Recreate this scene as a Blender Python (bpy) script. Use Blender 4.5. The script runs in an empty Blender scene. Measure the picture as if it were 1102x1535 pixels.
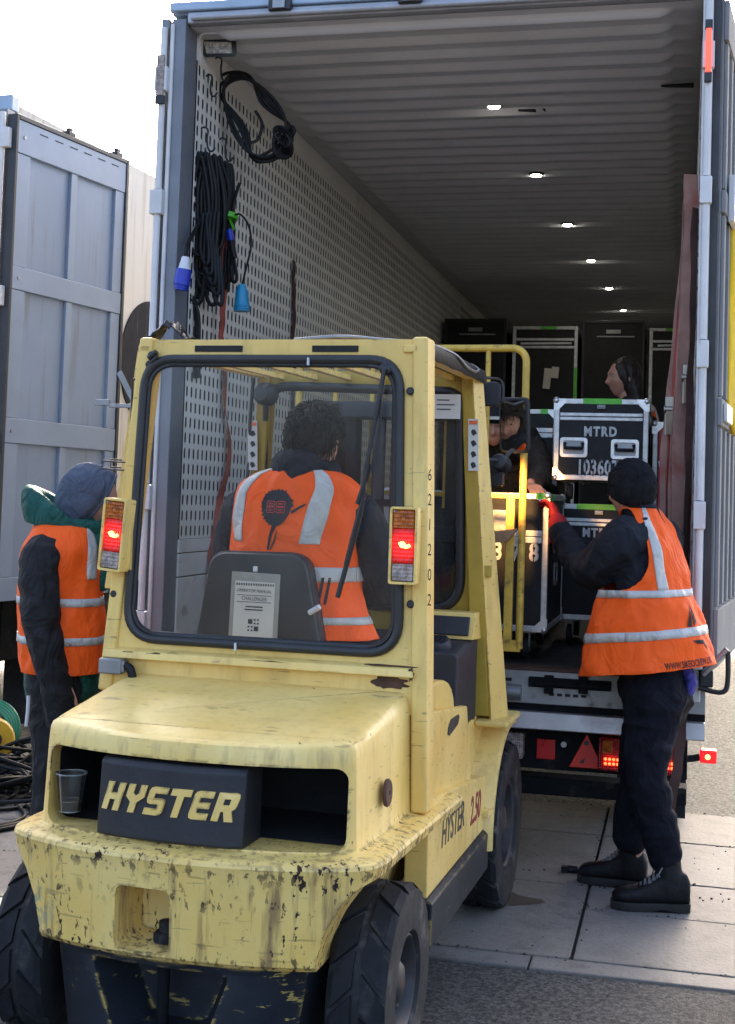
import bpy, bmesh, math, random
from math import sin, cos, pi, radians, sqrt, atan2
from mathutils import Vector, Matrix, noise
from mathutils.bvhtree import BVHTree
random.seed(11)
SC = bpy.context.scene
COL = SC.collection

# ------------------------------------------------------------------ camera, sky, sun, exposure
cam = bpy.data.cameras.new("camera"); camo = bpy.data.objects.new("camera", cam); COL.objects.link(camo)
PITCH, ROLL = .05, .0325
_f = Vector((0, cos(PITCH), sin(PITCH))); _u = Vector((0, -sin(PITCH), cos(PITCH))); _r = Vector((1, 0, 0))
_R = _r*cos(ROLL)+_u*sin(ROLL); _U = -_r*sin(ROLL)+_u*cos(ROLL)
M = Matrix((( _R.x, _U.x, -_f.x, 0), (_R.y, _U.y, -_f.y, 0), (_R.z, _U.z, -_f.z, 1.62), (0, 0, 0, 1)))
camo.matrix_world = M
cam.sensor_width = 36; cam.lens = 36*2000/1535; cam.shift_y = -.0759; cam.clip_end = 800; cam.clip_start = .05
SC.camera = camo
SUN_AZ, SUN_EL = 84, 27          # azimuth measured from +X towards +Y
w = bpy.data.worlds.new("World"); SC.world = w; w.use_nodes = True
nt = w.node_tree; bg = nt.nodes["Background"]
sky = nt.nodes.new("ShaderNodeTexSky"); sky.sky_type = 'NISHITA'; sky.sun_disc = False
sky.sun_elevation = radians(SUN_EL); sky.sun_rotation = radians(90-SUN_AZ)
sky.air_density = .7; sky.dust_density = 6.0; sky.ozone_density = .6
nt.links.new(sky.outputs[0], bg.inputs[0]); bg.inputs[1].default_value = .15
sl = bpy.data.lights.new("sun", 'SUN'); sl.energy = 3.4; sl.angle = radians(.6); sl.color = (1, .9, .75)
so = bpy.data.objects.new("sun", sl); COL.objects.link(so)
sd = Vector((cos(radians(SUN_AZ))*cos(radians(SUN_EL)), sin(radians(SUN_AZ))*cos(radians(SUN_EL)), sin(radians(SUN_EL))))
so.rotation_euler = sd.to_track_quat('Z', 'Y').to_euler()
vs = SC.view_settings; SC.display_settings.display_device = 'sRGB'
vs.view_transform = 'Standard'; vs.look = 'None'; vs.exposure = 2.45; vs.gamma = 1; vs.use_curve_mapping = False
SC.cycles.max_bounces = 10; SC.cycles.transparent_max_bounces = 24; SC.cycles.diffuse_bounces = 8

# ------------------------------------------------------------------ frames
def frame(x, y, yaw):
    return Matrix.Translation((x, y, 0)) @ Matrix.Rotation(-radians(yaw), 4, 'Z')
TF = frame(1.4337, 5.85, 13.4)      # trailer: x right, y into the trailer, origin under the right rear corner
FF = frame(.0492, 5.5166, 15.7)     # forklift: x right, y forward, origin between the wheels on its centre line
LF = frame(-2.24, 8.05, 18.0)       # second trailer, right rear corner
ID = Matrix.Identity(4)

# ------------------------------------------------------------------ materials
def lin(c):
    return tuple(((v/12.92) if v <= .04045 else ((v+.055)/1.055)**2.4) for v in c)
class N:
    def __init__(s, name):
        s.m = bpy.data.materials.new(name); s.m.use_nodes = True; s.t = s.m.node_tree
        s.b = s.t.nodes["Principled BSDF"]; s.out = s.t.nodes["Material Output"]
        s.tc = s.n("ShaderNodeTexCoord")
    def n(s, k, **kw):
        o = s.t.nodes.new(k)
        for a, v in kw.items(): setattr(o, a, v)
        return o
    def l(s, a, b): s.t.links.new(a, b)
    def noise(s, scale, detail=4, stretch=(1, 1, 1), rough=.55):
        mp = s.n("ShaderNodeMapping"); mp.inputs[3].default_value = stretch
        s.l(s.tc.outputs[3], mp.inputs[0])
        t = s.n("ShaderNodeTexNoise"); t.inputs["Scale"].default_value = scale; t.inputs["Detail"].default_value = detail
        t.inputs["Roughness"].default_value = rough
        s.l(mp.outputs[0], t.inputs["Vector"]); return t.outputs[0]
    def ramp(s, x, a, b, ca=(0, 0, 0, 1), cb=(1, 1, 1, 1)):
        r = s.n("ShaderNodeValToRGB"); s.l(x, r.inputs[0])
        r.color_ramp.elements[0].position = a; r.color_ramp.elements[1].position = b
        r.color_ramp.elements[0].color = ca; r.color_ramp.elements[1].color = cb
        return r.outputs[0]
    def edges(s, r):
        bv = s.n("ShaderNodeBevel", samples=4); bv.inputs[0].default_value = r; ge = s.n("ShaderNodeNewGeometry")
        d = s.n("ShaderNodeVectorMath", operation='DOT_PRODUCT'); s.l(bv.outputs[0], d.inputs[0]); s.l(ge.outputs["Normal"], d.inputs[1])
        return s.ramp(s.math('SUBTRACT', 1, d.outputs["Value"]), .02, .16)
    def math(s, op, a, b):
        m = s.n("ShaderNodeMath", operation=op)
        for i, v in enumerate((a, b)):
            if isinstance(v, (int, float)): m.inputs[i].default_value = v
            else: s.l(v, m.inputs[i])
        return m.outputs[0]
    def mix(s, f, a, b):
        m = s.n("ShaderNodeMix", data_type='RGBA')
        if isinstance(f, (int, float)): m.inputs[0].default_value = f
        else: s.l(f, m.inputs[0])
        for i, v in ((6, a), (7, b)):
            if isinstance(v, tuple): m.inputs[i].default_value = (*v[:3], 1)
            else: s.l(v, m.inputs[i])
        return m.outputs[2]
    def set(s, col=None, rough=.5, metal=0, spec=.5):
        if isinstance(col, tuple): s.b.inputs["Base Color"].default_value = (*col[:3], 1)
        elif col is not None: s.l(col, s.b.inputs["Base Color"])
        if isinstance(rough, (int, float)): s.b.inputs["Roughness"].default_value = rough
        else: s.l(rough, s.b.inputs["Roughness"])
        s.b.inputs["Metallic"].default_value = metal
        s.b.inputs["Specular IOR Level"].default_value = spec
        return s
    def bump(s, h, strength=.2, dist=.01):
        b = s.n("ShaderNodeBump"); b.inputs["Strength"].default_value = strength; b.inputs["Distance"].default_value = dist
        s.l(h, b.inputs["Height"]); s.l(b.outputs[0], s.b.inputs["Normal"]); return s

MAT = {}
def mat(name, col, rough=.5, metal=0, var=.25, scale=6, bump=0, bscale=80, spec=.5, dirt=None, stretch=(1, 1, 1), crease=0, cscale=9):
    """painted / metal / cloth: colour with soft natural variation, optional dirt or painted highlight patches, and fine relief"""
    k = N(name); n1 = k.noise(scale, 5, stretch)
    dark = tuple(c*(1-var) for c in col); lite = tuple(min(1, c*(1+var*.6)) for c in col)
    c = k.mix(k.ramp(n1, .3, .7), dark, lite)
    if dirt:
        c = k.mix(k.math('MULTIPLY', k.ramp(k.noise(dirt[1], 6, dirt[3] if len(dirt) > 3 else (1, 1, 1), .65), dirt[2], dirt[2]+.14), .85), c, dirt[0])
    r = k.ramp(k.noise(scale*2.3, 4), .2, .8, (max(.02, rough-.1),)*3+(1,), (min(1, rough+.12),)*3+(1,))
    k.set(c, r, metal, spec)
    if crease:
        n_ = k.noise(cscale, 2, (1, 1, .7)); k.t.nodes[-1].inputs["Distortion"].default_value = 1.6
        rd = k.math('SUBTRACT', 1, k.math('MULTIPLY', k.math('ABSOLUTE', k.math('SUBTRACT', n_, .5), 0), 5))
        k.bump(k.math('ADD', k.math('MULTIPLY', rd, 1), k.math('MULTIPLY', k.noise(bscale, 3), .10)), crease, .02)
    elif bump: k.bump(k.noise(bscale, 3), bump, .004)
    MAT[name] = k.m; return k.m
def yellow(name, chips, streak, heavy=0, rust=(.055, .026, .015)):
    k = N(name)
    c = k.mix(k.ramp(k.noise(3.5, 5), .3, .72), (.75, .50, .13), (.85, .63, .22))
    c = k.mix(k.math('MULTIPLY', k.ramp(k.noise(9, 6, (1, 1, .5)), .52, .75), .5), c, (.48, .33, .09))
    gr = k.math('MULTIPLY', k.ramp(k.noise(11, 8, (1.2, 1.2, .25), .7), .52, .74), streak)
    c = k.mix(gr, c, (.16, .10, .05))
    # scratches
    sc_ = k.math('MULTIPLY', k.ramp(k.noise(26, 3, (.35, 1, 3.2), .5), .66, .69), .55)
    c = k.mix(sc_, c, (.20, .13, .06))
    a = k.ramp(k.noise(30, 6, (1, 1, .55), .62), chips, chips+.025)
    b = k.ramp(k.noise(3.2, 3), .47-heavy, .60-heavy)
    m = k.math('MULTIPLY', a, b)
    ed = k.math('MULTIPLY', k.edges(.010), k.ramp(k.noise(17, 6, (1, 1, 1), .65), .53, .60))
    m = k.math('MAXIMUM', m, k.math('MULTIPLY', ed, .85))
    c = k.mix(m, c, rust)
    k.set(c, k.mix(m, (.36,)*3, (.85,)*3), 0, .45)
    k.bump(k.math('MULTIPLY', m, -1), .35, .004)
    MAT[name] = k.m; return k.m
def worn(name):
    """rear weight: pale yellow, drips and small dark chips crowded below the ledge and along the lower edge"""
    k = N(name); sp = k.n("ShaderNodeSeparateXYZ"); k.l(k.tc.outputs[3], sp.inputs[0]); z = sp.outputs[2]
    c = k.mix(k.ramp(k.noise(3.5, 5), .3, .72), (.76, .51, .13), (.86, .65, .24))
    c = k.mix(k.math('MULTIPLY', k.ramp(k.noise(8, 6), .52, .75), .4), c, (.56, .38, .11))
    low = k.ramp(z, .67, .70, (1, 1, 1, 1), (.22, .22, .22, 1))
    def band(z0, w_): return k.ramp(k.math('ABSOLUTE', k.math('SUBTRACT', z, z0), 0), 0, w_, (1, 1, 1, 1), (0, 0, 0, 1))
    near = k.math('MAXIMUM', k.math('MAXIMUM', band(.635, .045), band(.40, .035)), k.math('MULTIPLY', band(.56, .05), .5))
    drip = k.math('MULTIPLY', k.math('MULTIPLY', k.ramp(k.noise(30, 6, (1, 1, .10), .6), .51, .68), k.math('MAXIMUM', low, k.math('MULTIPLY', band(.925, .06), .6))), .78)
    c = k.mix(drip, c, (.17, .10, .055))
    mark = k.math('MULTIPLY', k.ramp(k.noise(24, 3, (.30, .6, 3.4), .5), .645, .67), .45)
    c = k.mix(mark, c, (.20, .13, .06))
    a = k.math('ADD', k.noise(50, 7, (1, 1, .55), .62), k.math('MULTIPLY', near, .070))
    b = k.math('MAXIMUM', k.ramp(k.noise(4, 3), .42, .58), k.math('MULTIPLY', near, .75))
    m = k.math('MULTIPLY', k.math('MULTIPLY', k.ramp(a, .600, .616), b), k.ramp(low, .25, .7))
    m2 = k.math('MULTIPLY', k.ramp(k.noise(30, 6, (1, 1, .5)), .715, .73), .9)
    ed = k.math('MULTIPLY', k.edges(.016), k.ramp(k.noise(15, 7, (1, 1, 1), .68), .50, .57))
    m = k.math('MAXIMUM', k.math('MAXIMUM', m, m2), k.math('MULTIPLY', ed, .9))
    c = k.mix(m, c, (.028, .015, .011))
    teal = k.math('MULTIPLY', k.math('MULTIPLY', k.ramp(k.math('ADD', sp.outputs[0], 1), .58, .68, (1, 1, 1, 1), (0, 0, 0, 1)), band(.47, .10)), k.ramp(k.noise(34, 5), .50, .54))
    c = k.mix(k.math('MULTIPLY', teal, .7), c, (.10, .23, .22))
    k.set(c, k.mix(m, (.36,)*3, (.85,)*3), 0, .45); k.bump(k.math('MULTIPLY', m, -1), .4, .004); MAT[name] = k.m
worn("worn yellow paint")
yellow("yellow paint", .70, .35)
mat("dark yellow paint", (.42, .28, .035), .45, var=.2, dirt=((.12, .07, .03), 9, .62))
mat("backrest yellow", (.62, .40, .06), .45, var=.3, scale=12, dirt=((.10, .06, .035), 22, .57))
k = N("chipped black paint"); c = k.mix(k.ramp(k.noise(5, 5), .3, .7), (.009, .011, .016), (.024, .029, .038))
e_ = k.math('MULTIPLY', k.edges(.022), k.ramp(k.noise(20, 6, (.6, 1, 1.6), .65), .50, .55)); n = k.ramp(k.noise(22, 6, (.5, 1, 2.6), .65), .615, .63)
m_ = k.math('MAXIMUM', e_, k.math('MULTIPLY', n, k.ramp(k.noise(4, 2), .48, .60)))
k.set(k.mix(m_, c, (.50, .36, .10)), .5, 0, .35); k.bump(k.noise(40, 4), .25, .004); MAT["chipped black paint"] = k.m
mat("black panel paint", (.014, .0155, .020), .55, var=.4, bump=.25, bscale=70, dirt=((.5, .38, .12), 16, .70))
mat("black plastic", (.016, .017, .020), .45, var=.3, bump=.1)
mat("seat plastic", (.011, .014, .022), .5, var=.35, bump=.1, spec=.3, dirt=((.06, .07, .08), 30, .70))
mat("matt black", (.010, .010, .012), .8, var=.3)
mat("rubber", (.012, .013, .016), .75, var=.4, scale=14, bump=.3, bscale=60, spec=.3, dirt=((.06, .055, .05), 7, .57))
mat("gasket rubber", (.022, .023, .026), .42, var=.3)
mat("dusty rubber", (.030, .029, .030), .8, spec=.3, var=.35, scale=10, bump=.25, dirt=((.12, .11, .10), 9, .55))
mat("rim steel", (.05, .05, .055), .55, .5, var=.4, dirt=((.10, .06, .035), 20, .55))
mat("grey steel", (.30, .31, .32), .45, .7, var=.25, dirt=((.10, .07, .05), 25, .62))
mat("aluminium", (.62, .62, .62), .34, .9, var=.18, scale=18, bump=.1, bscale=120)
mat("brushed edge", (.55, .55, .54), .42, .75, var=.25, scale=25, bump=.15, dirt=((.20, .19, .18), 30, .62))
mat("trailer grey paint", (.165, .18, .21), .38, var=.12, dirt=((.09, .09, .09), 6, .66, (3, 3, .4)))
mat("door grey panel", (.185, .242, .335), .38, var=.10, scale=1.5, dirt=((.15, .16, .175), 4, .56, (4, 4, .25)))
mat("right door paint", (.24, .245, .25), .85, var=.12, scale=4, spec=.08, dirt=((.40, .36, .28), 8, .60, (3, 3, .3)))
mat("door grey frame", (.205, .262, .35), .36, var=.10, scale=3, dirt=((.16, .15, .14), 14, .63))
mat("post white", (.62, .62, .62), .4, var=.12, dirt=((.28, .24, .20), 12, .62, (3, 3, .5)))
mat("header grey", (.36, .38, .42), .4, .2, var=.2, dirt=((.12, .11, .10), 12, .60, (.3, 1, 1)))
mat("roof blue", (.33, .43, .55), .4, var=.1)
mat("wall cream", (.82, .80, .75), .5, var=.08, scale=1.5, dirt=((.45, .41, .34), 5, .60, (1, 1, .6)))
mat("kick board", (.80, .78, .73), .6, var=.2, scale=3, bump=.15, bscale=30, dirt=((.16, .14, .12), 9, .60, (1, .4, 1)))
mat("ceiling paint", (.55, .565, .60), .42, var=.10, scale=2)
mat("void dark", (.02, .02, .02), .9); mat("slot shade brown", (.07, .060, .048), .9)
mat("deck ply", (.035, .032, .030), .6, var=.4, scale=8, bump=.4, bscale=120, dirt=((.10, .09, .08), 5, .58))
mat("sill grey", (.34, .34, .34), .5, .3, var=.2, scale=12, dirt=((.08, .055, .04), 14, .56))
mat("sill beam", (.44, .41, .40), .45, .6, var=.2, scale=6, dirt=((.20, .13, .10), 9, .60, (.4, 1, 1)))
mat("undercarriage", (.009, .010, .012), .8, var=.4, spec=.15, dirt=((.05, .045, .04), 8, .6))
mat("white side paint", (.60, .575, .53), .85, spec=.1, var=.08, scale=1, dirt=((.42, .38, .30), 6, .52, (3, 3, .12)))
mat("logo grey", (.035, .036, .042), .9, spec=.05, var=.15, dirt=((.25, .24, .23), 8, .62, (3, 3, .2)))
mat("orange vest", (1.0, .115, .010), .62, var=.10, scale=7, crease=.27, cscale=6, bscale=200, spec=.25, dirt=((.75, .085, .012), 6, .60))
mat("reflective strip", (.50, .50, .48), .45, .1, var=.16, scale=9, crease=.25, cscale=9, bscale=260, dirt=((.33, .33, .36), 8, .58))
mat("navy cloth", (.011, .013, .020), .8, var=.35, scale=10, crease=.38, cscale=7, bscale=160, spec=.3)
mat("black cloth", (.010, .0105, .013), .75, var=.35, scale=9, crease=.38, cscale=7, bscale=160, spec=.35)
mat("dark denim", (.008, .009, .015), .85, var=.5, scale=8, crease=.42, cscale=6, bscale=220, spec=.15, dirt=((.040, .043, .058), 5, .57))  # the lighter patches are crease highlights painted into the denim colour
mat("teal cloth", (.010, .085, .068), .7, var=.3, scale=9, crease=.5, cscale=9, bscale=120, spec=.3)
mat("hood fleece", (.090, .105, .145), .9, var=.2, scale=12, crease=.5, cscale=8, bscale=240, spec=.15)
mat("beanie knit", (.011, .0115, .014), .95, var=.4, scale=30, crease=.5, cscale=7, bscale=260, spec=.15)
mat("blue cloth", (.045, .04, .24), .8, var=.3, scale=16, bump=.3)
mat("red glove", (.30, .018, .022), .75, var=.3, scale=20, bump=.4, bscale=200, spec=.25)
mat("boot leather", (.0065, .0065, .008), .6, var=.4, scale=14, bump=.4, bscale=140, spec=.25)
mat("boot sole", (.014, .013, .012), .8, var=.3, scale=18)
mat("lace grey", (.17, .17, .17), .8)
mat("hair brown", (.018, .011, .008), .5, var=.5, scale=30, spec=.4)
mat("vest print", (.018, .015, .02), .75, var=.3, scale=30)
mat("vest print red", (.55, .05, .035), .6)
mat("cable black", (.009, .0095, .011), .5, var=.3, spec=.25)
mat("plug blue", (.012, .035, .42), .35, var=.2, scale=15)
mat("plug white", (.60, .62, .66), .4, var=.1)
mat("plug cyan", (.008, .22, .40), .4, var=.15)
mat("tape green", (.10, .52, .03), .4, var=.2, scale=18)
mat("strap red", (.36, .075, .05), .8, var=.35, scale=7, bump=.3, bscale=120, dirt=((.12, .09, .085), 5, .50))
mat("strap faded", (.40, .235, .19), .85, var=.3, scale=7, bump=.3, bscale=120, dirt=((.30, .08, .06), 4, .52))
mat("strap brown", (.07, .035, .03), .85, var=.35, scale=9, bump=.3)
mat("buckle steel", (.35, .32, .27), .4, .8, var=.3)
mat("case black", (.013, .013, .014), .55, spec=.3, dirt=((.075, .073, .07), 38, .66, (1, 1, .25)), var=.3, scale=10, bump=.35, bscale=110)
mat("stencil white", (.55, .55, .54), .6, var=.25, scale=30, dirt=((.15, .15, .15), 40, .62))
mat("paper", (.55, .53, .47), .7, var=.08)
mat("paper ink", (.03, .03, .03), .7)
mat("sticker white", (.60, .60, .56), .5, var=.08)
mat("sticker orange", (.70, .13, .03), .5, var=.08)
mat("clear holder", (.28, .28, .25), .25, var=.1)
mat("triangle red", (.75, .045, .03), .4, var=.12, dirt=((.10, .03, .02), 12, .66))
mat("red reflector", (.62, .02, .02), .3, var=.1)
mat("bin bag", (.012, .012, .015), .28, var=.2, bump=.4, bscale=30)
mat("yellow cloth", (.75, .50, .01), .7, var=.15)
mat("white bag", (.72, .75, .80), .4, var=.1)
mat("green hose", (.02, .20, .10), .45, var=.2)
mat("crate yellow", (.62, .36, .02), .45, var=.2)
mat("brown tape", (.25, .15, .08), .5, var=.4, scale=14, bump=.5, bscale=60)
mat("number print", (.02, .02, .02), .6)
mat("decal red", (.28, .015, .03), .5, var=.3, scale=30)
mat("decal dark", (.05, .045, .04), .5, var=.4, scale=30)
mat("rust steel", (.09, .045, .03), .75, .2, var=.4, scale=20)
mat("dash plastic", (.020, .022, .030), .5, var=.3, bump=.15)
mat("red box paint", (.45, .03, .03), .5, var=.15)
def emis(name, col, strength, rough=.3):
    k = N(name); k.set(tuple(c*.8 for c in col), rough)
    k.b.inputs["Emission Color"].default_value = (*col, 1); k.b.inputs["Emission Strength"].default_value = strength
    MAT[name] = k.m
emis("lit ceiling lens", (1, .93, .80), 16)
emis("lit red lens", (.30, .006, .008), .55)
emis("lit bulb red", (1, .20, .05), 2.5)
emis("lit red led", (1, .07, .02), 1.6)
emis("lit amber", (1, .25, .04), 1.5)
emis("headlamp lens", (1, .70, .32), 2)
emis("lit marker strip", (1, .08, .04), .35)
def lens(name, col, rough=.15, glow=None):
    """ribbed moulded lens; a lit one glows round the bulb behind it"""
    k = N(name); c = k.mix(k.ramp(k.noise(55, 4), .35, .65), tuple(v*.55 for v in col), tuple(min(1, v*1.25) for v in col)); k.set(c, rough, 0, .5)
    sp = k.n("ShaderNodeSeparateXYZ"); k.l(k.tc.outputs[3], sp.inputs[0])
    wv = k.math('ADD', k.math('SINE', k.math('MULTIPLY', sp.outputs[0], 700), 0), k.math('SINE', k.math('MULTIPLY', sp.outputs[2], 520), 0)); k.bump(wv, .5, .002)
    if glow:
        g = k.n("ShaderNodeVectorMath", operation='LENGTH'); mp = k.n("ShaderNodeMapping"); mp.inputs[3].default_value = (1, 0, 1); k.l(k.tc.outputs[3], mp.inputs[0]); k.l(mp.outputs[0], g.inputs[0])
        f = k.ramp(g.outputs["Value"], .006, .055, (1, 1, 1, 1), (.16, .16, .16, 1)); k.b.inputs["Emission Color"].default_value = (1, .015, .010, 1)
        k.l(k.math('MULTIPLY', k.math('MULTIPLY', f, glow), k.ramp(k.noise(90, 2), .2, .6, (.5, .5, .5, 1))), k.b.inputs["Emission Strength"])
    MAT[name] = k.m
lens("amber lens", (.46, .115, .010)); lens("red lens", (.30, .010, .012)); lens("clear lens", (.36, .30, .27)); lens("flood glass", (.50, .50, .47)); lens("lit tail lens", (.30, .008, .010), .15, .34)
def glass(name, haze, hazecol=(.5, .5, .48), gl=.06):
    """thin pane: mostly clear, a reflecting share, a film of dirt or, on the cup rings, of painted glint"""
    k = N(name); t = k.n("ShaderNodeBsdfTransparent"); t.inputs[0].default_value = (.965, .975, .97, 1)
    g = k.n("ShaderNodeBsdfGlossy"); g.inputs[1].default_value = .03; g.inputs[0].default_value = (.9, .9, .9, 1)
    d = k.n("ShaderNodeBsdfDiffuse"); d.inputs[0].default_value = (*hazecol, 1)
    fr = k.n("ShaderNodeFresnel"); fr.inputs[0].default_value = 1.24
    m1 = k.n("ShaderNodeMixShader"); k.l(fr.outputs[0], m1.inputs[0]); k.l(t.outputs[0], m1.inputs[1]); k.l(g.outputs[0], m1.inputs[2])
    dirt = k.math('MULTIPLY', k.ramp(k.noise(7, 7, (1, 1, .6), .65), .30, .85), haze)
    spots = k.math('MULTIPLY', k.ramp(k.noise(120, 2), .70, .74), haze*3)
    dd = k.math('ADD', dirt, spots)
    m2 = k.n("ShaderNodeMixShader"); k.l(dd, m2.inputs[0]); k.l(m1.outputs[0], m2.inputs[1]); k.l(d.outputs[0], m2.inputs[2])
    k.l(m2.outputs[0], k.out.inputs[0]); MAT[name] = k.m
glass("cab glass", .03, (.62, .60, .56)); glass("front glass", .05); glass("cup plastic", .055, (.75, .75, .75)); glass("cup glint", .55, (.75, .77, .8)); glass("water in cup", .05, (.6, .62, .64))
k = N("mirror glass"); k.set((.75, .75, .75), .02, 1.0); MAT["mirror glass"] = k.m
k = N("skin"); c = k.mix(k.ramp(k.noise(22, 5), .3, .7), (.40, .20, .135), (.52, .29, .205)); k.set(c, .5, 0, .4)
k.b.inputs["Subsurface Weight"].default_value = .12; k.b.inputs["Subsurface Radius"].default_value = (.012, .005, .003); k.bump(k.noise(220, 3), .1, .002); MAT["skin"] = k.m
mat("eye white", (.34, .31, .29), .3); mat("lip", (.38, .14, .11), .45); mat("iris", (.02, .015, .01), .15)
# ground materials
k = N("asphalt"); n = k.noise(62, 6, rough=.75)
c = k.mix(k.ramp(n, .42, .64), (.030, .029, .029), (.17, .162, .152)); c = k.mix(k.math('MULTIPLY', k.ramp(k.noise(1.4, 5), .45, .7), .5), c, (.05, .048, .046))
k.set(c, .82, 0, .3); k.bump(k.noise(140, 5, rough=.7), .9, .012); MAT["asphalt"] = k.m
k = N("paving stone"); oi = k.n("ShaderNodeObjectInfo"); c = k.mix(k.ramp(k.noise(2.2, 6), .3, .7), (.180, .165, .147), (.310, .287, .252))
c = k.mix(k.math('MULTIPLY', k.ramp(k.noise(80, 5, rough=.7), .48, .66), .55), c, (.12, .11, .10)); c = k.mix(k.math('MULTIPLY', k.ramp(k.noise(1.1, 8, rough=.75), .47, .62), .7), c, (.085, .072, .060))
c = k.mix(k.math('MULTIPLY', oi.outputs['Random'], .45), c, (.17, .168, .172)); c = k.mix(k.math('MULTIPLY', k.ramp(k.noise(5.5, 8, rough=.75), .55, .63), .5), c, (.10, .085, .07)); c = k.mix(k.math('MULTIPLY', k.edges(.03), .5), c, (.09, .08, .065))
k.set(c, .68, 0, .3); k.bump(k.noise(45, 7, rough=.65), .45, .006); MAT["paving stone"] = k.m
k = N("wet stain"); k.set((.060, .052, .045), .55, 0, .3); MAT["wet stain"] = k.m
k = N("gravel bound"); n = k.noise(48, 5, rough=.7); c = k.mix(k.ramp(n, .4, .65), (.13, .115, .085), (.42, .38, .29)); k.set(c, .85); k.bump(n, 1.0, .02); MAT["gravel bound"] = k.m
mat("joint dirt", (.05, .047, .04), .9, bump=.4, bscale=90)

# ------------------------------------------------------------------ mesh builder
def V(*a): return Vector(a)
class MB:
    def __init__(s): s.bm = bmesh.new()
    def face(s, pts):
        return s.bm.faces.new([s.bm.verts.new(p) for p in pts])
    def hexa(s, p):
        v = [s.bm.verts.new(q) for q in p]
        for f in ((0, 3, 2, 1), (4, 5, 6, 7), (0, 1, 5, 4), (1, 2, 6, 5), (2, 3, 7, 6), (3, 0, 4, 7)): s.bm.faces.new([v[i] for i in f])
        return s
    def box(s, x0, x1, y0, y1, z0, z1):
        return s.hexa([(x0, y0, z0), (x1, y0, z0), (x1, y1, z0), (x0, y1, z0), (x0, y0, z1), (x1, y0, z1), (x1, y1, z1), (x0, y1, z1)])
    def obox(s, c, ax, ay, az, sx, sy, sz):
        """box with centre c and (unit) axes"""
        c = V(*c); ax = V(*ax).normalized()*sx/2; ay = V(*ay).normalized()*sy/2; az = V(*az).normalized()*sz/2
        return s.hexa([c+ax*i+ay*j+az*k_ for i, j, k_ in ((-1, -1, -1), (1, -1, -1), (1, 1, -1), (-1, 1, -1), (-1, -1, 1), (1, -1, 1), (1, 1, 1), (-1, 1, 1))])
    def prism(s, pts, axis, a, b):
        def m(p, d): return {'x': (d, p[0], p[1]), 'y': (p[0], d, p[1]), 'z': (p[0], p[1], d)}[axis]
        return s.loft([[m(p, a) for p in pts], [m(p, b) for p in pts]])
    def loft(s, rings, cap0=True, cap1=True, closed=True, ring_closed=False):
        R = [[s.bm.verts.new(p) for p in r] for r in rings]; n = len(R[0])
        seq = list(zip(R, R[1:])) + ([(R[-1], R[0])] if ring_closed else [])
        for A, B in seq:
            for i in range(n if closed else n-1):
                j = (i+1) % n
                try: s.bm.faces.new((A[i], A[j], B[j], B[i]))
                except ValueError: pass
        if closed and not ring_closed:
            if cap0: s.bm.faces.new(R[0][::-1])
            if cap1: s.bm.faces.new(R[-1])
        return s
    def tube(s, pts, r, seg=8, closed=False, flat=None, up=None):
        pts = [V(*p) for p in pts]; n = len(pts); rings = []; prev = None
        for i, p in enumerate(pts):
            if closed: t = pts[(i+1) % n]-pts[i-1]
            else: t = pts[min(i+1, n-1)]-pts[max(i-1, 0)]
            if t.length < 1e-9: t = V(0, 0, 1)
            t.normalize()
            if prev is None:
                a = V(*up) if up else (V(0, 0, 1) if abs(t.z) < .9 else V(1, 0, 0))
            else: a = prev
            a = (a-t*a.dot(t))
            if a.length < 1e-6: a = t.orthogonal()
            a.normalize(); b = t.cross(a); prev = a
            rr = r[i] if isinstance(r, (list, tuple)) else r
            ra, rb = (rr, rr) if flat is None else (rr*flat[0], rr*flat[1])
            rings.append([p+a*cos(2*pi*k_/seg)*ra+b*sin(2*pi*k_/seg)*rb for k_ in range(seg)])
        return s.loft(rings, ring_closed=closed)
    def ribbon(s, pts, wdir, wid, th=.003):
        """flat strap along pts, width vector wdir"""
        pts = [V(*p) for p in pts]; rings = []
        for i, p in enumerate(pts):
            t = (pts[min(i+1, len(pts)-1)]-pts[max(i-1, 0)]).normalized()
            wd = V(*(wdir[i] if isinstance(wdir, list) else wdir)); wd = (wd-t*wd.dot(t)).normalized(); n_ = t.cross(wd)
            ww = (wid[i] if isinstance(wid, list) else wid)/2
            rings.append([p+wd*ww+n_*th/2, p-wd*ww+n_*th/2, p-wd*ww-n_*th/2, p+wd*ww-n_*th/2])
        return s.loft(rings)
    def lathe(s, prof, c, axis, seg=24, closed=True):
        """prof: list of (radius, height) along the axis"""
        a = V(*axis).normalized(); u = a.orthogonal().normalized(); v = a.cross(u); c = V(*c)
        rings = [[c+a*h+(u*cos(2*pi*k_/seg)+v*sin(2*pi*k_/seg))*max(r, 1e-4) for k_ in range(seg)] for r, h in prof]
        return s.loft(rings)
    def sphere(s, c, r, nu=12, nv=8):
        rx, ry, rz = r if isinstance(r, (list, tuple)) else (r, r, r)
        rings = []
        for j in range(nv+1):
            a = -pi/2+pi*j/nv; q = max(cos(a), 1e-3)
            rings.append([(c[0]+rx*q*cos(2*pi*i/nu), c[1]+ry*q*sin(2*pi*i/nu), c[2]+rz*sin(a)) for i in range(nu)])
        return s.loft(rings)
    def plate(s, outer, inner, axis, a, b):
        """flat ring between two outlines of equal point count, thickness a..b along the axis"""
        def m(p, d): return {'x': (d, p[0], p[1]), 'y': (p[0], d, p[1]), 'z': (p[0], p[1], d)}[axis]
        r = [[m(p, a) for p in outer], [m(p, a) for p in inner], [m(p, b) for p in inner], [m(p, b) for p in outer]]
        return s.loft(r, ring_closed=True)
    def add(s, other):
        me = bpy.data.meshes.new("tmp"); other.bm.to_mesh(me); s.bm.from_mesh(me); bpy.data.meshes.remove(me); return s
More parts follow.
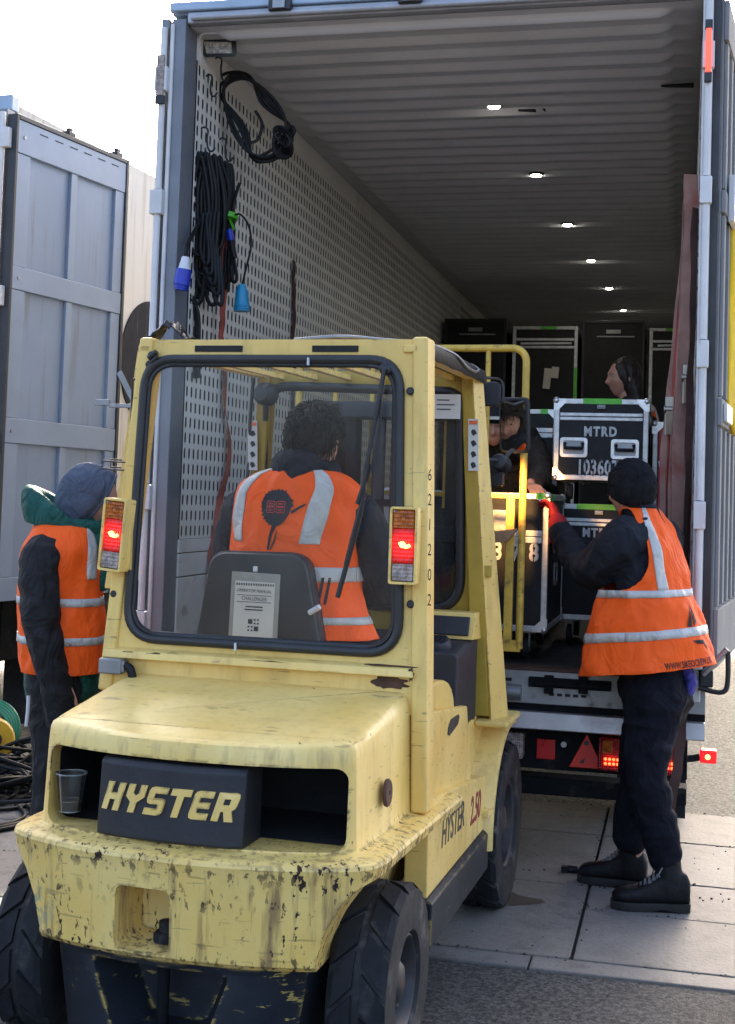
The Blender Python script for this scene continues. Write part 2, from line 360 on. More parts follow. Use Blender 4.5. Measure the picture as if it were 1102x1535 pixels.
    def xf(s, Mx):
        bmesh.ops.transform(s.bm, matrix=Mx, verts=s.bm.verts); return s
    def mesh(s, name, m, smooth=None):
        bmesh.ops.recalc_face_normals(s.bm, faces=s.bm.faces)
        me = bpy.data.meshes.new(name); s.bm.to_mesh(me); s.bm.free()
        me.materials.append(MAT[m])
        finish(me, smooth); return me
    def build(s, name, m, parent=None, smooth=None, bevel=0, seg=2, **props):
        return obj(name, s.mesh(name, m, smooth if not bevel else 180), parent, bevel, seg, **props)
def finish(me, smooth):
    if smooth:
        me.shade_smooth()
        if smooth < 180: me.set_sharp_from_angle(angle=radians(smooth))
def obj(name, me, parent=None, bevel=0, seg=2, **props):
    o = bpy.data.objects.new(name, me); COL.objects.link(o)
    if parent is not None: o.parent = parent
    if bevel:
        b = o.modifiers.new("bevel", 'BEVEL'); b.width = bevel; b.segments = seg; b.limit_method = 'ANGLE'; b.angle_limit = radians(35)
        b.harden_normals = True
    for k_, v in props.items(): o[k_] = v
    return o
def thing(name, label, cat, mtx=ID, group=None):
    o = bpy.data.objects.new(name, None); COL.objects.link(o); o.matrix_world = mtx; o.empty_display_size = .2
    o['label'] = label; o['category'] = cat
    if group: o['group'] = group
    return o
def tag(o, label, cat, group=None):
    o['label'] = label; o['category'] = cat
    if group: o['group'] = group
    return o
def rrect(x0, x1, z0, z1, r, n=6):
    """rounded rectangle outline, counter-clockwise from lower right"""
    P = []
    for cx, cz, a0 in ((x1-r, z0+r, -90), (x1-r, z1-r, 0), (x0+r, z1-r, 90), (x0+r, z0+r, 180)):
        for i in range(n+1):
            a = radians(a0+90*i/n); P.append((cx+r*cos(a), cz+r*sin(a)))
    return P
def rquad(q, r, n=6):
    """quad (4 corners in order) with rounded corners"""
    P = []
    for i in range(4):
        p = Vector(q[i]); a = Vector(q[i-1]); b = Vector(q[(i+1) % 4])
        da = (a-p).normalized(); db = (b-p).normalized(); rr = r[i] if isinstance(r, (list, tuple)) else r
        s0 = p+da*rr; s1 = p+db*rr
        for k_ in range(n+1):
            t = k_/n; P.append(tuple(s0*(1-t)**2+p*2*t*(1-t)+s1*t*t))
    return P
def outer_for(inner, q):
    """points on quad q hit by rays from the inner outline's centre"""
    c = Vector((sum(p[0] for p in inner)/len(inner), sum(p[1] for p in inner)/len(inner))); res = []
    # snap four inner points to corners
    for p in inner:
        d = Vector(p)-c; best = None
        for i in range(4):
            a = Vector(q[i]); b = Vector(q[(i+1) % 4]); e = b-a
            den = d.x*e.y-d.y*e.x
            if abs(den) < 1e-9: continue
            t = ((a.x-c.x)*e.y-(a.y-c.y)*e.x)/den; u = ((a.x-c.x)*d.y-(a.y-c.y)*d.x)/den
            if t > 0 and -1e-6 <= u <= 1+1e-6 and (best is None or t < best): best = t
        res.append(tuple(c+d*best))
    for i in range(4):
        a = Vector(q[i]); j = min(range(len(res)), key=lambda k_: (Vector(res[k_])-a).length); res[j] = q[i]
    return res
def spline(pts, n):
    """Catmull-Rom through pts (tuples of any length), n samples"""
    P = [Vector(p) for p in pts]; m = len(P)-1; out = []
    for i in range(n):
        u = i/(n-1)*m; k_ = min(int(u), m-1); t = u-k_
        p0 = P[max(k_-1, 0)]; p1 = P[k_]; p2 = P[k_+1]; p3 = P[min(k_+2, m)]
        out.append(.5*((2*p1)+(p2-p0)*t+(2*p0-5*p1+4*p2-p3)*t*t+(3*p1-p0-3*p2+p3)*t*t*t))
    return out
def boolean(o, cutters, op='DIFFERENCE'):
    """apply boolean with temporary cutter meshes and return a plain mesh"""
    for c_ in cutters:
        b = o.modifiers.new("cut", 'BOOLEAN'); b.operation = op; b.solver = 'EXACT'; b.object = c_
    dg = bpy.context.evaluated_depsgraph_get(); dg.update()
    me = bpy.data.meshes.new_from_object(o.evaluated_get(dg)); o.modifiers.clear(); old = o.data; o.data = me
    bpy.data.meshes.remove(old)
    for c_ in cutters:
        d = c_.data; bpy.data.objects.remove(c_); bpy.data.meshes.remove(d)
    return o
def text_mesh(txt, size, m, ext=.002, shear=0, offset=0, space=1.0, align='CENTER', line=1.0):
    cu = bpy.data.curves.new("lettering", 'FONT'); cu.body = txt; cu.size = size; cu.extrude = ext; cu.shear = shear; cu.offset = offset
    cu.space_character = space; cu.align_x = align; cu.align_y = 'CENTER'; cu.resolution_u = 3; cu.space_line = line
    t = bpy.data.objects.new("lettering", cu); COL.objects.link(t)
    dg = bpy.context.evaluated_depsgraph_get(); dg.update()
    me = bpy.data.meshes.new_from_object(t.evaluated_get(dg)); bpy.data.objects.remove(t); bpy.data.curves.remove(cu)
    me.materials.clear(); me.materials.append(MAT[m]); me.name = "lettering"; return me
def place(me, o, xd, yd, sx=1.0):
    """move a text mesh so its x runs along xd and y along yd"""
    x = V(*xd).normalized(); y = V(*yd); y = (y-x*y.dot(x)).normalized(); z = x.cross(y)
    me.transform(Matrix(((x.x*sx, y.x, z.x, o[0]), (x.y*sx, y.y, z.y, o[1]), (x.z*sx, y.z, z.z, o[2]), (0, 0, 0, 1)))); return me
def decal(me, target_bvh, d, off=.003):
    """lay a flat mesh onto a surface by pushing its vertices along d"""
    d = V(*d).normalized()
    for v in me.vertices:
        h = target_bvh.ray_cast(v.co-d*.5, d, 1.2)
        if h[0] is not None: v.co = h[0]-d*off
    return me
def bvh_of(me): 
    return BVHTree.FromPolygons([v.co for v in me.vertices], [p.vertices for p in me.polygons])
# ================================================================== THE SETTING
m = MB(); m.face([(-400, -400, -.030), (400, -400, -.030), (400, 400, -.030), (-400, 400, -.030)])
m.build("ground", "asphalt", kind="structure")
gx, gy = TF.to_3x3() @ V(1, 0, 0), TF.to_3x3() @ V(0, 1, 0)
m = MB(); m.face([(-14, -14, -.006), (10, -14, -.006), (10, -1.235, -.006), (-14, -1.235, -.006)])
road = m.build("road", "asphalt", kind="structure"); road.matrix_world = TF
m = MB(); m.face([(-14, -1.235, -.022), (10, -1.235, -.022), (10, 1.47, -.022), (-14, 1.47, -.022)])
pav = m.build("pavement", "joint dirt", kind="structure"); pav.matrix_world = TF
def piece(name, x0, x1, y0, y1, z, mt, parent, tilt=.0015, b=.004):
    q = MB(); d = [random.uniform(-tilt, tilt) for _ in range(4)]
    q.hexa([(x0, y0, -.02), (x1, y0, -.02), (x1, y1, -.02), (x0, y1, -.02), (x0, y0, z+d[0]), (x1, y0, z+d[1]), (x1, y1, z+d[2]), (x0, y1, z+d[3])])
    return q.build(name, mt, parent, bevel=b, seg=1)
g = .006
colx = [-13.6, -12.5, -11.4, -10.3, -9.2, -8.15, -7.1, -6.05, -5.0, -4.1, -3.2, -2.3, -1.35, -.40, .62, 1.6, 2.55, 3.5, 4.5]
for i in range(len(colx)-1):
    rows = [-1.092, -.135, .787, 1.462] if (i % 2 == 0) else [-1.092, -.47, .045, .787, 1.462]
    for j in range(len(rows)-1):
        piece("paving_slab", colx[i]+g, colx[i+1]-g, rows[j]+g, rows[j+1]-g, random.uniform(-.001, .002), "paving stone", pav)
x = -13.6
while x < 4.4:
    L = random.choice((.9, .92, .12, .9)); piece("kerb_stone", x+.003, x+L-.003, -1.228, -1.100, .001, "paving stone", pav); x += L
m = MB(); nx, ny = 60, 40
rings = [[(-14+24*i/nx, 1.47+30*(j/ny)**1.6, -.008+.010*noise.noise((i*1.3, j*1.7, 0))) for i in range(nx+1)] for j in range(ny+1)]
m.loft(rings, closed=False); o = m.build("gravel_path", "gravel bound", smooth=60, kind="structure"); o.matrix_world = TF
# grit and moss gathered in the joints, stray chips of stone
rnd = random.Random(21); m = MB(); q = MB()
for _ in range(1500):
    if rnd.random() < .55: x_ = rnd.choice(colx)+rnd.gauss(0, .012); y_ = rnd.uniform(-1.09, 1.46)
    else: x_ = rnd.uniform(-4.5, 1.0); y_ = rnd.choice((-1.096, -.47, -.135, .045, .787, 1.465))+rnd.gauss(0, .014)
    if not -4.5 < x_ < 1.2: continue
    r_ = rnd.uniform(.002, .007); m.sphere((x_, y_, r_*.3), (r_, r_*rnd.uniform(.6, 1.2), r_*.6), 5, 3)
for _ in range(160):
    x_, y_ = rnd.uniform(-1.6, .8), rnd.uniform(-3.2, 1.4); r_ = rnd.uniform(.002, .005); m.sphere((x_, y_, r_*.4), (r_, r_, r_*.7), 5, 3)
o = m.build("grit", "joint dirt", smooth=60, kind="stuff"); o.matrix_world = TF
# damp patch on the slab beside the front tyre
m = MB(); P = []
for i in range(28):
    a = 2*pi*i/28; r = 1+.35*noise.noise((cos(a)*1.7, sin(a)*1.7, 4)); P.append((-.84+.24*cos(a)*r, -.44+.11*sin(a)*r, .0055))
m.face(P); o = m.build("damp_stain", "wet stain", kind="structure"); o.matrix_world = TF

# ================================================================== THE OPEN TRAILER
TR = thing("lorry_trailer", "open-backed box trailer with lit ribbed ceiling and a white perforated inner wall", "trailer", TF)
LEN = 13.5
MB().box(-2.43, 0, .0, LEN, .84, .90).build("deck", "deck ply", TR)
# perforated left wall: real slots with depth
def slotted(name, x, y0, y1, z0, z1, py, pz, side, depth, skip=()):
    vs_, fs = [], []
    ny = int((y1-y0)/py); nz = int((z1-z0)/pz)
    iy = [(y0+j*py) for j in range(ny+1)]; iz = [(z0+k_*pz) for k_ in range(nz+1)]
    idx = {}
    for j in range(ny+1):
        for k_ in range(nz+1): idx[j, k_] = len(vs_); vs_.append((x, iy[j], iz[k_]))
    hw, hz, c = .0150, .0285, .010
    sh = [(-hw, -hz+c), (-hw+c, -hz), (hw-c, -hz), (hw, -hz+c), (hw, hz-c), (hw-c, hz), (-hw+c, hz), (-hw, hz-c)]
    for j in range(ny):
        for k_ in range(nz):
            cy, cz = iy[j]+py/2, iz[k_]+pz/2; b = len(vs_)
            for a, e in sh: vs_.append((x, cy+a, cz+e))
            A, B, C_, D = idx[j, k_], idx[j+1, k_], idx[j+1, k_+1], idx[j, k_+1]
            fs += [(A, b+1, b+0), (A, B, b+2, b+1), (B, b+3, b+2), (B, C_, b+4, b+3), (C_, b+5, b+4), (C_, D, b+6, b+5), (D, b+7, b+6), (D, A, b+0, b+7)]
            if iy[j] < y0+8:
                e0 = len(vs_)
                for a, e in sh: vs_.append((x+side*depth, cy+a, cz+e))
                fs += [(b+i, b+(i+1) % 8, e0+(i+1) % 8, e0+i) for i in range(8)]
    me = bpy.data.meshes.new(name); me.from_pydata(vs_, [], fs); me.materials.append(MAT["wall cream"]); return me, iy[-1], iz[-1]
me, ye, ze = slotted("perforated_panel", -2.43, .12, 13.4, 1.405, 3.82, .062, .0765, -1, .003)
obj("perforated_panel", me, TR)
me, _, _ = slotted("perforated_panel", 0.0, .12, 6.0, 1.405, 3.82, .062, .0765, 1, .003)
obj("perforated_panel", me, TR)
MB().box(-.002, .0, 6.0, LEN, 1.405, 3.90).build("inner_wall", "wall cream", TR)
MB().box(-2.470, -2.462, .05, LEN, .9, 3.95).build("slot_shade_sheet", "slot shade brown", TR)  # dark sheet behind the slots: the void's shade put into its colour
MB().box(.012, .016, .12, LEN, .9, 3.95).build("slot_shade_sheet", "slot shade brown", TR)
for yy0, yy1 in ((.12, .12), ):
    MB().box(-2.4305, -2.428, .10, LEN, ze, 3.90).build("wall_rail", "wall cream", TR)
for x0, x1 in ((-2.445, -2.424), (-.006, .010)):
    for z0, z1 in ((.902, 1.215), (1.222, 1.332), (1.338, 1.402)):
        y = .11
        while y < 13:
            L = 2.4 if y > .2 else 1.7
            MB().box(x0, x1, y+.003, min(y+L, 13.4)-.003, z0, z1).build("kick_plank", "kick board", TR, bevel=.003, seg=1); y += L
# pressed ceiling sheet
ys = []
y = .10; k_ = 0
rows = [(.0, 0), (.055, 0)]
while y < LEN-.1:
    rows += [(y-.036, 0), (y-.026, .50), (y-.010, 1), (y+.008, 1), (y+.024, .50), (y+.034, 0)]; y += .2073
rows.append((LEN, 0))
xs = [(-2.43, 0), (-2.33, 0), (-2.30, .6), (-2.26, 1), (-1.7, 1), (-1.1, 1), (-.6, 1), (-.20, 1), (-.155, .6), (-.13, 0), (0, 0)]
m = MB(); m.loft([[(xx, yy, 3.902-.036*a*b+.006*noise.noise((xx*1.7, yy*.9, 3))) for xx, b in xs] for yy, a in rows], closed=False)
m.build("ribbed_ceiling", "ceiling paint", TR, smooth=50)
MB().box(-2.52, .050, -.02, LEN+.05, 3.956, 4.0).build("roof", "roof blue", TR, bevel=.012)
MB().box(-2.52, -2.475, .02, LEN+.05, .80, 3.955).build("side_wall", "white side paint", TR)
MB().box(.018, .050, .105, LEN+.05, .80, 3.955).build("side_wall", "white side paint", TR)
MB().box(-2.47, .015, LEN, LEN+.049, .80, 3.95).build("front_bulkhead", "kick board", TR)
# rear frame
m = MB(); m.box(-2.505, -2.4325, -.05, .115, .80, 3.93); m.build("rear_post", "trailer grey paint", TR, bevel=.006)
m = MB(); m.tube([(-2.497, -.056, .85), (-2.497, -.056, 3.9)], .011, 8); m.build("door_seal", "post white", TR, smooth=60)
m = MB(); m.box(.003, .048, -.05, .10, .80, 3.93); m.build("rear_post", "post white", TR, bevel=.006)
m = MB(); m.tube([(.012, -.056, .85), (.012, -.056, 3.9)], .010, 8); m.build("door_seal", "post white", TR, smooth=60)
m = MB(); m.box(-2.52, .055, -.06, .0, 3.965, 4.01); m.build("roof_edge", "roof blue", TR, bevel=.008)
m = MB(); m.box(-2.43, .003, -.045, .05, 3.905, 3.962); m.build("header", "header grey", TR, bevel=.008)
m = MB(); m.tube([(-2.40, -.06, 3.926), (-.05, -.06, 3.926)], .014, 10); m.build("header_rail", "header grey", TR, smooth=60)
for xc in (-1.95, -1.32, -.62):
    b = MB().box(xc-.055, xc+.055, -.095, -.046, 3.93, 3.99).build("keeper_block", "black plastic", TR, bevel=.006)
    MB().box(xc-.03, xc+.03, -.105, -.097, 3.935, 3.975).build("keeper_plate", "grey steel", b, bevel=.003)
# hinge bars with blocks beside each post
for xa, xb, mt in ((-2.560, -2.512, "post white"), (.010, .046, "post white")):
    zz = [3.93, 3.62, 3.02, 2.30, 1.60, 1.0]
    for i in range(len(zz)-1):
        m = MB(); m.tube([((xa+xb)/2, -.066, zz[i]-.05), ((xa+xb)/2, -.066, zz[i+1]+.07)], .017, 10); m.build("hinge_tube", mt, TR, smooth=60)
        MB().box(xa-.008, xb+.008, -.094, -.052, zz[i+1]-.055, zz[i+1]+.065).build("hinge_block", mt, TR, bevel=.005)
    if xa < -1: m = MB(); m.box(xa+.002, xb-.008, -.05, .0, .95, 3.93); m.build("hinge_strip", "trailer grey paint", TR)
# marker lamps
l = MB().box(-2.557, -2.517, -.100, -.086, 3.54, 3.74).build("marker_lamp", "clear lens", TR, bevel=.004)
MB().box(-2.56, -2.512, -.098, -.080, 3.50, 3.54).build("marker_base", "black plastic", l, bevel=.003)
l = MB().box(.016, .040, -.112, -.086, 3.54, 3.735).build("marker_lamp", "lit marker strip", TR, bevel=.004)
MB().box(.012, .044, -.108, -.080, 3.735, 3.775).build("marker_base", "black plastic", l, bevel=.003)
MB().box(.012, .044, -.108, -.080, 3.50, 3.54).build("marker_base", "black plastic", l, bevel=.003)
# sill, bumper beam and lights
m = MB(); m.box(-2.50, .07, -.045, .02, .748, .893); m.build("rear_sill", "sill grey", TR, bevel=.004)
m = MB(); m.box(-2.43, .0, -.052, .05, .893, .905); m.build("sill_edge", "rust steel", TR, bevel=.003)
for xc in (-2.0, -.795, -.40, -.2):
    MB().box(xc-.028, xc+.028, -.049, -.043, .842, .856).build("slot", "void dark", TR)
for i in range(5):
    MB().box(-.60+.035*i, -.578+.035*i, -.049, -.043, .788, .800).build("slot", "void dark", TR)
m = MB(); m.tube([(-.86, -.07, .797), (-.745, -.07, .797)], .026, 14); m.tube([(-.78, -.07, .797), (-.72, -.07, .797)], .034, 14)
m.build("lock_spindle", "grey steel", TR, smooth=40)
m = MB(); m.box(-.69, -.33, -.070, -.046, .825, .868); m.box(-.62, -.58, -.085, -.06, .80, .88); m.box(-.47, -.43, -.085, -.06, .81, .89); m.tube([(-.66, -.085, .84), (-.36, -.085, .845)], .011)
m.build("lock_gear", "undercarriage", TR, bevel=.003)
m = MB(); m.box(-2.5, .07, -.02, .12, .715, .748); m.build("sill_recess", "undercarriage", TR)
m = MB(); m.prism([(-.075, .640), (.06, .640), (.06, .715), (-.060, .715)], 'x', -2.50, .07); m.build("bumper_beam", "sill beam", TR, bevel=.006)
m = MB(); m.box(-2.4, .0, .20, .34, .30, .38); m.build("underrun_bar", "undercarriage", TR, bevel=.01)
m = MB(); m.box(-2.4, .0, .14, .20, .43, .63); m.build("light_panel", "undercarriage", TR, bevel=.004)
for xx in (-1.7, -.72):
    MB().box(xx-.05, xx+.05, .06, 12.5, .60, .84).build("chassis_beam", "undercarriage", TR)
for xc, zc in ((-.625, .522), (-1.85, .522)):
    MB().box(xc-.042, xc+.042, .125, .137, zc-.045, zc+.045).build("square_reflector", "red reflector", TR, bevel=.004)
for xc in (-.442, -2.0):
    t = MB(); t.prism([(xc-.078, .452), (xc+.078, .452), (xc, .605)], 'y', .118, .132); tri = t.build("warning_triangle", "triangle red", TR, bevel=.004)
    q = MB(); q.prism([(xc-.030, .478), (xc-.004, .500), (xc-.012, .472)], 'y', .1145, .117); q.lathe([(0, 0), (.012, 0), (.012, .002), (0, .002)], (xc, .117, .565), (0, -1, 0), 12)
    q.build("stain_mark", "decal dark", tri)
m = MB(); m.lathe([(0, 0), (.013, 0), (.013, .01), (0, .01)], (-.545, .137, .548), (0, -1, 0), 12); m.build("round_reflector", "plug white", TR, smooth=40)
for xc, w_ in ((-.305, .075), (-.105, .05)):
    l = MB().box(xc-.085, xc+.085, .095, .137, .45, .60).build("tail_lamp", "red lens", TR, bevel=.012)
    MB().box(xc-.065, xc-.02, .088, .094, .53, .585).build("indicator", "amber lens", l, bevel=.003)
    q = MB()
    for i in range(6):
        for j in range(2): q.sphere((xc-.05+.018*i, .090, .485+.02*j), .0065, 8, 6)
    q.build("led_cluster", "lit red led", l, smooth=180)
l = MB().box(-.81, -.72, .05, .137, .48, .60).build("tail_lamp", "clear lens", TR, bevel=.012)
# outline lamp on its rubber arm, grab handle
m = MB(); m.tube([(-.03, .30, .49), (.03, .30, .50), (.055, .30, .508)], .016); a = m.build("outline_lamp_arm", "rubber", TR, smooth=60)
MB().box(.055, .13, .27, .33, .485, .545).build("outline_lamp", "lit red lens", a, bevel=.008)
m = MB(); m.sphere((.09, .268, .515), .012, 8, 6); m.build("bulb", "lit bulb red", a, smooth=180)
m = MB(); m.tube(spline([(.04, -.08, .868), (.10, -.085, .856), (.135, -.09, .856), (.155, -.09, .875), (.160, -.09, .94), (.158, -.09, 1.03)], 20), .011, 8)
h = m.build("grab_handle", "black plastic", TR, smooth=60)
m = MB(); m.tube([(.055, -.085, .925), (.110, -.09, .985), (.155, -.09, 1.04)], .013, 8); m.build("handle_grip", "grey steel", h, smooth=60)
MB().box(.04, .10, -.08, -.04, .87, .945).build("lock_catch", "black plastic", TR, bevel=.008)
# wheels
def wheel_parts(parent, cx, cy, cz, R, W, rr, tmat="rubber", rmat="rim steel", face=1, lug=True):
    """road wheel with its axle along x; face = +1 shows its dish towards +x"""
    t = MB(); h = W/2
    t.lathe([(rr, -h*.9), (R*.86, -h), (R*.97, -h*.85), (R, -h*.55), (R, h*.55), (R*.97, h*.85), (R*.86, h), (rr, h*.9), (rr, -h*.9)], (cx, cy, cz), (1, 0, 0), 40)
    ty = t.build("tyre", tmat, parent, smooth=40)
    q = MB(); f = face
    q.lathe([(rr, -h*.85*f), (rr, h*.80*f), (rr*.93, h*.82*f), (rr*.88, h*.45*f), (rr*.5, h*.25*f), (rr*.42, h*.62*f), (rr*.30, h*.68*f), (0, h*.70*f)], (cx, cy, cz), (1, 0, 0), 32)
    if lug:
        for i in range(6):
            a = 2*pi*i/6; q.lathe([(.012, 0), (.012, .02), (0, .022)], (cx+h*.28*f, cy+rr*.68*cos(a), cz+rr*.68*sin(a)), (f, 0, 0), 6)
    q.build("rim", rmat, parent, smooth=40)
    return ty
for side, cx in ((1, -.17), (-1, -2.24)):
    for cy in (1.55, 2.86, 4.17):
        wp = bpy.data.objects.new("wheel", None); COL.objects.link(wp); wp.parent = TR; wp.location = (cx, cy, .46)
        wheel_parts(wp, 0, 0, 0, .46, .34, .26, face=side)
    m = MB(); x0 = cx-.17
    m.loft([[(x0+xx, .96, zz) for xx, zz in ((0, .08), (.34, .08), (.34, .62), (0, .62))], [(x0+xx, .97, zz) for xx, zz in ((0, .08), (.34, .08), (.34, .62), (0, .62))]])
    m.build("mud_flap", "rubber", TR)
# right door, folded back outside the trailer
d = Matrix.Translation((.060, -.01, 0)) @ Matrix.Rotation(-radians(7.1), 4, 'Z')
def rbox(n_, mt_, par, *a, b=.004):
    q = MB().box(*a); q.xf(d); return q.build(n_, mt_, par, bevel=b)
door = rbox("rear_door", "right door paint", TR, 0, .035, 0, 1.22, .93, 3.90)
for y0 in (.02, .22, .42, .62, .82, 1.02):
    for z0, z1 in ((1.21, 1.99), (2.13, 2.93), (3.05, 3.70)): rbox("door_stile", "right door paint", door, .0355, .052, y0, y0+.06, z0, z1)
for z0, z1 in ((.95, 1.20), (2.0, 2.12), (2.94, 3.04), (3.71, 3.89)): rbox("door_rail", "right door paint", door, .0355, .056, .0, 1.22, z0, z1)
rbox("door_seal", "gasket rubber", door, -.012, .026, -.022, -.001, .93, 3.90, b=.003)
rbox("door_plate", "post white", door, .057, .085, .10, .42, 2.92, 3.13)
rbox("latch_plate", "post white", door, .057, .075, .05, .30, 2.02, 2.10)
# loose ends of cable and tape hanging off the ceiling
for x0, x1, yy, th in ((-1.00, -.90, 1.44, .012), (-.20, -.03, 1.10, .020), (-.86, -.845, 1.44, .012)):
    m = MB(); m.hexa([(x0, yy, 3.868), (x1, yy, 3.858), (x1, yy+.03, 3.858), (x0, yy+.03, 3.868), (x0, yy, 3.872), (x1, yy, 3.858+th), (x1, yy+.03, 3.858+th), (x0, yy+.03, 3.872)]); m.build("tape_end", "matt black", TR)
# ceiling lamps
for i, (lx, ly) in enumerate(((-1.13, 1.38), (-1.06, 2.98), (-.985, 4.60), (-.905, 6.18), (-.825, 7.74), (-.748, 9.24))):
    m = MB(); m.lathe([(.052, 0), (.052, -.008), (.040, -.014), (.034, -.010)], (lx, ly, 3.886), (0, 0, 1), 20)
    a = m.build("ceiling_lamp", "black plastic", TR, smooth=40)
    m = MB(); m.lathe([(.036, -.012), (.028, -.020), (0, -.022)], (lx, ly, 3.886), (0, 0, 1), 16); m.build("lamp_lens", "lit ceiling lens", a, smooth=60)
    pl = bpy.data.lights.new("ceiling_lamp_light", 'SPOT'); pl.energy = 1.6; pl.color = (1, .93, .8); pl.shadow_soft_size = .04; pl.spot_size = radians(150); pl.spot_blend = .6
    po = bpy.data.objects.new("ceiling_lamp_light", pl); COL.objects.link(po); po.parent = a; po.location = (lx, ly, 3.85)
# floodlight bracketed under the header
m = MB(); m.loft([rr_ for rr_ in ([(x_, .18, z_) for x_, z_ in rquad([(-2.250, 3.808), (-2.262, 3.902), (-2.448, 3.915), (-2.424, 3.812)], .018, 3)],
                                  [(x_*.80-.475, .25, z_*.80+.842) for x_, z_ in rquad([(-2.250, 3.808), (-2.262, 3.902), (-2.448, 3.915), (-2.424, 3.812)], .018, 3)])])
fl = m.build("floodlight", "black plastic", TR, bevel=.004)
m = MB(); m.prism([(-2.270, 3.826), (-2.280, 3.884), (-2.426, 3.893), (-2.408, 3.830)], 'y', .174, .179); m.build("flood_glass", "flood glass", fl, bevel=.002)
m = MB(); m.box(-2.375, -2.345, .20, .26, 3.93, 3.95); m.tube([(-2.36, .22, 3.93), (-2.36, .22, 3.90)], .012); m.build("flood_bracket", "grey steel", fl)
m = MB(); m.tube(spline([(-2.43, .16, 3.78), (-2.425, .12, 3.87), (-2.40, .09, 3.90), (-2.33, .09, 3.902), (-2.29, .12, 3.90)], 16), .008); m.tube(spline([(-2.40, .24, 3.895), (-2.37, .24, 3.88), (-2.34, .25, 3.895)], 8), .009); m.build("flood_cable", "plug white", fl, smooth=60)

# ================================================================== THE SECOND TRAILER
L2 = thing("lorry_trailer", "pale trailer with a grey ring on its side and a grey door folded back", "trailer", LF)
MB().box(-2.55, 0, .02, 13.4, .98, 3.99).build("body", "white side paint", L2, bevel=.01)
MB().box(-2.55, .006, 2.2, 13.4, 3.70, 3.705).build("panel_seam", "logo grey", L2)
MB().box(-2.56, .015, -.02, .06, 3.93, 4.03).build("roof_edge", "roof blue", L2, bevel=.01)
MB().box(-.075, .012, -.06, .019, .95, 3.93).build("rear_post", "trailer grey paint", L2, bevel=.005)
MB().box(-2.47, -.08, -.02, .019, 3.80, 3.93).build("header", "header grey", L2, bevel=.008)
l = MB().box(-.070, -.030, -.085, -.062, 3.33, 3.60).build("marker_lamp", "lit marker strip", L2, bevel=.004)
MB().box(-.074, -.026, -.082, -.062, 3.28, 3.33).build("marker_base", "black plastic", l)
for zc in (3.74, 2.78, 1.9):
    MB().box(-.06, .06, -.11, -.06, zc-.06, zc+.06).build("hinge_block", "post white", L2, bevel=.005)
m = MB(); m.tube([(.0, -.085, 1.0), (.0, -.085, 3.9)], .018, 10); m.build("hinge_tube", "post white", L2, smooth=60)
m = MB()
ro = [(.012, 1.95+.47*cos(2*pi*i/48), 2.58+.47*sin(2*pi*i/48)) for i in range(48)]; ri = [(.012, 1.95+.20*cos(2*pi*i/48), 2.58+.20*sin(2*pi*i/48)) for i in range(48)]
m.loft([[(.001, y_, z_) for _, y_, z_ in ro], ro, ri, [(.001, y_, z_) for _, y_, z_ in ri]], cap0=False, cap1=False)
m.build("ring_emblem", "logo grey", L2, smooth=40)
# underneath
MB().box(-2.4, -.10, .3, 12.8, .55, .97).build("chassis_beam", "undercarriage", L2)
MB().box(-2.5, -.02, .10, .16, .45, .95).build("light_panel", "undercarriage", L2)
for cy in (1.5, 2.8, 4.1):
    wp = bpy.data.objects.new("wheel", None); COL.objects.link(wp); wp.parent = L2; wp.location = (-.22, cy, .46)
    wheel_parts(wp, 0, 0, 0, .46, .36, .26)
MB().box(-.42, -.03, .85, .87, .07, .8).build("mud_flap", "rubber", L2)
l = MB().box(-.30, -.12, .05, .098, .575, .675).build("tail_lamp", "red lens", L2, bevel=.01)
m = MB(); m.sphere((-.16, .045, .62), .018, 8, 6); m.sphere((-.20, .045, .62), .014, 8, 6); m.build("bulb", "lit amber", l, smooth=180)
# its door, inner face towards us
dd = LF.inverted() @ Matrix.Translation((-2.185, 7.98, 0)) @ Matrix.Rotation(-radians(24.7), 4, 'Z')
def dbox(*a):
    q = MB().box(*a); q.xf(dd); return q
W_, Z0, Z1 = 1.12, .95, 3.86
door = dbox(-.045, -.012, 0, W_, Z0, Z1).build("rear_door", "door grey panel", L2, bevel=.003)
for z0, z1, n_ in ((Z1-.20, Z1, "door_rail"), (2.83, 2.97, "door_rail"), (1.90, 2.05, "door_rail"), (Z0, Z0+.14, "door_rail")):
    dbox(-.012, .018, .0, W_, z0, z1).build(n_, "door grey frame", door, bevel=.004)
for y0, y1 in ((0, .13), (.54, .60), (W_-.10, W_)):
    for z0, z1 in ((2.972, Z1-.202), (2.052, 2.828), (Z0+.142, 1.898)):
        dbox(-.012, .012, y0, y1, z0, z1).build("door_stile", "door grey frame", door, bevel=.003)
for y0, y1 in ((-.025, -.001), (W_+.001, W_+.03)):
    dbox(-.05, .025, y0, y1, Z0, Z1+.03).build("door_seal", "gasket rubber", door, bevel=.004)
dbox(-.05, .025, 0, W_, Z1+.001, Z1+.03).build("door_seal", "gasket rubber", door, bevel=.004)
for yy in (.52, 1.04):
    q = MB().box(-.04, .02, yy-.035, yy+.035, Z1+.03, Z1+.06); q.box(-.02, .01, yy-.02, yy+.02, Z1+.06, Z1+.085); q.xf(dd); q.build("lock_cam", "black plastic", door, bevel=.005)
for yy in (.06,):
    for zz in (Z1-.10, 2.90, 1.97):
        q = MB(); q.lathe([(.012, 0), (.012, .005), (0, .006)], (.018, yy, zz), (1, 0, 0), 10); q.xf(dd); q.build("bolt", "grey steel", door, smooth=40)
for i in range(6):
    dbox(.0185, .0195, .20+.15*i, .28+.15*i, Z1-.045, Z1-.038).build("rivet_slot", "void dark", door)
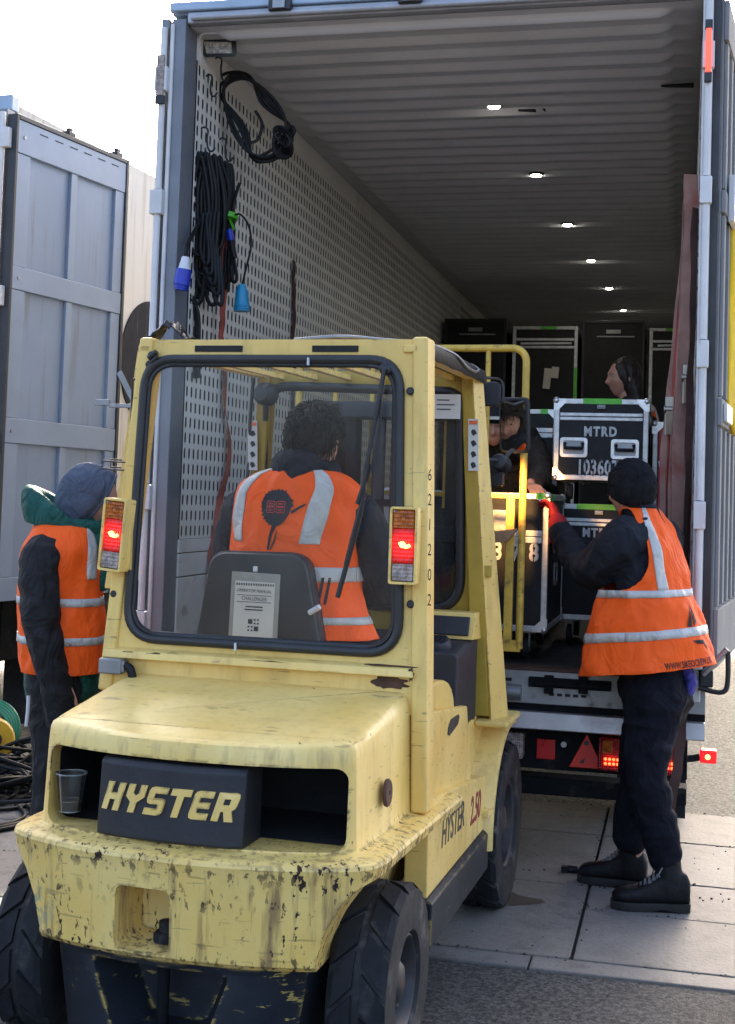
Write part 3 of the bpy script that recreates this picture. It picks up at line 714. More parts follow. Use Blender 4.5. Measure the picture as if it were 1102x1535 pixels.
# ================================================================== THE FORKLIFT
FK = thing("forklift", "worn yellow forklift with a cab, two lit tail lamps and a rusty rear weight", "forklift", FF)
half = [(0, -2.015), (.15, -2.006), (.28, -1.985), (.40, -1.948), (.48, -1.910), (.522, -1.866), (.538, -1.80), (.545, -1.60), (.556, -1.30), (.570, -.95)]
plan = [(-x, y) for x, y in half[::-1]] + half[1:]
PL = spline(plan, 97)
def outline(ins, yf, z, slope=0):
    res = []
    for i, p in enumerate(PL):
        t = (PL[min(i+1, 96)]-PL[max(i-1, 0)]).normalized(); n_ = Vector((-t.y, t.x))   # inward
        q = p+n_*ins; y = min(q.y, yf); res.append((q.x, y, z+slope*max(0, y+1.9)))
    return res
lv = [(.388, .016, -.95, 0), (.402, .003, -.95, 0), (.50, .0, -.95, 0), (.600, -.002, -.95, 0), (.640, -.009, -.95, 0), (.652, -.012, -.95, 0), (.662, -.008, -.95, 0), (.669, .004, -.95, 0),
      (.672, .030, -1.00, 0), (.675, .054, -1.1, 0), (.679, .063, -1.25, 0), (.690, .066, -1.27, 0), (.80, .070, -1.27, 0), (.905, .074, -1.27, .03), (.938, .077, -1.27, .08), (.950, .083, -1.27, .11), (.957, .095, -1.27, .125), (.959, .110, -1.27, .13)]
m = MB(); m.loft([outline(i, yf, z, s_) for z, i, yf, s_ in lv])
cw = m.build("counterweight", "worn yellow paint", FK)
def cutter(mb):
    me = mb.mesh("cutter", "void dark"); o = bpy.data.objects.new("cutter", me); COL.objects.link(o); o.parent = FK; return o
cuts = []
arch = [(.395, .2), (.40, .42), (.425, .50), (.46, .565), (.50, .605), (.545, .626), (.60, .634), (.8, .636), (.8, .2)]
for s_ in (1, -1):
    c = MB(); c.prism([(x*s_, z) for x, z in arch], 'y', -2.3, -.8); cuts.append(cutter(c))
win = rrect(-.437, .447, .683, .902, .035, 5)
c = MB(); c.prism(win, 'y', -2.3, -1.45); cuts.append(cutter(c))
c = MB(); c.loft([[(x, y_, z) for x, z in rrect(-.142-g_, .012+g_, .412-g_, .572+g_, .022, 4)] for y_, g_ in ((-2.2, .012), (-2.0, .004), (-1.85, -.006), (-1.845, -.02))]); cuts.append(cutter(c))
boolean(cw, cuts); finish(cw.data, 32)
# black lining of the opening
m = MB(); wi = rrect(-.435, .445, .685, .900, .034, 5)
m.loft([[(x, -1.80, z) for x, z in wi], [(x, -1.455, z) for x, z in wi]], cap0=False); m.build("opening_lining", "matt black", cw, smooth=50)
MB().box(-.30, .30, -1.30, -.2, .42, .70).build("inner_frame", "undercarriage", FK)
MB().box(-.36, .36, -1.80, -1.2, .44, .62).build("steer_axle_box", "undercarriage", FK)
# name block
def ypl(x): 
    b = min(PL, key=lambda p: abs(p.x-x) if p.y < -1.6 else 9); return b.y
m = MB(); rg = []
for z, o_, in ((.682, .062), (.688, .046), (.88, .060), (.892, .076)):
    top = [(x, ypl(x)+o_+(.012 if i in (0, 12) else 0), z) for i, x in enumerate([-.245+.036*i for i in range(13)])]
    rg.append(top+[(.187, -1.80, z), (-.245, -1.80, z)])
m.loft(rg); blk = m.build("name_panel", "black panel paint", FK, bevel=.006)
LET = {"H": [(0, 0), (1.8, 0), (1.8, 2.7), (3.4, 2.7), (3.4, 0), (5.2, 0), (5.2, 7), (3.4, 7), (3.4, 4.4), (1.8, 4.4), (1.8, 7), (0, 7)],
 "Y": [(1.7, 0), (3.5, 0), (3.5, 2.6), (5.2, 4.0), (5.2, 7), (3.4, 7), (3.4, 4.9), (2.6, 4.2), (1.8, 4.9), (1.8, 7), (0, 7), (0, 4.0), (1.7, 2.6)],
 "S": [(0, 0), (4.0, 0), (4.8, .3), (5.2, 1.1), (5.2, 3.2), (4.9, 3.9), (4.1, 4.25), (1.8, 4.25), (1.8, 5.4), (5.1, 5.4), (5.1, 7), (1.1, 7), (.3, 6.7), (0, 6), (0, 3.8), (.3, 3.0), (1.1, 2.7), (3.4, 2.7), (3.4, 1.6), (0, 1.6)],
 "T": [(1.7, 0), (3.5, 0), (3.5, 5.3), (5.3, 5.3), (5.3, 7), (-.1, 7), (-.1, 5.3), (1.7, 5.3)],
 "E": [(1.1, 0), (5, 0), (5, 1.6), (1.8, 1.6), (1.8, 2.75), (4.7, 2.75), (4.7, 4.25), (1.8, 4.25), (1.8, 5.4), (5, 5.4), (5, 7), (1.1, 7), (.3, 6.7), (0, 6), (0, 1), (.3, .3)],
 "R": [(0, 0), (1.8, 0), (1.8, 2.4), (2.5, 2.4), (3.5, 0), (5.5, 0), (4.4, 2.6), (5.0, 3.0), (5.3, 3.7), (5.3, 5.8), (5.0, 6.6), (4.1, 7), (0, 7), (0, 4.76), (1.8, 4.76), (1.8, 5.5), (3.5, 5.5), (3.5, 4.0), (1.8, 4.0), (1.8, 4.74), (0, 4.74)]}
q = MB(); un = .0107
for i, ch in enumerate("HYSTER"):
    q.prism([(-.228+(i*6.15+x+.30*y)*un, .757+y*un) for x, y in LET[ch]], 'y', -2.103, -2.097)
me = q.mesh("lettering", "yellow paint")
dgm = bpy.data.meshes.new("t"); 
def eval_mesh(o):
    dg = bpy.context.evaluated_depsgraph_get(); dg.update(); return bpy.data.meshes.new_from_object(o.evaluated_get(dg))
bb = bvh_of(blk.data)
for v in me.vertices:
    off = v.co.y+2.1
    h = bb.ray_cast(Vector((v.co.x, -2.4, v.co.z)), Vector((0, 1, 0)))
    if h[0] is not None: v.co.y = h[0].y-.0035+off*.9
obj("lettering", me, blk)
# tow pocket bolt, side cap, lid cap
m = MB(); m.lathe([(.0, .400), (.040, .415), (.040, .432), (.034, .440), (.026, .440), (.026, .466), (.012, .470), (0, .470)], (-.028, -1.915, 0), (0, 0, 1), 20); m.build("tow_pin", "rubber", FK, smooth=40)
m = MB(); m.lathe([(.0, .0), (.038, .0), (.040, .006), (.036, .011), (.008, .012), (.007, .009), (0, .009)], (.487, -1.60, .793), (1, 0, .03), 28); m.build("side_cap", "rust steel", FK, smooth=40)
m = MB(); m.lathe([(.020, .0), (.020, .004), (.012, .005), (.011, .001), (0, .001)], (-.14, -1.66, .982), (0, -.13, 1), 20); m.build("lid_cap", "rust steel", FK, smooth=40)
# black lower weight
m = MB()
bp = [(-.405, -1.78), (-.385, -1.875), (-.30, -1.945), (-.15, -1.975), (0, -1.985), (.15, -1.975), (.28, -1.950), (.365, -1.885), (.385, -1.78), (.385, -1.35), (-.405, -1.35)]
m.loft([[(x*k_, (y+1.6)*(.96 if k_ < 1 else 1)-1.6, z) for x, y in bp] for z, k_ in ((.10, .86), (.11, .88), (.36, .985), (.382, 1.0), (.387, 1.0))])
bl = m.build("lower_weight", "chipped black paint", FK)
c = MB(); c.loft([[(x, y_, z) for x, z in rquad([(-.16-k_, .17), (.10+k_, .17), (.17+k_, .36), (-.24-k_, .36)], .03, 4)] for y_, k_ in ((-2.2, .01), (-1.93, 0), (-1.80, -.05))])
boolean(bl, [cutter(c)]); finish(bl.data, 35)
m = MB(); m.tube([(-.055, -1.87, .12), (-.055, -1.87, .385)], .017, 12); m.build("tow_pin", "undercarriage", FK, smooth=50)
# ---- hood shelf, cab rear wall
m = MB(); m.prism([(-1.34, 1.085), (-1.335, 1.110), (-1.30, 1.120), (-1.28, 1.12), (-1.28, 1.085)], 'x', -.548, .495); m.build("rear_shelf", "yellow paint", FK, bevel=.005)
m = MB(); m.loft([[(x_, y_, z_) for x_, y_ in ((-.56, -1.305), (.505, -1.305), (.505, -1.25), (-.56, -1.25))] for z_ in (.965, 1.085)]); m.build("rear_skirt", "yellow paint", FK, bevel=.004)
wi = rquad([(.440, 1.152), (.415, 2.063), (-.447, 2.063), (-.478, 1.150)], [.11, .10, .10, .11], 8)
oq = [(.523, 1.105), (.478, 2.128), (-.470, 2.128), (-.560, 1.105)]
oo = outer_for(wi, oq)
m = MB(); m.plate(oo, wi, 'y', -1.305, -1.27); rearw = m.build("cab_rear_wall", "yellow paint", FK, smooth=30)
m = MB(); gk = [(x, -1.312, z) for x, z in wi]; m.tube(gk, .0155, 8, closed=True); m.build("window_gasket", "gasket rubber", FK, smooth=60)
gi = rquad([(.422, 1.170), (.398, 2.046), (-.430, 2.046), (-.460, 1.168)], [.10, .09, .09, .10], 8)
m = MB(); m.tube([(x, -1.309, z) for x, z in gi], .0085, 6, closed=True); m.build("window_gasket", "black plastic", FK, smooth=60)
m = MB(); m.prism(wi, 'y', -1.302, -1.298); m.build("rear_glass", "cab glass", FK)
m = MB(); 
for x in (-.09, .12):
    m = MB(); m.box(x-.003, x+.003, -1.333, -1.324, (1.145 if x < 0 else 2.055)-.012, (1.145 if x < 0 else 2.055)+.012); m.build("gasket_clip", "plug white", FK)
# slots
for x0, x1 in ((-.277, -.112), (.125, .277)):
    MB().box(x0, x1, -1.3095, -1.3045, 2.088, 2.108).build("vent_slot", "void dark", FK)
for x, z in ((-.435, 2.045), (-.428, 2.075), (.452, 1.965), (.474, 1.308), (-.527, 1.29), (.388, 1.335+.7)):
    q = MB(); q.lathe([(.011, 0), (.013, .004), (.013, .012), (.008, .016), (0, .016)], (x, -1.305, z), (0, -1, 0), 10); q.build("rubber_stop", "black plastic", FK, smooth=40)
q = MB(); q.tube([(-.433, -1.32, 2.066), (-.405, -1.325, 2.085)], .010); q.tube([(-.425, -1.32, 2.05), (-.40, -1.325, 2.07)], .008); q.build("stop_clip", "black plastic", FK, smooth=60)
# rear posts
def post(name, mt, b0, t0, w_, d_, **k_):
    q = MB(); (x, y, z), (X, Y, Z) = b0, t0
    q.hexa([(x, y, z), (x+w_, y, z), (x+w_, y+d_, z), (x, y+d_, z), (X, Y, Z), (X+w_, Y, Z), (X+w_, Y+d_, Z), (X, Y+d_, Z)]); return q.build(name, mt, FK, **k_)
post("rear_post", "yellow paint", (.492, -1.318, .675), (.453, -1.318, 2.135), .052, .10, bevel=.010)
post("rear_post", "yellow paint", (-.572, -1.318, .975), (-.472, -1.318, 2.135), .050, .10, bevel=.010)
q = MB(); q.hexa([(-.600, -1.24, 1.30), (-.560, -1.24, 1.30), (-.560, -1.20, 1.30), (-.600, -1.20, 1.30), (-.515, -1.24, 2.10), (-.480, -1.24, 2.10), (-.480, -1.20, 2.10), (-.515, -1.20, 2.10)]); q.build("door_flange", "yellow paint", FK, bevel=.004)
# stacked numbers on the right post
for i, ch in enumerate("621202"):
    me = text_mesh(ch, .052, "number print", ext=.0006); z = 1.705-.0765*i
    place(me, (.534-.0267*(z-1.3), -1.3188, z), (1, 0, 0), (-.0267, 0, 1), sx=.48); obj("number", me, FK)
# ---- tail lamps
def tail(cx, zc, sgn):
    t = bpy.data.objects.new("tail_lamp", None); COL.objects.link(t); t.parent = FK; t.location = (cx, -1.33, zc)
    m = MB(); m.plate(rrect(-.044, .044, -.118, .118, .006, 2), rrect(-.036, .036, -.110, .110, .004, 2), 'y', -.045, .015); m.box(-.036, .036, -.008, .012, -.110, .110)
    m.build("lamp_housing", "yellow paint", t, bevel=.002)
    for nm, z0, z1, mt in (("amber_lens", .052, .108, "amber lens"), ("red_lens", -.053, .050, "lit tail lens"), ("clear_lens", -.108, -.055, "clear lens")):
        MB().box(-.034, .034, -.040, -.008, z0, z1).build(nm, mt, t, bevel=.004)
    m = MB(); m.tube(spline([(-.012, -.0425, .004), (.0, -.043, .008), (.008, -.043, -.004), (.022, -.0425, .002)], 10), .005); m.sphere((.0, -.043, .001), (.011, .004, .008), 10, 6)
    m.build("filament", "lit bulb red", t, smooth=180)
    m = MB(); m.tube([(.014*cos(a_), -.0405, .080+.014*sin(a_)) for a_ in [2*pi*i/20 for i in range(20)]], .0022, 6, closed=True); m.sphere((0, -.040, .080), (.006, .003, .006), 8, 6); m.build("bulb_ring", "amber lens", t, smooth=60)
    m = MB(); m.tube([(.016*cos(a_), -.0405, -.082+.016*sin(a_)) for a_ in [2*pi*i/20 for i in range(20)]], .002, 6, closed=True); m.build("bulb_ring", "clear lens", t, smooth=60)
    for sx, sz in ((-.030, .103), (.030, -.103)):
        m = MB(); m.lathe([(.0035, 0), (.0035, .0025), (0, .003)], (sx, -.040, sz), (0, -1, 0), 8); m.build("lens_screw", "grey steel", t)
    return t
tail(.458, 1.488, 1)
tl = tail(-.508, 1.484, -1); tl.rotation_euler = (0, radians(4), radians(-8))
MB().box(-.490, -.462, -1.345, -1.306, 1.37, 1.60).build("lamp_bracket", "yellow paint", FK, bevel=.004)
# ---- roof guard
RZ0, RZ1 = 2.085, 2.122
yf, yr = -.12, -1.318
for s_ in (1, -1):
    q = MB(); q.hexa([(s_*.425, yr, RZ0), (s_*.475, yr, RZ0), (s_*.450, yf, RZ0+.02), (s_*.405, yf, RZ0+.02), (s_*.425, yr, RZ1-.012), (s_*.475, yr, RZ1-.012), (s_*.450, yf, RZ1+.012), (s_*.405, yf, RZ1+.012)]); q.build("roof_rail", "yellow paint", FK, bevel=.005)
for y_ in (yr+.055, yf-.05):
    MB().box(-.43, .43, y_, y_+.05, RZ0-.012 if y_ > -1 else RZ0-.0, RZ1-.008 if y_ < -1 else RZ1+.01).build("roof_crossbar", "yellow paint", FK, bevel=.005)
for i in range(6):
    x_ = -.35+.14*i; q = MB(); q.hexa([(x_-.014, yr+.052, RZ0), (x_+.014, yr+.052, RZ0), (x_+.014, yf-.052, RZ0+.014), (x_-.014, yf-.052, RZ0+.014), (x_-.014, yr+.052, RZ0+.02), (x_+.014, yr+.052, RZ0+.02), (x_+.014, yf-.052, RZ0+.034), (x_-.014, yf-.052, RZ0+.034)]); q.build("roof_bar", "yellow paint", FK)
m = MB(); nn = 14
for s_ in (1,):
    top = [[(x_, yr+.06+(yf-yr-.06)*j/nn, RZ1+.004+.02*j/nn+.003*noise.noise((x_*4, j*.6, 1))) for x_ in (.30, .36, .42, .484-.024*j/nn)]+[(.492-.028*j/nn+.002*sin(j*2), yr+.06+(yf-yr-.06)*j/nn, RZ1-.045+.02*j/nn+.006*noise.noise((j*.9, 2, 3)))] for j in range(nn+1)]
    m.loft(top, closed=False)
o = m.build("roof_cover", "black plastic", FK, smooth=40); sd_ = o.modifiers.new("thick", 'SOLIDIFY'); sd_.thickness = .004; sd_.offset = 1
m = MB(); m.tube(spline([(.05, -1.27, 2.132), (.20, -1.25, 2.145), (.33, -1.2, 2.14), (.44, -1.05, 2.145), (.478, -.8, 2.14), (.486, -.62, 2.115), (.484, -.45, 2.115), (.474, -.34, 2.135), (.45, -.36, 2.15)], 36), .0055, 6)
m.build("roof_wire", "grey steel", FK, smooth=60)
# ---- front frame: leaning windscreen
def wy(z): return -.14-.10*(z-1.2)/.95       # depth of the screen plane at height z
wf = rquad([(.395, 1.205), (.388, 2.055), (-.425, 2.075), (-.430, 1.205)], [.13, .06, .12, .10], 8)
fo = outer_for(wf, [(.535, .93), (.425, 2.135), (-.425, 2.135), (-.535, .93)])
def lean(mb):
    for v in mb.bm.verts: v.co.y += wy(v.co.z)
    return mb
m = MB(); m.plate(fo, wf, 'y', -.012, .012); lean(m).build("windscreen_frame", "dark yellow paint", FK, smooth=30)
m = MB(); m.tube([(x, -.016, z) for x, z in wf], .019, 8, closed=True); lean(m).build("windscreen_gasket", "gasket rubber", FK, smooth=60)
m = MB(); m.prism(wf, 'y', -.002, .002); lean(m).build("windscreen", "front glass", FK)
m = MB(); m.tube([(.10, .025, 1.22), (.06, .03, 1.62)], .007, 6); m.tube([(.14, .025, 1.22), (.22, .03, 1.60)], .005, 6); m.box(.02, .10, .02, .035, 1.60, 1.63); lean(m).build("front_wiper", "black plastic", FK, smooth=60)
# front posts
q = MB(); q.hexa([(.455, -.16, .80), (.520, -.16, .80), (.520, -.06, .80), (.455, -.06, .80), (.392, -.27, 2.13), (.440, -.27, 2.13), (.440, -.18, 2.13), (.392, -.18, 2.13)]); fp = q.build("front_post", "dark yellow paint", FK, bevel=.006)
q = MB(); q.hexa([(.520, -.150, .78), (.565, -.02, .78), (.575, -.03, .78), (.531, -.160, .78), (.430, -.262, 2.135), (.455, -.18, 2.135), (.463, -.185, 2.135), (.438, -.27, 2.135)]); q.build("door_channel", "yellow paint", FK, bevel=.003)
MB().box(.425, .505, -.255, -.215, 1.34, 1.385).xf(Matrix.Translation((.01, .055, 0))).build("post_clamp", "dark yellow paint", FK, bevel=.003)
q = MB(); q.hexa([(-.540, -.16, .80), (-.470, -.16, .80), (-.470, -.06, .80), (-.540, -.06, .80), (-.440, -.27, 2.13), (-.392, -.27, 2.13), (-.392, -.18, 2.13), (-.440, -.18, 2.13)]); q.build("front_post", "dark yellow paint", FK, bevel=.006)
q = MB(); q.tube(spline([(-.455, -.29, 2.10), (-.470, -.27, 1.9), (-.462, -.255, 1.85), (-.480, -.25, 1.7), (-.485, -.22, 1.5)], 20), .008, 6); q.build("door_seal", "gasket rubber", FK, smooth=60)
for X_, Zt in ((.4305, 1.95), (-.475, 1.93)):
    q = MB(); y0 = -.268; 
    q.hexa([(X_, -.258, Zt-.20), (X_+.040, -.258, Zt-.20), (X_+.040, -.2555, Zt-.20), (X_, -.2555, Zt-.20), (X_-.004, -.272, Zt), (X_+.036, -.272, Zt), (X_+.036, -.2695, Zt), (X_-.004, -.2695, Zt)]); stk = q.build("warning_sticker", "sticker white", FK)
    MB().obox((X_+.017, -.2725, Zt-.014), (1, 0, 0), (0, 1, -.07), (0, .07, 1), .032, .002, .014).build("sticker_band", "sticker orange", stk)
    for k_ in range(4):
        q = MB(); zc = Zt-.05-.042*k_; yc = -.2715+.07*(Zt-zc)
        q.lathe([(0, 0), (.010, 0), (.010, .0014), (0, .0014)], (X_+.018, yc, zc), (0, -1, .0), 7); q.obox((X_+.022, yc-.001, zc-.008), (1, 0, .6), (0, 1, 0), (-.6, 0, 1), .018, .0015, .007); q.build("pictogram", "number print", stk)
MB().obox((.345, -.285, 1.995), (1, 0, 0), (0, 1, 0), (0, 0, 1), .105, .004, .095).build("notice_card", "sticker white", FK)
for k_ in range(3):
    MB().box(.305, .305+(.05, .07, .055)[k_], -.2885, -.2872, 2.018-.018*k_, 2.022-.018*k_).build("notice_line", "paper ink", FK)
# dash
m = MB(); m.hexa([(.20, -.30, 1.105), (.475, -.30, 1.105), (.485, -.16, 1.10), (.20, -.16, 1.10), (.20, -.26, 1.205), (.478, -.26, 1.205), (.478, -.16, 1.205), (.20, -.16, 1.205)]); m.build("dash_frame", "yellow paint", FK, bevel=.004)
MB().obox((.335, -.288, 1.155), (1, 0, 0), (0, 1, -.4), (0, .4, 1), .245, .010, .075).build("dash_panel", "black plastic", FK, bevel=.004)
m = MB(); m.loft([[(x_, y_, z_) for x_, z_ in rquad([(.455, .80), (.46, 1.075), (-.40, 1.075), (-.40, .80)], .03, 4)] for y_ in (-.50, -.46)]+[[(x_, -.20, z_) for x_, z_ in rquad([(.475, .78), (.475, 1.12), (-.42, 1.12), (-.42, .78)], .03, 4)]]); m.build("cowl", "dash plastic", FK, bevel=.008)
m = MB(); m.lathe([(.048, -.01), (.050, .03), (.042, .045), (.030, .048), (.0, .044)], (.365, -.40, 1.07), (0, -.35, 1), 24); vent = m.build("air_vent", "dash plastic", FK, smooth=40)
for k_ in range(3):
    o_ = (-.018, 0, .018)[k_]
    MB().obox((.365+o_, -.417, 1.1175), (0, 1, .35), (1, 0, 0), (0, -.35, 1), .06, .004, .004).build("vent_slat", "black plastic", vent)
    MB().obox((.365, -.417+o_, 1.1175+.35*o_), (1, 0, 0), (0, 1, .35), (0, -.35, 1), .06, .004, .004).build("vent_slat", "black plastic", vent)
# steering wheel
m = MB(); sc_ = V(-.10, -.42, 1.22); m.tube([sc_+V(.17*cos(a_), .13*sin(a_), .11*sin(a_)) for a_ in [2*pi*i/32 for i in range(32)]], .013, 8, closed=True); m.tube([sc_, sc_+V(0, .10, -.16)], .025); m.tube([sc_-V(.17, 0, 0), sc_+V(.17, 0, 0)], .012); m.build("steering_wheel", "black plastic", FK, smooth=60)
# ---- seat base, hood side, frame sides
m = MB(); m.loft([[(x_, y_, z_) for y_, z_ in ((-1.27, .62), (-.62, .62), (-.62, .86), (-.625, .90), (-.645, .94), (-.68, .972), (-.73, .998), (-.80, 1.015), (-.90, 1.024), (-1.27, 1.02))] for x_ in (-.46, -.45, .45, .479)]); m.build("engine_hood", "yellow paint", FK, bevel=.02, seg=3)
q = MB(); q.hexa([(.480, -1.18, .70), (.510, -1.18, .70), (.510, -.43, .590), (.480, -.43, .590), (.480, -1.18, .960), (.510, -1.18, .960), (.510, -.55, .895), (.480, -.55, .895)]); sp = q.build("hood_side_panel", "yellow paint", FK, bevel=.006)
q = MB(); q.prism([(-.88, .868), (-.84, .890), (-.72, .890), (-.70, .880), (-.72, .856), (-.86, .838), (-.885, .845)], 'x', .5105, .5135); q.build("panel_latch", "black plastic", sp, bevel=.001)
for s_ in (1, -1):
    q = MB(); q.prism([(-1.24, .40), (-.30, .40), (-.27, .545), (-.29, .60), (-1.10, .69), (-1.24, .70)] if s_ > 0 else [(-1.24, .40), (-.30, .40), (-.27, .545), (-1.10, .69), (-1.24, .70)], 'x', s_*.46, s_*.535); fs = q.build("frame_side", "yellow paint", FK, bevel=.006)
    q = MB(); q.loft([[(s_*x_, y_, z_) for x_, z_ in ((.42, .24), (.520, .225), (.548, .25), (.552, .385), (.535, .398), (.42, .398))] for y_ in (-1.235, -.26)]); q.build("step_guard", "chipped black paint", FK, bevel=.006)
    if s_ > 0:
        me = text_mesh("HYSTER", .125, "decal dark", ext=.0006, shear=.12, offset=.002); place(me, (.5358, -.865, .545), (0, 1, -.02), (0, 0, 1), sx=.84); obj("lettering", me, fs)
        me = text_mesh("2.50", .140, "decal red", ext=.0006, shear=.12, offset=.002); place(me, (.5358, -.47, .515), (0, 1, -.02), (0, 0, 1), sx=.80); obj("lettering", me, fs)
    # front wing: curved plate over the wheel
    rg = []; R_ = .395
    for i in range(13):
        a_ = radians(78+8.6*i); cy_, cz_ = .13-R_*cos(pi-a_)*-1, .33+R_*sin(a_)
        cy_ = .13+R_*cos(a_); rg.append([(s_*x_, cy_+dr*cos(a_), cz_+dr*sin(a_)) for x_, dr in ((.36, 0), (.555, 0), (.568, .008), (.568, .022), (.555, .03), (.36, .03))])
    q = MB(); q.loft(rg); q.build("front_wing", "yellow paint", FK, smooth=40)
    q = MB(); q.prism([(-.28, .42), (-.10, .42), (.10, .78), (.10, .80), (-.25, .80), (-.30, .78), (-.30, .50)], 'x', s_*.36, s_*.47); q.build("wing_inner", "yellow paint", FK, bevel=.008)
    q = MB(); q.box(min(s_*.47, s_*.60), max(s_*.47, s_*.60), -.20, .12, .765, .79); q.build("wing_top", "yellow paint", FK, bevel=.01)
    q = MB(); q.box(min(s_*.44, s_*.56), max(s_*.44, s_*.56), -.34, -.255, .455, .475); st = q.build("step", "yellow paint", FK, bevel=.003)
    for k_ in range(4): MB().box(s_*(.47+.02*k_)-.004, s_*(.47+.02*k_)+.004, -.335, -.265, .4755, .4765).build("step_slot", "void dark", st)
# floor of the cab
MB().box(-.46, .46, -.62, -.1, .60, .63).build("cab_floor", "rubber", FK)
# ---- wheels with lugged tyres
def lugged(parent, R, W, n_):
    q = MB()
    for i in range(n_):
        for s_ in (1, -1):
            a0 = 2*pi*(i+(.5 if s_ < 0 else 0))/n_; rg = []
            for t in (0, .25, .5, .75, 1):
                a_ = a0+t*.62*2*pi/n_; xx = s_*(.012+t*(W/2-.012)); hw = .462*2*pi/n_*(1 if t < .9 else .9); Rr = R if t < .9 else R-.012
                rg.append([(xx, (R-.03)*cos(a_-hw), (R-.03)*sin(a_-hw)), (xx, (R-.03)*cos(a_+hw), (R-.03)*sin(a_+hw)), (xx, Rr*cos(a_+hw*.86), Rr*sin(a_+hw*.86)), (xx, Rr*cos(a_-hw*.86), Rr*sin(a_-hw*.86))])
            q.loft(rg)
    q.build("tread", "rubber", parent, smooth=20, kind="stuff")
def fwheel(x, y, z, R, W, rr, n_, face):
    wp = bpy.data.objects.new("wheel", None); COL.objects.link(wp); wp.parent = FK; wp.location = (x, y, z)
    t = MB(); h = W/2
    t.lathe([(rr, -h*.80), (rr*1.08, -h*.97), (R*.80, -h), (R*.935, -h*.965), (R-.013, -h*.88), (R-.013, h*.88), (R*.935, h*.965), (R*.80, h), (rr*1.08, h*.97), (rr, h*.80), (rr, -h*.80)], (0, 0, 0), (1, 0, 0), 48)
    t.build("tyre", "dusty rubber", wp, smooth=40); lugged(wp, R, W*.96, n_)
    f = face; q = MB(); q.lathe([(rr, -h*.8*f), (rr*1.02, h*.80*f), (rr*.96, h*.86*f), (rr*.90, h*.78*f), (rr*.84, h*.30*f), (rr*.60, h*.18*f)], (0, 0, 0), (1, 0, 0), 40); q.build("rim", "rim steel", wp, smooth=40)
    q = MB(); q.lathe([(rr*.62, h*.10*f), (rr*.50, h*.25*f), (rr*.46, h*.55*f), (rr*.36, h*.72*f), (rr*.16, h*.80*f), (0, h*.81*f)], (0, 0, 0), (1, 0, 0), 24); q.build("hub", "rim steel", wp, smooth=40)
    for i in range(6):
        a = 2*pi*i/6; q = MB(); q.lathe([(.011, 0), (.011, .022), (.006, .026), (0, .026)], (h*.2*f, rr*.70*cos(a), rr*.70*sin(a)), (f, 0, 0), 6); q.build("wheel_nut", "rim steel", wp)
fwheel(.490, -1.61, .272, .272, .170, .135, 15, 1); fwheel(-.515, -1.61, .272, .272, .170, .135, 15, -1)
fwheel(.475, .13, .330, .330, .185, .175, 17, 1); fwheel(-.475, .13, .330, .330, .185, .175, 17, -1)
MB().box(-.42, .42, -1.66, -1.56, .20, .34).build("steer_axle", "undercarriage", FK)
# ---- mast, carriage, load backrest, forks
for s_ in (1, -1):
    MB().box(s_*.31-.035, s_*.31+.035, .33, .44, .12, 2.05).build("mast_channel", "undercarriage", FK, bevel=.004)
    MB().box(s_*.23-.025, s_*.23+.025, .36, .46, .50, 2.03).build("mast_channel", "undercarriage", FK, bevel=.004)
    q = MB(); q.tube([(s_*.10, .37, .5), (s_*.10, .37, 2.0)], .030, 10); q.build("lift_ram", "dash plastic", FK, smooth=60)
    MB().box(s_*.045-.009, s_*.045+.009, .40, .41, .6, 2.0).build("lift_chain", "rust steel", FK)
    q = MB(); q.loft([[(s_*.22+x_, y_, z_) for x_, z_ in ((-.05, .925), (.05, .925), (.05, .925+h_), (-.05, .925+h_))] for y_, h_ in ((.52, .045), (1.3, .030), (1.55, .012))]); q.build("fork", "rim steel", FK, bevel=.003)
MB().box(-.345, .345, .33, .46, 1.985, 2.06).build("mast_crossbar", "dash plastic", FK, bevel=.01)
MB().box(-.345, .345, .35, .44, 1.45, 1.52).build("mast_crossbar", "undercarriage", FK, bevel=.005)
br = []
q = MB(); q.tube([(-.525, .5, 1.0)]+[(-.525+.06*(1-cos(a_)), .5, 2.255+.06*sin(a_)) for a_ in [radians(90*i/6) for i in range(7)]]+[(.525-.06*(1-cos(a_)), .5, 2.255+.06*sin(a_)) for a_ in [radians(90-90*i/6) for i in range(7)]]+[(.525, .5, 1.0)], .0165, 10)
bk = q.build("load_backrest", "backrest yellow", FK, smooth=60)
for x_ in (-.35, -.175, 0, .175, .355):
    q = MB(); q.tube([(x_, .5, 1.60), (x_, .5, 2.315)], .012, 8); q.build("backrest_bar", "backrest yellow", bk, smooth=60)
MB().box(.455, .492, .487, .513, .985, 1.66).build("backrest_bar", "backrest yellow", bk, bevel=.003)
for z0, z1 in ((1.652, 1.672), (.985, 1.035)):
    MB().box(-.53, .53, .488, .512, z0, z1).build("backrest_rail", "backrest yellow", bk, bevel=.003)
MB().box(-.44, .44, .46, .487, .93, 1.03).build("fork_carriage", "undercarriage", FK, bevel=.004)
q = MB(); P = rquad([(.36, 1.452), (.47, 1.462), (.515, 1.522), (.36, 1.50)], .012, 3); q.prism(P, 'y', .44, .47); q.build("backrest_bracket", "brown tape", FK, bevel=.004)
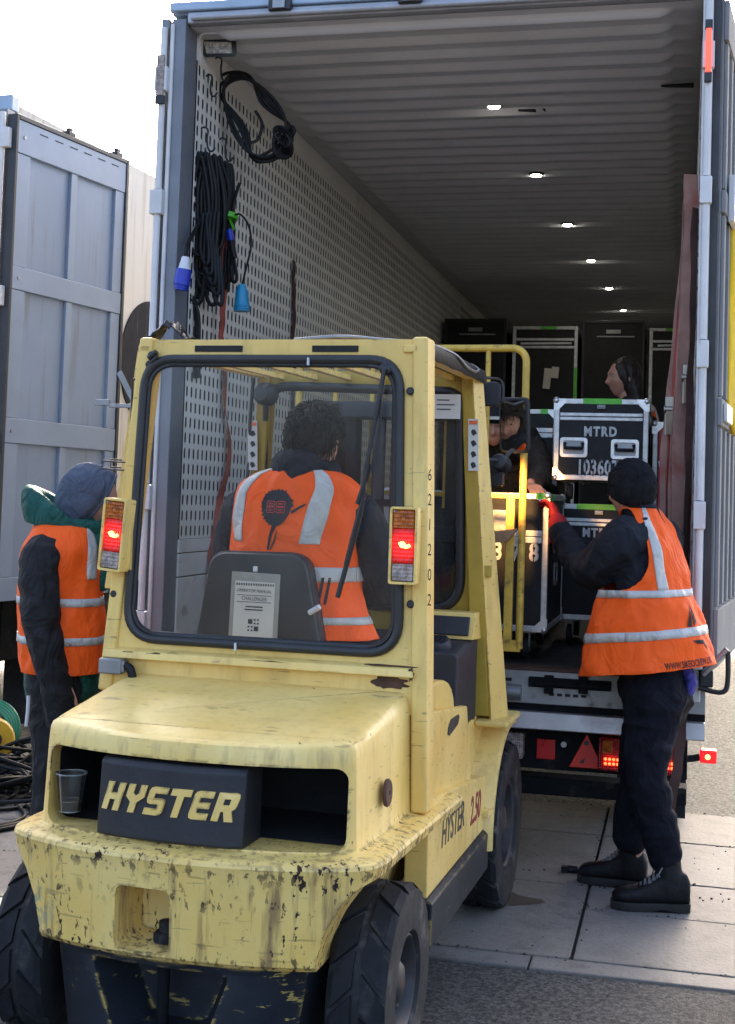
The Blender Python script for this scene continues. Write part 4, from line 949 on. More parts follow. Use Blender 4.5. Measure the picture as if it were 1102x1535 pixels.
# ---- mirrors and work lamp at the front right
q = MB(); q.tube(spline([(.42, -.15, 2.128), (.46, -.05, 2.130), (.495, -.0, 2.128), (.512, .0, 2.10), (.512, .0, 2.04)], 18), .006, 6); q.tube([(.512, .0, 2.04), (.53, .19, 2.04)], .006); q.build("mirror_arm", "black plastic", FK, smooth=60)
q = MB(); q.prism(rrect(.415, .500, 2.02, 2.12, .02, 4), 'y', .0, .03); q.build("mirror", "dash plastic", FK, bevel=.008)
mr = Matrix.Translation((.529, .18, 1.954)) @ Matrix.Rotation(radians(-11.5), 4, 'Z') @ Matrix.Rotation(radians(6.5), 4, 'X')
q = MB(); q.prism(rrect(-.066, .066, -.117, .117, .024, 5), 'y', -.001, .03); q.xf(mr); mi = q.build("mirror", "black plastic", FK, bevel=.008)
mg = Matrix.Translation((.529, .18, 1.954)) @ Matrix.Rotation(radians(-11.5), 4, 'Z') @ Matrix.Rotation(radians(6.5), 4, 'X')
q = MB(); q.prism(rrect(-.055, .055, -.105, .105, .018, 5), 'y', -.006, -.002); q.xf(mg); q.build("mirror_glass", "mirror glass", mi)
q = MB(); q.tube([(.45, -.12, 1.80), (.50, .10, 1.802), (.53, .20, 1.86)], .008); q.build("mirror_arm", "black plastic", FK, smooth=60)
q = MB(); q.lathe([(0, -.06), (.028, -.055), (.040, -.02), (.042, .02), (.044, .03)], (.49, .10, 1.79), (0, 1, -.15), 20); wl = q.build("work_lamp", "black plastic", FK, smooth=40)
q = MB(); q.lathe([(.042, .030), (.030, .036), (0, .038)], (.49, .10, 1.79), (0, 1, -.15), 16); q.build("work_lamp_lens", "headlamp lens", wl, smooth=60)
q = MB(); q.box(.465, .51, .06, .11, 1.70, 1.755); q.tube([(.49, .09, 1.745), (.44, -.08, 1.80)], .009); q.build("work_lamp_bracket", "black plastic", wl, bevel=.006)
spt = bpy.data.lights.new("work_lamp_light", 'SPOT'); spt.energy = 17; spt.color = (1, .50, .15); spt.spot_size = radians(52); spt.spot_blend = .8; spt.shadow_soft_size = .03
spo = bpy.data.objects.new("work_lamp_light", spt); COL.objects.link(spo); spo.parent = wl; spo.location = (.49, .15, 1.785); spo.rotation_euler = (radians(74), 0, radians(8))
# inside: round black fan in the upper left corner
q = MB(); q.lathe([(0, -.045), (.03, -.043), (.046, -.02), (.048, .02), (.04, .035), (0, .036)], (-.395, -.30, 2.035), (0.2, 1, 0), 20); q.tube([(-.395, -.30, 2.0), (-.40, -.28, 1.93)], .012); q.build("cab_fan", "black plastic", FK, smooth=40)
# ---- rear wiper
q = MB(); q.lathe([(0, 0), (.020, 0), (.020, .022), (.012, .028), (0, .028)], (.372, -1.305, 2.033), (0, -1, 0), 14); q.tube([(.372, -1.335, 2.03), (.357, -1.338, 1.93), (.322, -1.34, 1.70)], .0075); q.build("wiper_arm", "black plastic", FK, smooth=50)
q = MB(); q.tube([(.366, -1.332, 2.02), (.362, -1.334, 1.80), (.318, -1.335, 1.655)], .004); q.tube([(.330, -1.338, 1.735), (.316, -1.340, 1.66), (.30, -1.338, 1.61)], .008); q.build("wiper_link", "black plastic", FK, smooth=50)
q = MB(); q.tube([(.322, -1.336, 1.70), (.308, -1.333, 1.58), (.290, -1.331, 1.50), (.243, -1.33, 1.318)], .0085); q.tube([(.312, -1.340, 1.61), (.286, -1.343, 1.50), (.268, -1.340, 1.42)], .006); q.build("wiper_blade", "gasket rubber", FK, smooth=50)
# ---- battery connector with its lead on the left shoulder
q = MB(); q.box(-.548, -.468, -1.365, -1.318, 1.035, 1.085); q.box(-.488, -.458, -1.36, -1.322, 1.04, 1.08); cn = q.build("socket", "grey steel", FK, bevel=.006)
q = MB(); q.tube(spline([(-.462, -1.345, 1.065), (-.440, -1.35, 1.055), (-.430, -1.35, 1.02), (-.428, -1.35, .99)], 12), .014); q.build("lead", "cable black", cn, smooth=60)
q = MB(); q.tube([(-.4295, -1.35, 1.018), (-.4285, -1.35, .996)], .0155); q.build("lead_sleeve", "plug blue", cn, smooth=60)
# ---- bent mirror arms and wire holder on the left
q = MB(); q.box(-.652, -.60, -1.262, -1.25, 1.912, 1.932); q.box(-.60, -.49, -1.262, -1.252, 1.905, 1.918); q.obox((-.535, -1.26, 1.97), (.6, 0, -1), (0, 1, 0), (1, 0, .6), .13, .006, .020); q.build("mirror_bracket", "grey steel", FK, bevel=.002)
q = MB(); q.tube([(-.512, -1.27, 2.000), (-.512, -1.27, 1.705)], .004, 6); q.tube([(-.485, -1.27, 2.00), (-.498, -1.27, 1.69)], .004, 6); q.tube([(-.512, -1.27, 2.0), (-.485, -1.27, 2.0)], .004, 6)
q.tube([(-.60, -1.29, 1.725), (-.60, -1.29, 1.70), (-.508, -1.30, 1.695), (-.508, -1.30, 1.722)], .003, 6, closed=True); q.tube([(-.60, -1.23, 1.732), (-.60, -1.23, 1.707), (-.50, -1.24, 1.702), (-.50, -1.24, 1.73)], .003, 6, closed=True)
q.build("wire_holder", "rim steel", FK, smooth=60)
def flake(name, c, xd, yd, a, b_, n_=30, seed=0):
    x = V(*xd).normalized(); y = V(*yd).normalized(); q = MB(); P = []
    for i in range(n_):
        t = 2*pi*i/n_; r = 1+.55*noise.noise((cos(t)*1.6+seed, sin(t)*1.6, seed*1.7))+.30*noise.noise((cos(t)*5+seed, sin(t)*5, 3))
        P.append(V(*c)+x*a*cos(t)*r+y*b_*sin(t)*r)
    nn_ = x.cross(y)*.0012; q.loft([[p-nn_ for p in P], [p+nn_ for p in P]]); q.build(name, "rust steel", FK)
flake("rust_patch", (.415, -1.3065, 1.066), (1, 0, 0), (0, 0, 1), .060, .020, seed=1); flake("rust_patch", (.488, -1.3345, 1.096), (1, 0, 0), (0, 0, 1), .010, .020, seed=2)
flake("rust_patch", (.41, -1.318, 1.1165), (1, 0, 0), (0, 1, .2), .075, .007, seed=3); flake("rust_patch", (.02, -1.3345, 1.103), (1, 0, 0), (0, 0, 1), .085, .006, seed=4)
flake("rust_patch", (-.36, -1.3345, 1.104), (1, 0, 0), (0, 0, 1), .030, .005, seed=5); flake("rust_patch", (-.46, -1.3345, 1.104), (1, 0, 0), (0, 0, 1), .022, .005, seed=6)
# ---- seat back with the operator's card
sb = rquad([(.105, 1.06), (.022, 1.436), (-.325, 1.432), (-.385, 1.05)], [.02, .06, .06, .02], 6)
q = MB(); q.loft([[(x_, -.985, z_) for x_, z_ in sb], [(x_+.02*(1 if x_ > -.15 else -1)*0, -.95, z_) for x_, z_ in sb], [((x_+.14)*.93-.14, -.86, (z_-1.2)*.95+1.2) for x_, z_ in sb]]); st = q.build("seat_back", "seat plastic", FK, bevel=.008)
q = MB(); q.loft([[((x_+.14)*k_-.14, y_, (z_-1.2)*k_+1.2) for x_, z_ in sb] for k_, y_ in ((.98, -.985), (.96, -.993), (.90, -.995))]); q.build("seat_shell", "black plastic", st, smooth=40)
MB().box(-.37, .09, -.95, -.50, 1.00, 1.09).build("seat_cushion", "seat plastic", FK, bevel=.03, seg=3)
cl = MB().obox((-.152, -1.001, 1.250), (1, 0, -.02), (0, 1, 0), (.02, 0, 1), .178, .006, .225).build("card_holder", "clear holder", st, bevel=.003)
cd = MB().obox((-.152, -1.0055, 1.236), (1, 0, -.02), (0, 1, 0), (.02, 0, 1), .146, .002, .192).build("instruction_card", "paper", cl)
for k_ in range(16): MB().box(-.218+.0088*k_, -.214+.0088*k_, -1.0085, -1.0068, 1.318, 1.326).build("binding_hole", "paper ink", cd)
for txt, z_, s_ in (("OPERATOR MANUAL", 1.300, .0155), ("CHALLENGER", 1.273, .0175)):
    me = text_mesh(txt, s_, "paper ink", ext=.0003); place(me, (-.152, -1.0072, z_), (1, 0, -.02), (0, 0, 1), .85); obj("print_line", me, cd)
for zz, x0_ in ((1.246, -.182), (1.236, -.186)): MB().box(x0_, -.120, -1.0075, -1.0066, zz-.0022, zz+.0022).build("print_line", "paper ink", cd)
for zz in (1.262, 1.285): MB().box(-.215, -.09, -1.0075, -1.0066, zz-.001, zz+.001).build("print_rule", "paper ink", cd)
for i in range(2):
    for j in range(2):
        q = MB(); cx_, cz_ = -.163+.022*i, 1.172+.024*j
        if (i+j) % 2: q.box(cx_-.008, cx_+.008, -1.0078, -1.0068, cz_-.008, cz_+.008)
        else:
            for a_, b_ in ((-.006, -.006), (.006, -.006), (-.006, .006), (.006, .006)): q.box(cx_+a_-.003, cx_+a_+.003, -1.0078, -1.0068, cz_+b_-.003, cz_+b_+.003)
        q.build("print_symbol", "paper ink", cd)
q = MB(); q.box(-.162, -.146, -1.003, -.995, 1.366, 1.384); q.build("card_hook", "plug white", st, bevel=.002)
q = MB(); q.tube([(.055, -1.03, 1.238), (.095, -1.04, 1.262)], .010, 10); q.build("seat_lever", "plug white", FK, bevel=.003)
# ================================================================== CASES, STRAPS AND CABLES IN THE TRAILER
def TP(*p): return Vector(p)
def strip(mb, a, b_, w_, th): pass
def flight_case(lbl, x0, x1, y0, y1, z0, z1, wheels=True, lid=.16, e2=None, group="flight cases in the trailer", handles=(), latches=True, text=(), green=None, zc=None, face='y'):
    """road case: black ply panels, aluminium edging, ball corners, castors"""
    t = thing("flight_case", lbl, "flight case", TF @ Matrix.Translation(((x0+x1)/2, (y0+y1)/2, zc if zc is not None else z0-.13)), group)
    ox, oy, oz = (x0+x1)/2, (y0+y1)/2, (zc if zc is not None else z0-.13)
    a0, a1, b0, b1, c0, c1 = x0-ox, x1-ox, y0-oy, y1-oy, z0-oz, z1-oz; e = .028; zl = c1-lid; f2 = e2 or e
    MB().box(a0+.004, a1-.004, b0+.004, b1-.004, c0+.004, zl-.003).build("case_body", "case black", t)
    MB().box(a0+.004, a1-.004, b0+.004, b1-.004, zl+.003, c1-.004).build("case_lid", "case black", t)
    for (xa, xb) in ((a0, a0+e), (a1-e, a1)):
        for (ya, yb) in ((b0, b0+e), (b1-e, b1)): MB().box(xa, xb, ya, yb, c0, c1).build("edging", "brushed edge", t, bevel=.004)
    for zz0, zz1 in ((c0-.001, c0+e), (zl-f2-.002, zl-.001), (zl+.001, zl+f2+.002), (c1-e, c1+.001)):
        for ya, yb in ((b0-.001, b0+e-.002), (b1-e+.002, b1+.001)): MB().box(a0+e+.001, a1-e-.001, ya, yb, zz0, zz1).build("edging", "brushed edge", t, bevel=.004)
        for xa, xb in ((a0-.001, a0+e-.002), (a1-e+.002, a1+.001)): MB().box(xa, xb, b0+e+.001, b1-e-.001, zz0, zz1).build("edging", "brushed edge", t, bevel=.004)
    for xx, sx in ((a0, 1), (a1, -1)):
        for yy, sy in ((b0, 1), (b1, -1)):
            for zz, sz in ((c0, 1), (c1, -1)):
                q = MB(); q.sphere((xx+sx*.010, yy+sy*.010, zz+sz*.010), .020, 10, 8)
                for d_ in ((0, -.0015*0-sy*.012, 0),):
                    q.prism([(xx+sx*.0, zz), (xx+sx*.062, zz), (xx+sx*.062, zz+sz*.018), (xx+sx*.018, zz+sz*.062), (xx, zz+sz*.062)], 'y', yy-sy*.003, yy+sy*.002)
                q.prism([(yy, zz), (yy+sy*.062, zz), (yy+sy*.062, zz+sz*.018), (yy+sy*.018, zz+sz*.062), (yy, zz+sz*.062)], 'x', xx-sx*.003, xx+sx*.002)
                q.build("corner", "aluminium", t, smooth=40)
    if wheels:
        for xx in (a0+.10, a1-.10):
            for yy in (b0+.08, b1-.10):
                q = MB(); q.box(xx-.045, xx+.045, yy-.045, yy+.045, c0-.010, c0); q.box(xx-.020, xx-.014, yy-.02, yy+.03, c0-.075, c0-.01); q.box(xx+.014, xx+.020, yy-.02, yy+.03, c0-.075, c0-.01)
                ck = q.build("castor", "grey steel", t, bevel=.002)
                q = MB(); q.lathe([(.012, -.016), (.044, -.016), (.050, -.011), (.050, .011), (.044, .016), (.012, .016)], (xx, yy+.015, c0-.080), (1, 0, 0), 24); w2 = q.build("castor_wheel", "rubber", ck, smooth=40)
                q = MB(); q.lathe([(0, -.018), (.020, -.018), (.020, .018), (0, .018)], (xx, yy+.015, c0-.080), (1, 0, 0), 14); q.build("castor_hub", "grey steel", ck, smooth=40)
    for hx, hz in handles:
        x_, z_ = hx-ox, hz-oz
        q = MB(); q.plate(rrect(x_-.072, x_+.072, z_-.052, z_+.052, .016, 4), rrect(x_-.054, x_+.054, z_-.034, z_+.034, .010, 4), 'y', b0-.006, b0+.004); h_ = q.build("handle_dish", "aluminium", t, bevel=.002)
        MB().box(x_-.054, x_+.054, b0-.0005, b0+.0035, z_-.034, z_+.034).build("dish_recess", "grey steel", h_)
        q = MB(); q.tube([(x_-.045, b0-.004, z_+.022), (x_-.045, b0-.022, z_-.004), (x_+.045, b0-.022, z_-.004), (x_+.045, b0-.004, z_+.022)], .009, 8); q.build("handle_grip", "rubber", h_, smooth=60)
    for txt, tx, tz, size, sx, sp in text:
        me = text_mesh(txt, size, "stencil white", ext=.0008, offset=.003, space=sp); place(me, (tx-ox, b0-.0018+.004, tz-oz), (1, 0, 0), (0, 0, 1), sx); ob = obj("stencil_number", me, t)
        if txt.isdigit() and len(txt) > 4:
            for k_ in range(len(txt)):
                gx_ = tx-ox+(k_-(len(txt)-1)/2)*size*.385
                for dz in (.030, -.030): MB().box(gx_-.0025, gx_+.0025, b0-.0012, b0+.003, tz-oz+dz-.013, tz-oz+dz+.013).build("stencil_gap", "case black", ob)
    if green:
        g0, g1 = green[0]-ox, green[1]-ox
        MB().box(g0, g1, b0-.0025, b0-.0012, c1-e+.002, c1+.0015).build("green_tape", "tape green", t)
        MB().box(g0, g1, b0+.0, b0+.20, c1+.0012, c1+.0025).build("green_tape", "tape green", t)
    if latches:
        for xx in ((a0+a1)/2,):
            q = MB(); q.box(xx-.022, xx+.022, b0-.012, b0-.001, c1-.052, c1-.030); q.box(xx-.017, xx+.017, b0-.016, b0-.011, c1-.046, c1-.036); q.build("latch", "grey steel", t, bevel=.003)
    return t, (ox, oy, oz)
# the case being handled at the edge of the deck
c1_, oc = flight_case("black flight case with white digits 5378 on castors at the deck edge", -1.42, -.640, .15, .95, 1.045, 1.68, True, .20, latches=False)
c1_.matrix_world = TF @ Matrix.Translation(oc)
for txt, tx in (("5", -.935), ("3", -.872), ("7", -.788), ("8", -.705)):
    me = text_mesh(txt, .112, "stencil white", ext=.0008, offset=.004); place(me, (tx-oc[0], .15-oc[1]+.0022, 1.405-oc[2]), (1, 0, 0), (0, 0, 1), .78); obj("stencil_number", me, c1_)
for zz in (.02, -.02):
    MB().box(-.708-oc[0], -.703-oc[0], .15-oc[1]+.0002, .15-oc[1]+.0012, 1.402+zz*1.35-.018-oc[2], 1.402+zz*1.35+.018-oc[2]).build("stencil_gap", "case black", c1_)
q = MB(); q.box(-.73-oc[0], -.648-oc[0], .146-oc[1], .26-oc[1], 1.6812-oc[2], 1.6825-oc[2]); q.build("green_tape", "tape green", c1_)
q = MB(); q.box(-.6395-oc[0], -.6375-oc[0], .20-oc[1], .34-oc[1], 1.648-oc[2], 1.682-oc[2]); q.build("green_tape", "tape green", c1_)
q = MB(); q.box(-.70-oc[0], -.655-oc[0], .1465-oc[1], .148-oc[1], 1.655-oc[2], 1.682-oc[2]); q.build("green_tape", "tape green", c1_)
for yy in (.38, .72):       # butterfly latches and a dish on the right flank
    q = MB(); q.box(-.640-oc[0], -.632-oc[0], yy-.045-oc[1], yy+.045-oc[1], 1.40-oc[2], 1.53-oc[2]); q.box(-.632-oc[0], -.622-oc[0], yy-.02-oc[1], yy+.02-oc[1], 1.445-oc[2], 1.485-oc[2]); q.build("butterfly_latch", "grey steel", c1_, bevel=.004)
q = MB(); q.plate(rrect(.47-oc[1], .63-oc[1], 1.24-oc[2], 1.35-oc[2], .015, 4), rrect(.49-oc[1], .61-oc[1], 1.26-oc[2], 1.33-oc[2], .010, 4), 'x', -.636-oc[0], -.6435-oc[0]); q.build("handle_dish", "grey steel", c1_, bevel=.002)
q = MB(); q.box(-.90-oc[0], -.80-oc[0], .138-oc[1], .149-oc[1], 1.50-oc[2], 1.60-oc[2]); q.build("butterfly_latch", "aluminium", c1_, bevel=.004)
# the stack behind it
c2_, oc2 = flight_case("black flight case with grey edges stencilled MTRD and 103607, upper of the middle stack", -.708, -.222, 1.0, 1.62, 1.765, 2.19, False, .093, .019, zc=1.765, handles=((-.603, 1.935), (-.340, 1.930)),
    text=(("MTRD", -.468, 2.018, .068, .80, 1.25), ("103607", -.480, 1.830, .105, .62, 1.10)), green=(-.56, -.36))
c2_.matrix_world = TF @ Matrix.Translation(oc2)
c3_, oc3 = flight_case("black flight case with green tape and partly hidden white letters, under the 103607 case", -.708, -.222, 1.0, 1.62, 1.04, 1.64, True, .093, .019, text=(("MTRD", -.468, 1.492, .062, .82, 1.25),), green=(-.58, -.37))
for a_ in (-.62, -.31):
    q = MB(); q.lathe([(.036, -.013), (.042, -.010), (.042, .010), (.036, .013), (0, .013)], (a_-oc2[0], .06-.31, -.060), (1, 0, 0), 20); q.box(a_-oc2[0]-.035, a_-oc2[0]+.035, -.29, -.19, -.012, -.001); q.box(a_-oc2[0]-.02, a_-oc2[0]-.014, -.27, -.22, -.07, -.01); q.build("castor", "rubber", c2_, smooth=40)
c4_, oc4 = flight_case("dark flight case with a green tape patch, left of the 103607 case", -1.35, -.775, 1.95, 2.6, 1.04, 2.20, True, .14, latches=False, green=(-.88, -.82))
c5_, oc5 = flight_case("red painted case with white cross bars, behind the faded straps", -.205, -.02, 1.15, 1.75, 1.04, 2.085, True, .5, latches=False)
MB().box(-.200-oc5[0]+.028, -.025-oc5[0]-.028, 1.1515-oc5[1]-.001, 1.1535-oc5[1], 1.075-oc5[2], 2.05-oc5[2]).build("red_panel", "red box paint", c5_)
for z_ in (1.88, 1.55): MB().obox((-.112-oc5[0], 1.149-oc5[1], z_-oc5[2]), (1, 0, .28), (0, 1, 0), (-.28, 0, 1), .12, .002, .03).build("white_bar", "plug white", c5_)
# racks at the far end: two tiers
def rack(lbl, x0, x1, y, z0, z1, kind, group):
    ox, oy, oz = (x0+x1)/2, y, z0
    t = thing("equipment_rack", lbl, "equipment rack", TF @ Matrix.Translation((ox, oy, oz)), group); h = z1-z0; w2 = (x1-x0)/2
    MB().box(-w2+.004, w2-.004, .004, .75, .06, h-.004).build("cabinet", "case black", t)
    mt = "brushed edge" if kind == 1 else "black plastic"; e = .034 if kind == 1 else .026
    for xa in (-w2, w2-e): MB().box(xa, xa+e, -.004, .03, .06, h).build("edging", mt, t, bevel=.004)
    zs = (.061, h-e) if kind == 0 else (.061, h-.22, h-.145, h-e)
    for zz in zs: MB().box(-w2+e, w2-e, -.004, .03, zz, zz+(e if zz in (.061, h-e) else .028)).build("edging", mt, t, bevel=.004)
    if kind == 1:
        q = MB(); q.tube([(-w2+.08, -.012, h-.175), (w2-.06, -.012, h-.170)], .012, 8); q.build("light_bar", "plug white", t, smooth=60)
        MB().box(-w2*.15, w2*.35, -.0065, -.0045, h-e+.004, h-.004).build("green_tape", "tape green", t)
    else:
        q = MB(); q.box(-.07, .07, -.012, -.003, h-.13, h-.09); q.box(-.16, .20, -.010, -.004, h-.165, h-.15); q.build("latch", "grey steel", t, bevel=.003)
    for xx in (-w2+.08, w2-.08):
        for yy in (.08, .65):
            q = MB(); q.lathe([(.0, -.015), (.03, -.015), (.03, .015), (0, .015)], (xx, yy, .03), (1, 0, 0), 12); q.build("castor_wheel", "rubber", t, smooth=40)
    return t
RG = "equipment racks at the far end"
rack("dark rack in the far left corner of the trailer, top of its stack", -2.39, -1.765, 7.0, 2.18, 3.46, 0, RG); rack("dark rack in the far left corner of the trailer, bottom of its stack", -2.39, -1.765, 7.0, .90, 2.17, 0, RG)
r1 = rack("aluminium-framed rack with a paper sheet taped on its front, far end", -1.705, -1.07, 7.0, 2.0, 3.385, 1, RG); rack("aluminium-framed rack under the one with the paper sheet at the far end", -1.705, -1.07, 7.0, .90, 1.99, 1, RG)
for a_, c_, w_, h_ in ((.03, .77, .07, .20), (.105, .83, .07, .11)): MB().obox((a_, -.010, c_+.10), (1, 0, -.08), (0, 1, 0), (.08, 0, 1), w_, .002, h_).build("paper_sheet", "paper", r1)
MB().box(.318-.03, .3195, -.0065, -.0045, .62, .98).build("green_tape", "tape green", r1)
rack("dark rack behind the long-haired person, top of its stack", -1.03, -.43, 7.0, 2.18, 3.44, 0, RG); rack("dark rack behind the long-haired person, bottom of its stack", -1.03, -.43, 7.0, .90, 2.17, 0, RG)
rack("aluminium-framed rack in the far right corner, top of its stack", -.39, -.03, 7.0, 2.0, 3.37, 1, RG); rack("aluminium-framed rack in the far right corner, bottom of its stack", -.39, -.03, 7.0, .90, 1.99, 1, RG)

# ---- straps
def strap(lbl, pts, wd, wid, mt, n=40, group=None, th=.004, tw=.0, seed=0):
    S = spline(pts, n); P = []
    for i, p in enumerate(S):
        P.append(p+Vector((noise.noise((i*.23, seed, 1)), noise.noise((i*.23, seed, 5)), 0))*.010)
    wds = []; wd = Vector(wd)
    for i in range(n):
        a = tw*noise.noise((i*.10, seed*3.1, 2)); wds.append(tuple(Matrix.Rotation(a, 3, 'Z') @ wd))
    o0 = P[-1].copy(); q = MB(); q.ribbon([p-o0 for p in P], wds, wid, th); o = q.build("cargo_strap", mt, None, smooth=40); o.matrix_world = TF @ Matrix.Translation(o0)
    return tag(o, lbl, "strap", group)
GS = "load straps hanging at the right rear post"
strap("broad faded grey-pink strap hanging down the right inner edge of the trailer", [(-.036, .22, 3.17), (-.030, .24, 2.9), (-.045, .25, 2.5), (-.060, .25, 2.0), (-.062, .25, 1.45), (-.06, .24, .95)], (1, .5, 0), .068, "strap faded", group=GS, tw=.9, seed=1)
strap("dull red strap with a ratchet near its middle, inward of the broad faded strap", [(-.045, .35, 3.1), (-.055, .34, 2.7), (-.080, .33, 2.2), (-.098, .33, 1.8), (-.105, .33, 1.4), (-.11, .32, .93)], (1, .3, 0), .050, "strap red", group=GS, tw=.7, seed=2)
strap("pinkish strap hanging between the two ratchet buckles", [(-.04, .28, 3.12), (-.062, .28, 2.7), (-.070, .29, 2.3), (-.088, .29, 1.8), (-.085, .28, 1.3), (-.09, .28, .94)], (1, .6, 0), .042, "strap faded", group=GS, tw=1.1, seed=11)
strap("maroon strap with a fold, nearest to the white right post", [(-.012, .16, 3.0), (-.016, .17, 2.5), (-.020, .17, 2.0), (-.028, .17, 1.5), (-.022, .16, .95)], (1, .7, 0), .038, "strap brown", group=GS, tw=1.2, seed=12)
strap("thin greyish strap tail hanging innermost beside the stacked cases", [(-.05, .45, 2.95), (-.085, .44, 2.5), (-.118, .42, 2.1), (-.135, .42, 1.7), (-.13, .40, 1.3), (-.14, .40, .95)], (1, .2, 0), .035, "strap faded", group=GS, tw=.9, seed=3)
strap("dark red strap lying flat against the post behind the other straps", [(-.018, .30, 2.9), (-.020, .33, 2.4), (-.022, .33, 1.8), (-.025, .33, 1.2), (-.02, .32, .92)], (.6, 1, 0), .07, "strap red", group=GS, tw=.3, seed=4)
strap("brown strap end dangling from the deck edge behind the worker's legs", [(-.035, -.06, .90), (-.030, -.085, .84), (-.028, -.088, .70), (-.045, -.09, .52), (-.070, -.09, .35), (-.085, -.09, .27)], (1, .25, 0), .045, "strap brown", tw=.4, seed=6)
strap("narrow brown strap hung on the perforated wall right of the cables", [(-2.415, 1.83, 3.09), (-2.414, 1.86, 2.9), (-2.415, 1.88, 2.6), (-2.414, 1.92, 2.3), (-2.415, 1.92, 1.9)], (0, 1, 0), [.05]*40, "strap brown", tw=.2, seed=7)
strap("twisted red strap hanging low on the perforated wall beside the cab window", [(-2.405, .62, 2.30), (-2.41, .66, 2.10), (-2.405, .74, 1.86), (-2.41, .66, 1.62), (-2.41, .58, 1.40), (-2.405, .50, 1.22), (-2.41, .52, 1.08)], (0, 1, 0), .055, "strap red", tw=1.2, seed=8)
strap("slim red strap tail under the hanging cable bundle", [(-2.36, .42, 2.98), (-2.365, .44, 2.84), (-2.37, .46, 2.70), (-2.375, .46, 2.52), (-2.38, .46, 2.36), (-2.38, .47, 2.3)], (1, 1, 0), [.055-.0011*i for i in range(40)], "strap red", tw=.5, seed=9)
for lbl, (x_, y_, z_) in (("dull steel ratchet buckle on the inner red strap", (-.112, .31, 2.06)), ("dull steel ratchet buckle on the broad strap near the right post", (-.035, .22, 2.20))):
    t = thing("ratchet_buckle", lbl, "buckle", TF @ Matrix.Translation((x_, y_, z_)), "ratchet buckles on the load straps")
    MB().box(-.020, .020, -.006, .0, -.09, .09).build("frame", "buckle steel", t, bevel=.003)
    q = MB(); q.tube([(-.022, -.012, .03), (.022, -.012, .03)], .014, 10); q.lathe([(.020, -.024), (.020, -.020), (0, -.02)], (0, -.012, .03), (1, 0, 0), 10); q.build("spool", "buckle steel", t, smooth=40)
    q = MB(); q.obox((.004, -.030, -.035), (1, 0, 0), (0, 1, .25), (0, -.25, 1), .034, .006, .11); q.build("lever", "buckle steel", t, bevel=.002)

# ---- hooks, coil and hanging cables on the perforated wall
def hookS(lbl, y, z, s_=1):
    P = spline([(-2.44, 0, .03), (-2.415, 0, .045), (-2.395, .005, .03), (-2.40, .01, -.01), (-2.395, .015, -.06), (-2.375, .02, -.075), (-2.36, .02, -.055)], 18)
    q = MB(); q.tube([(p.x+2.43, p.y*s_, p.z) for p in P], .005, 6); o = q.build("wall_hook", "rim steel", None, smooth=60); o.matrix_world = TF @ Matrix.Translation((-2.43, y, z)); tag(o, lbl, "hook", "hooks in the perforated wall")
hookS("wire hook above the left hank of hanging cable", .20, 3.42); hookS("wire hook above the right hank of hanging cable", .47, 3.44)
hookS("wire hook holding the big loop of cable under the floodlight", .36, 3.83); hookS("empty wire hook left of the big cable loop", .24, 3.70, -1)
def cable(name, lbl, cat, paths, mt, r, o0, group=None):
    q = MB()
    for P in paths: q.tube([(p[0]-o0[0], p[1]-o0[1], p[2]-o0[2]) for p in P], r, 7)
    o = q.build(name, mt, None, smooth=70); o.matrix_world = TF @ Matrix.Translation(o0); return tag(o, lbl, cat, group)
# big loose loop: oval hanging from its hook, gathered and tied at the lower right
rnd = random.Random(4); paths = []
for k_ in range(5):
    P = []; j = rnd.uniform(-.02, .02)
    for i in range(41):
        t = 2*pi*i/40; 
        a = .245+.012*k_*sin(t+k_); b_ = .145+.01*k_*cos(2*t)
        u_, v_ = a*cos(t), b_*sin(t)*(1+.25*cos(t))
        ang = radians(-52); e = u_*cos(ang)-v_*sin(ang); f = u_*sin(ang)+v_*cos(ang)
        P.append((-2.245+e*.86+j*.4+.008*k_*sin(3*t), .46+e*.20+.008*k_, 3.60+f+.01*j))
    paths.append(P)
kn = []
for i in range(7):
    kn.append([(-2.085+.045*cos(a*1.0+i), .50+.03*sin(a*1.3+i*2)-.02, 3.425+.055*sin(a+i*.9)+.01*i) for a in [2*pi*k_/20 for k_ in range(18)]])
kn.append(spline([(-2.06, .50, 3.47), (-2.03, .49, 3.51), (-2.05, .49, 3.54), (-2.09, .5, 3.5)], 14)); kn.append(spline([(-2.24, .47, 3.62), (-2.20, .47, 3.55), (-2.22, .47, 3.47), (-2.26, .46, 3.45)], 14))
cable("cable_loop", "big loose loop of black cable on a hook, tied at its lower right", "cable", paths+kn, "cable black", .0085, (-2.25, .46, 3.6))
# two hanks of long loops
paths = []; rnd = random.Random(8)
for k_ in range(30):
    bx = -2.395+rnd.uniform(-.045, .05); L = rnd.uniform(.42, .74) if k_ < 15 else rnd.uniform(.30, .5); y_ = .20+rnd.uniform(-.05, .10); w_ = rnd.uniform(.018, .05)
    zt = 3.315+rnd.uniform(-.02, .02)
    P = [(bx-w_*.4, y_, zt-.05), (bx, y_-.01, zt), (bx+w_*.4, y_, zt-.05), (bx+w_*1.1, y_+.01, zt-L*.5), (bx+w_*.9, y_+.02, zt-L*.9), (bx+.005, y_+.01, zt-L), (bx-w_*.9, y_, zt-L*.88), (bx-w_*1.05, y_-.01, zt-L*.45), (bx-w_*.4, y_, zt-.05)]
    paths.append(spline(P, 40))
for i in range(5):
    x_ = -2.37+.02*i; paths.append(spline([(x_, .16, 3.0-.05*i), (x_+.03, .14, 2.80-.05*i), (x_+.015, .14, 2.76-.05*i), (x_-.02, .15, 2.84-.05*i), (x_-.015, .16, 3.02)], 22))
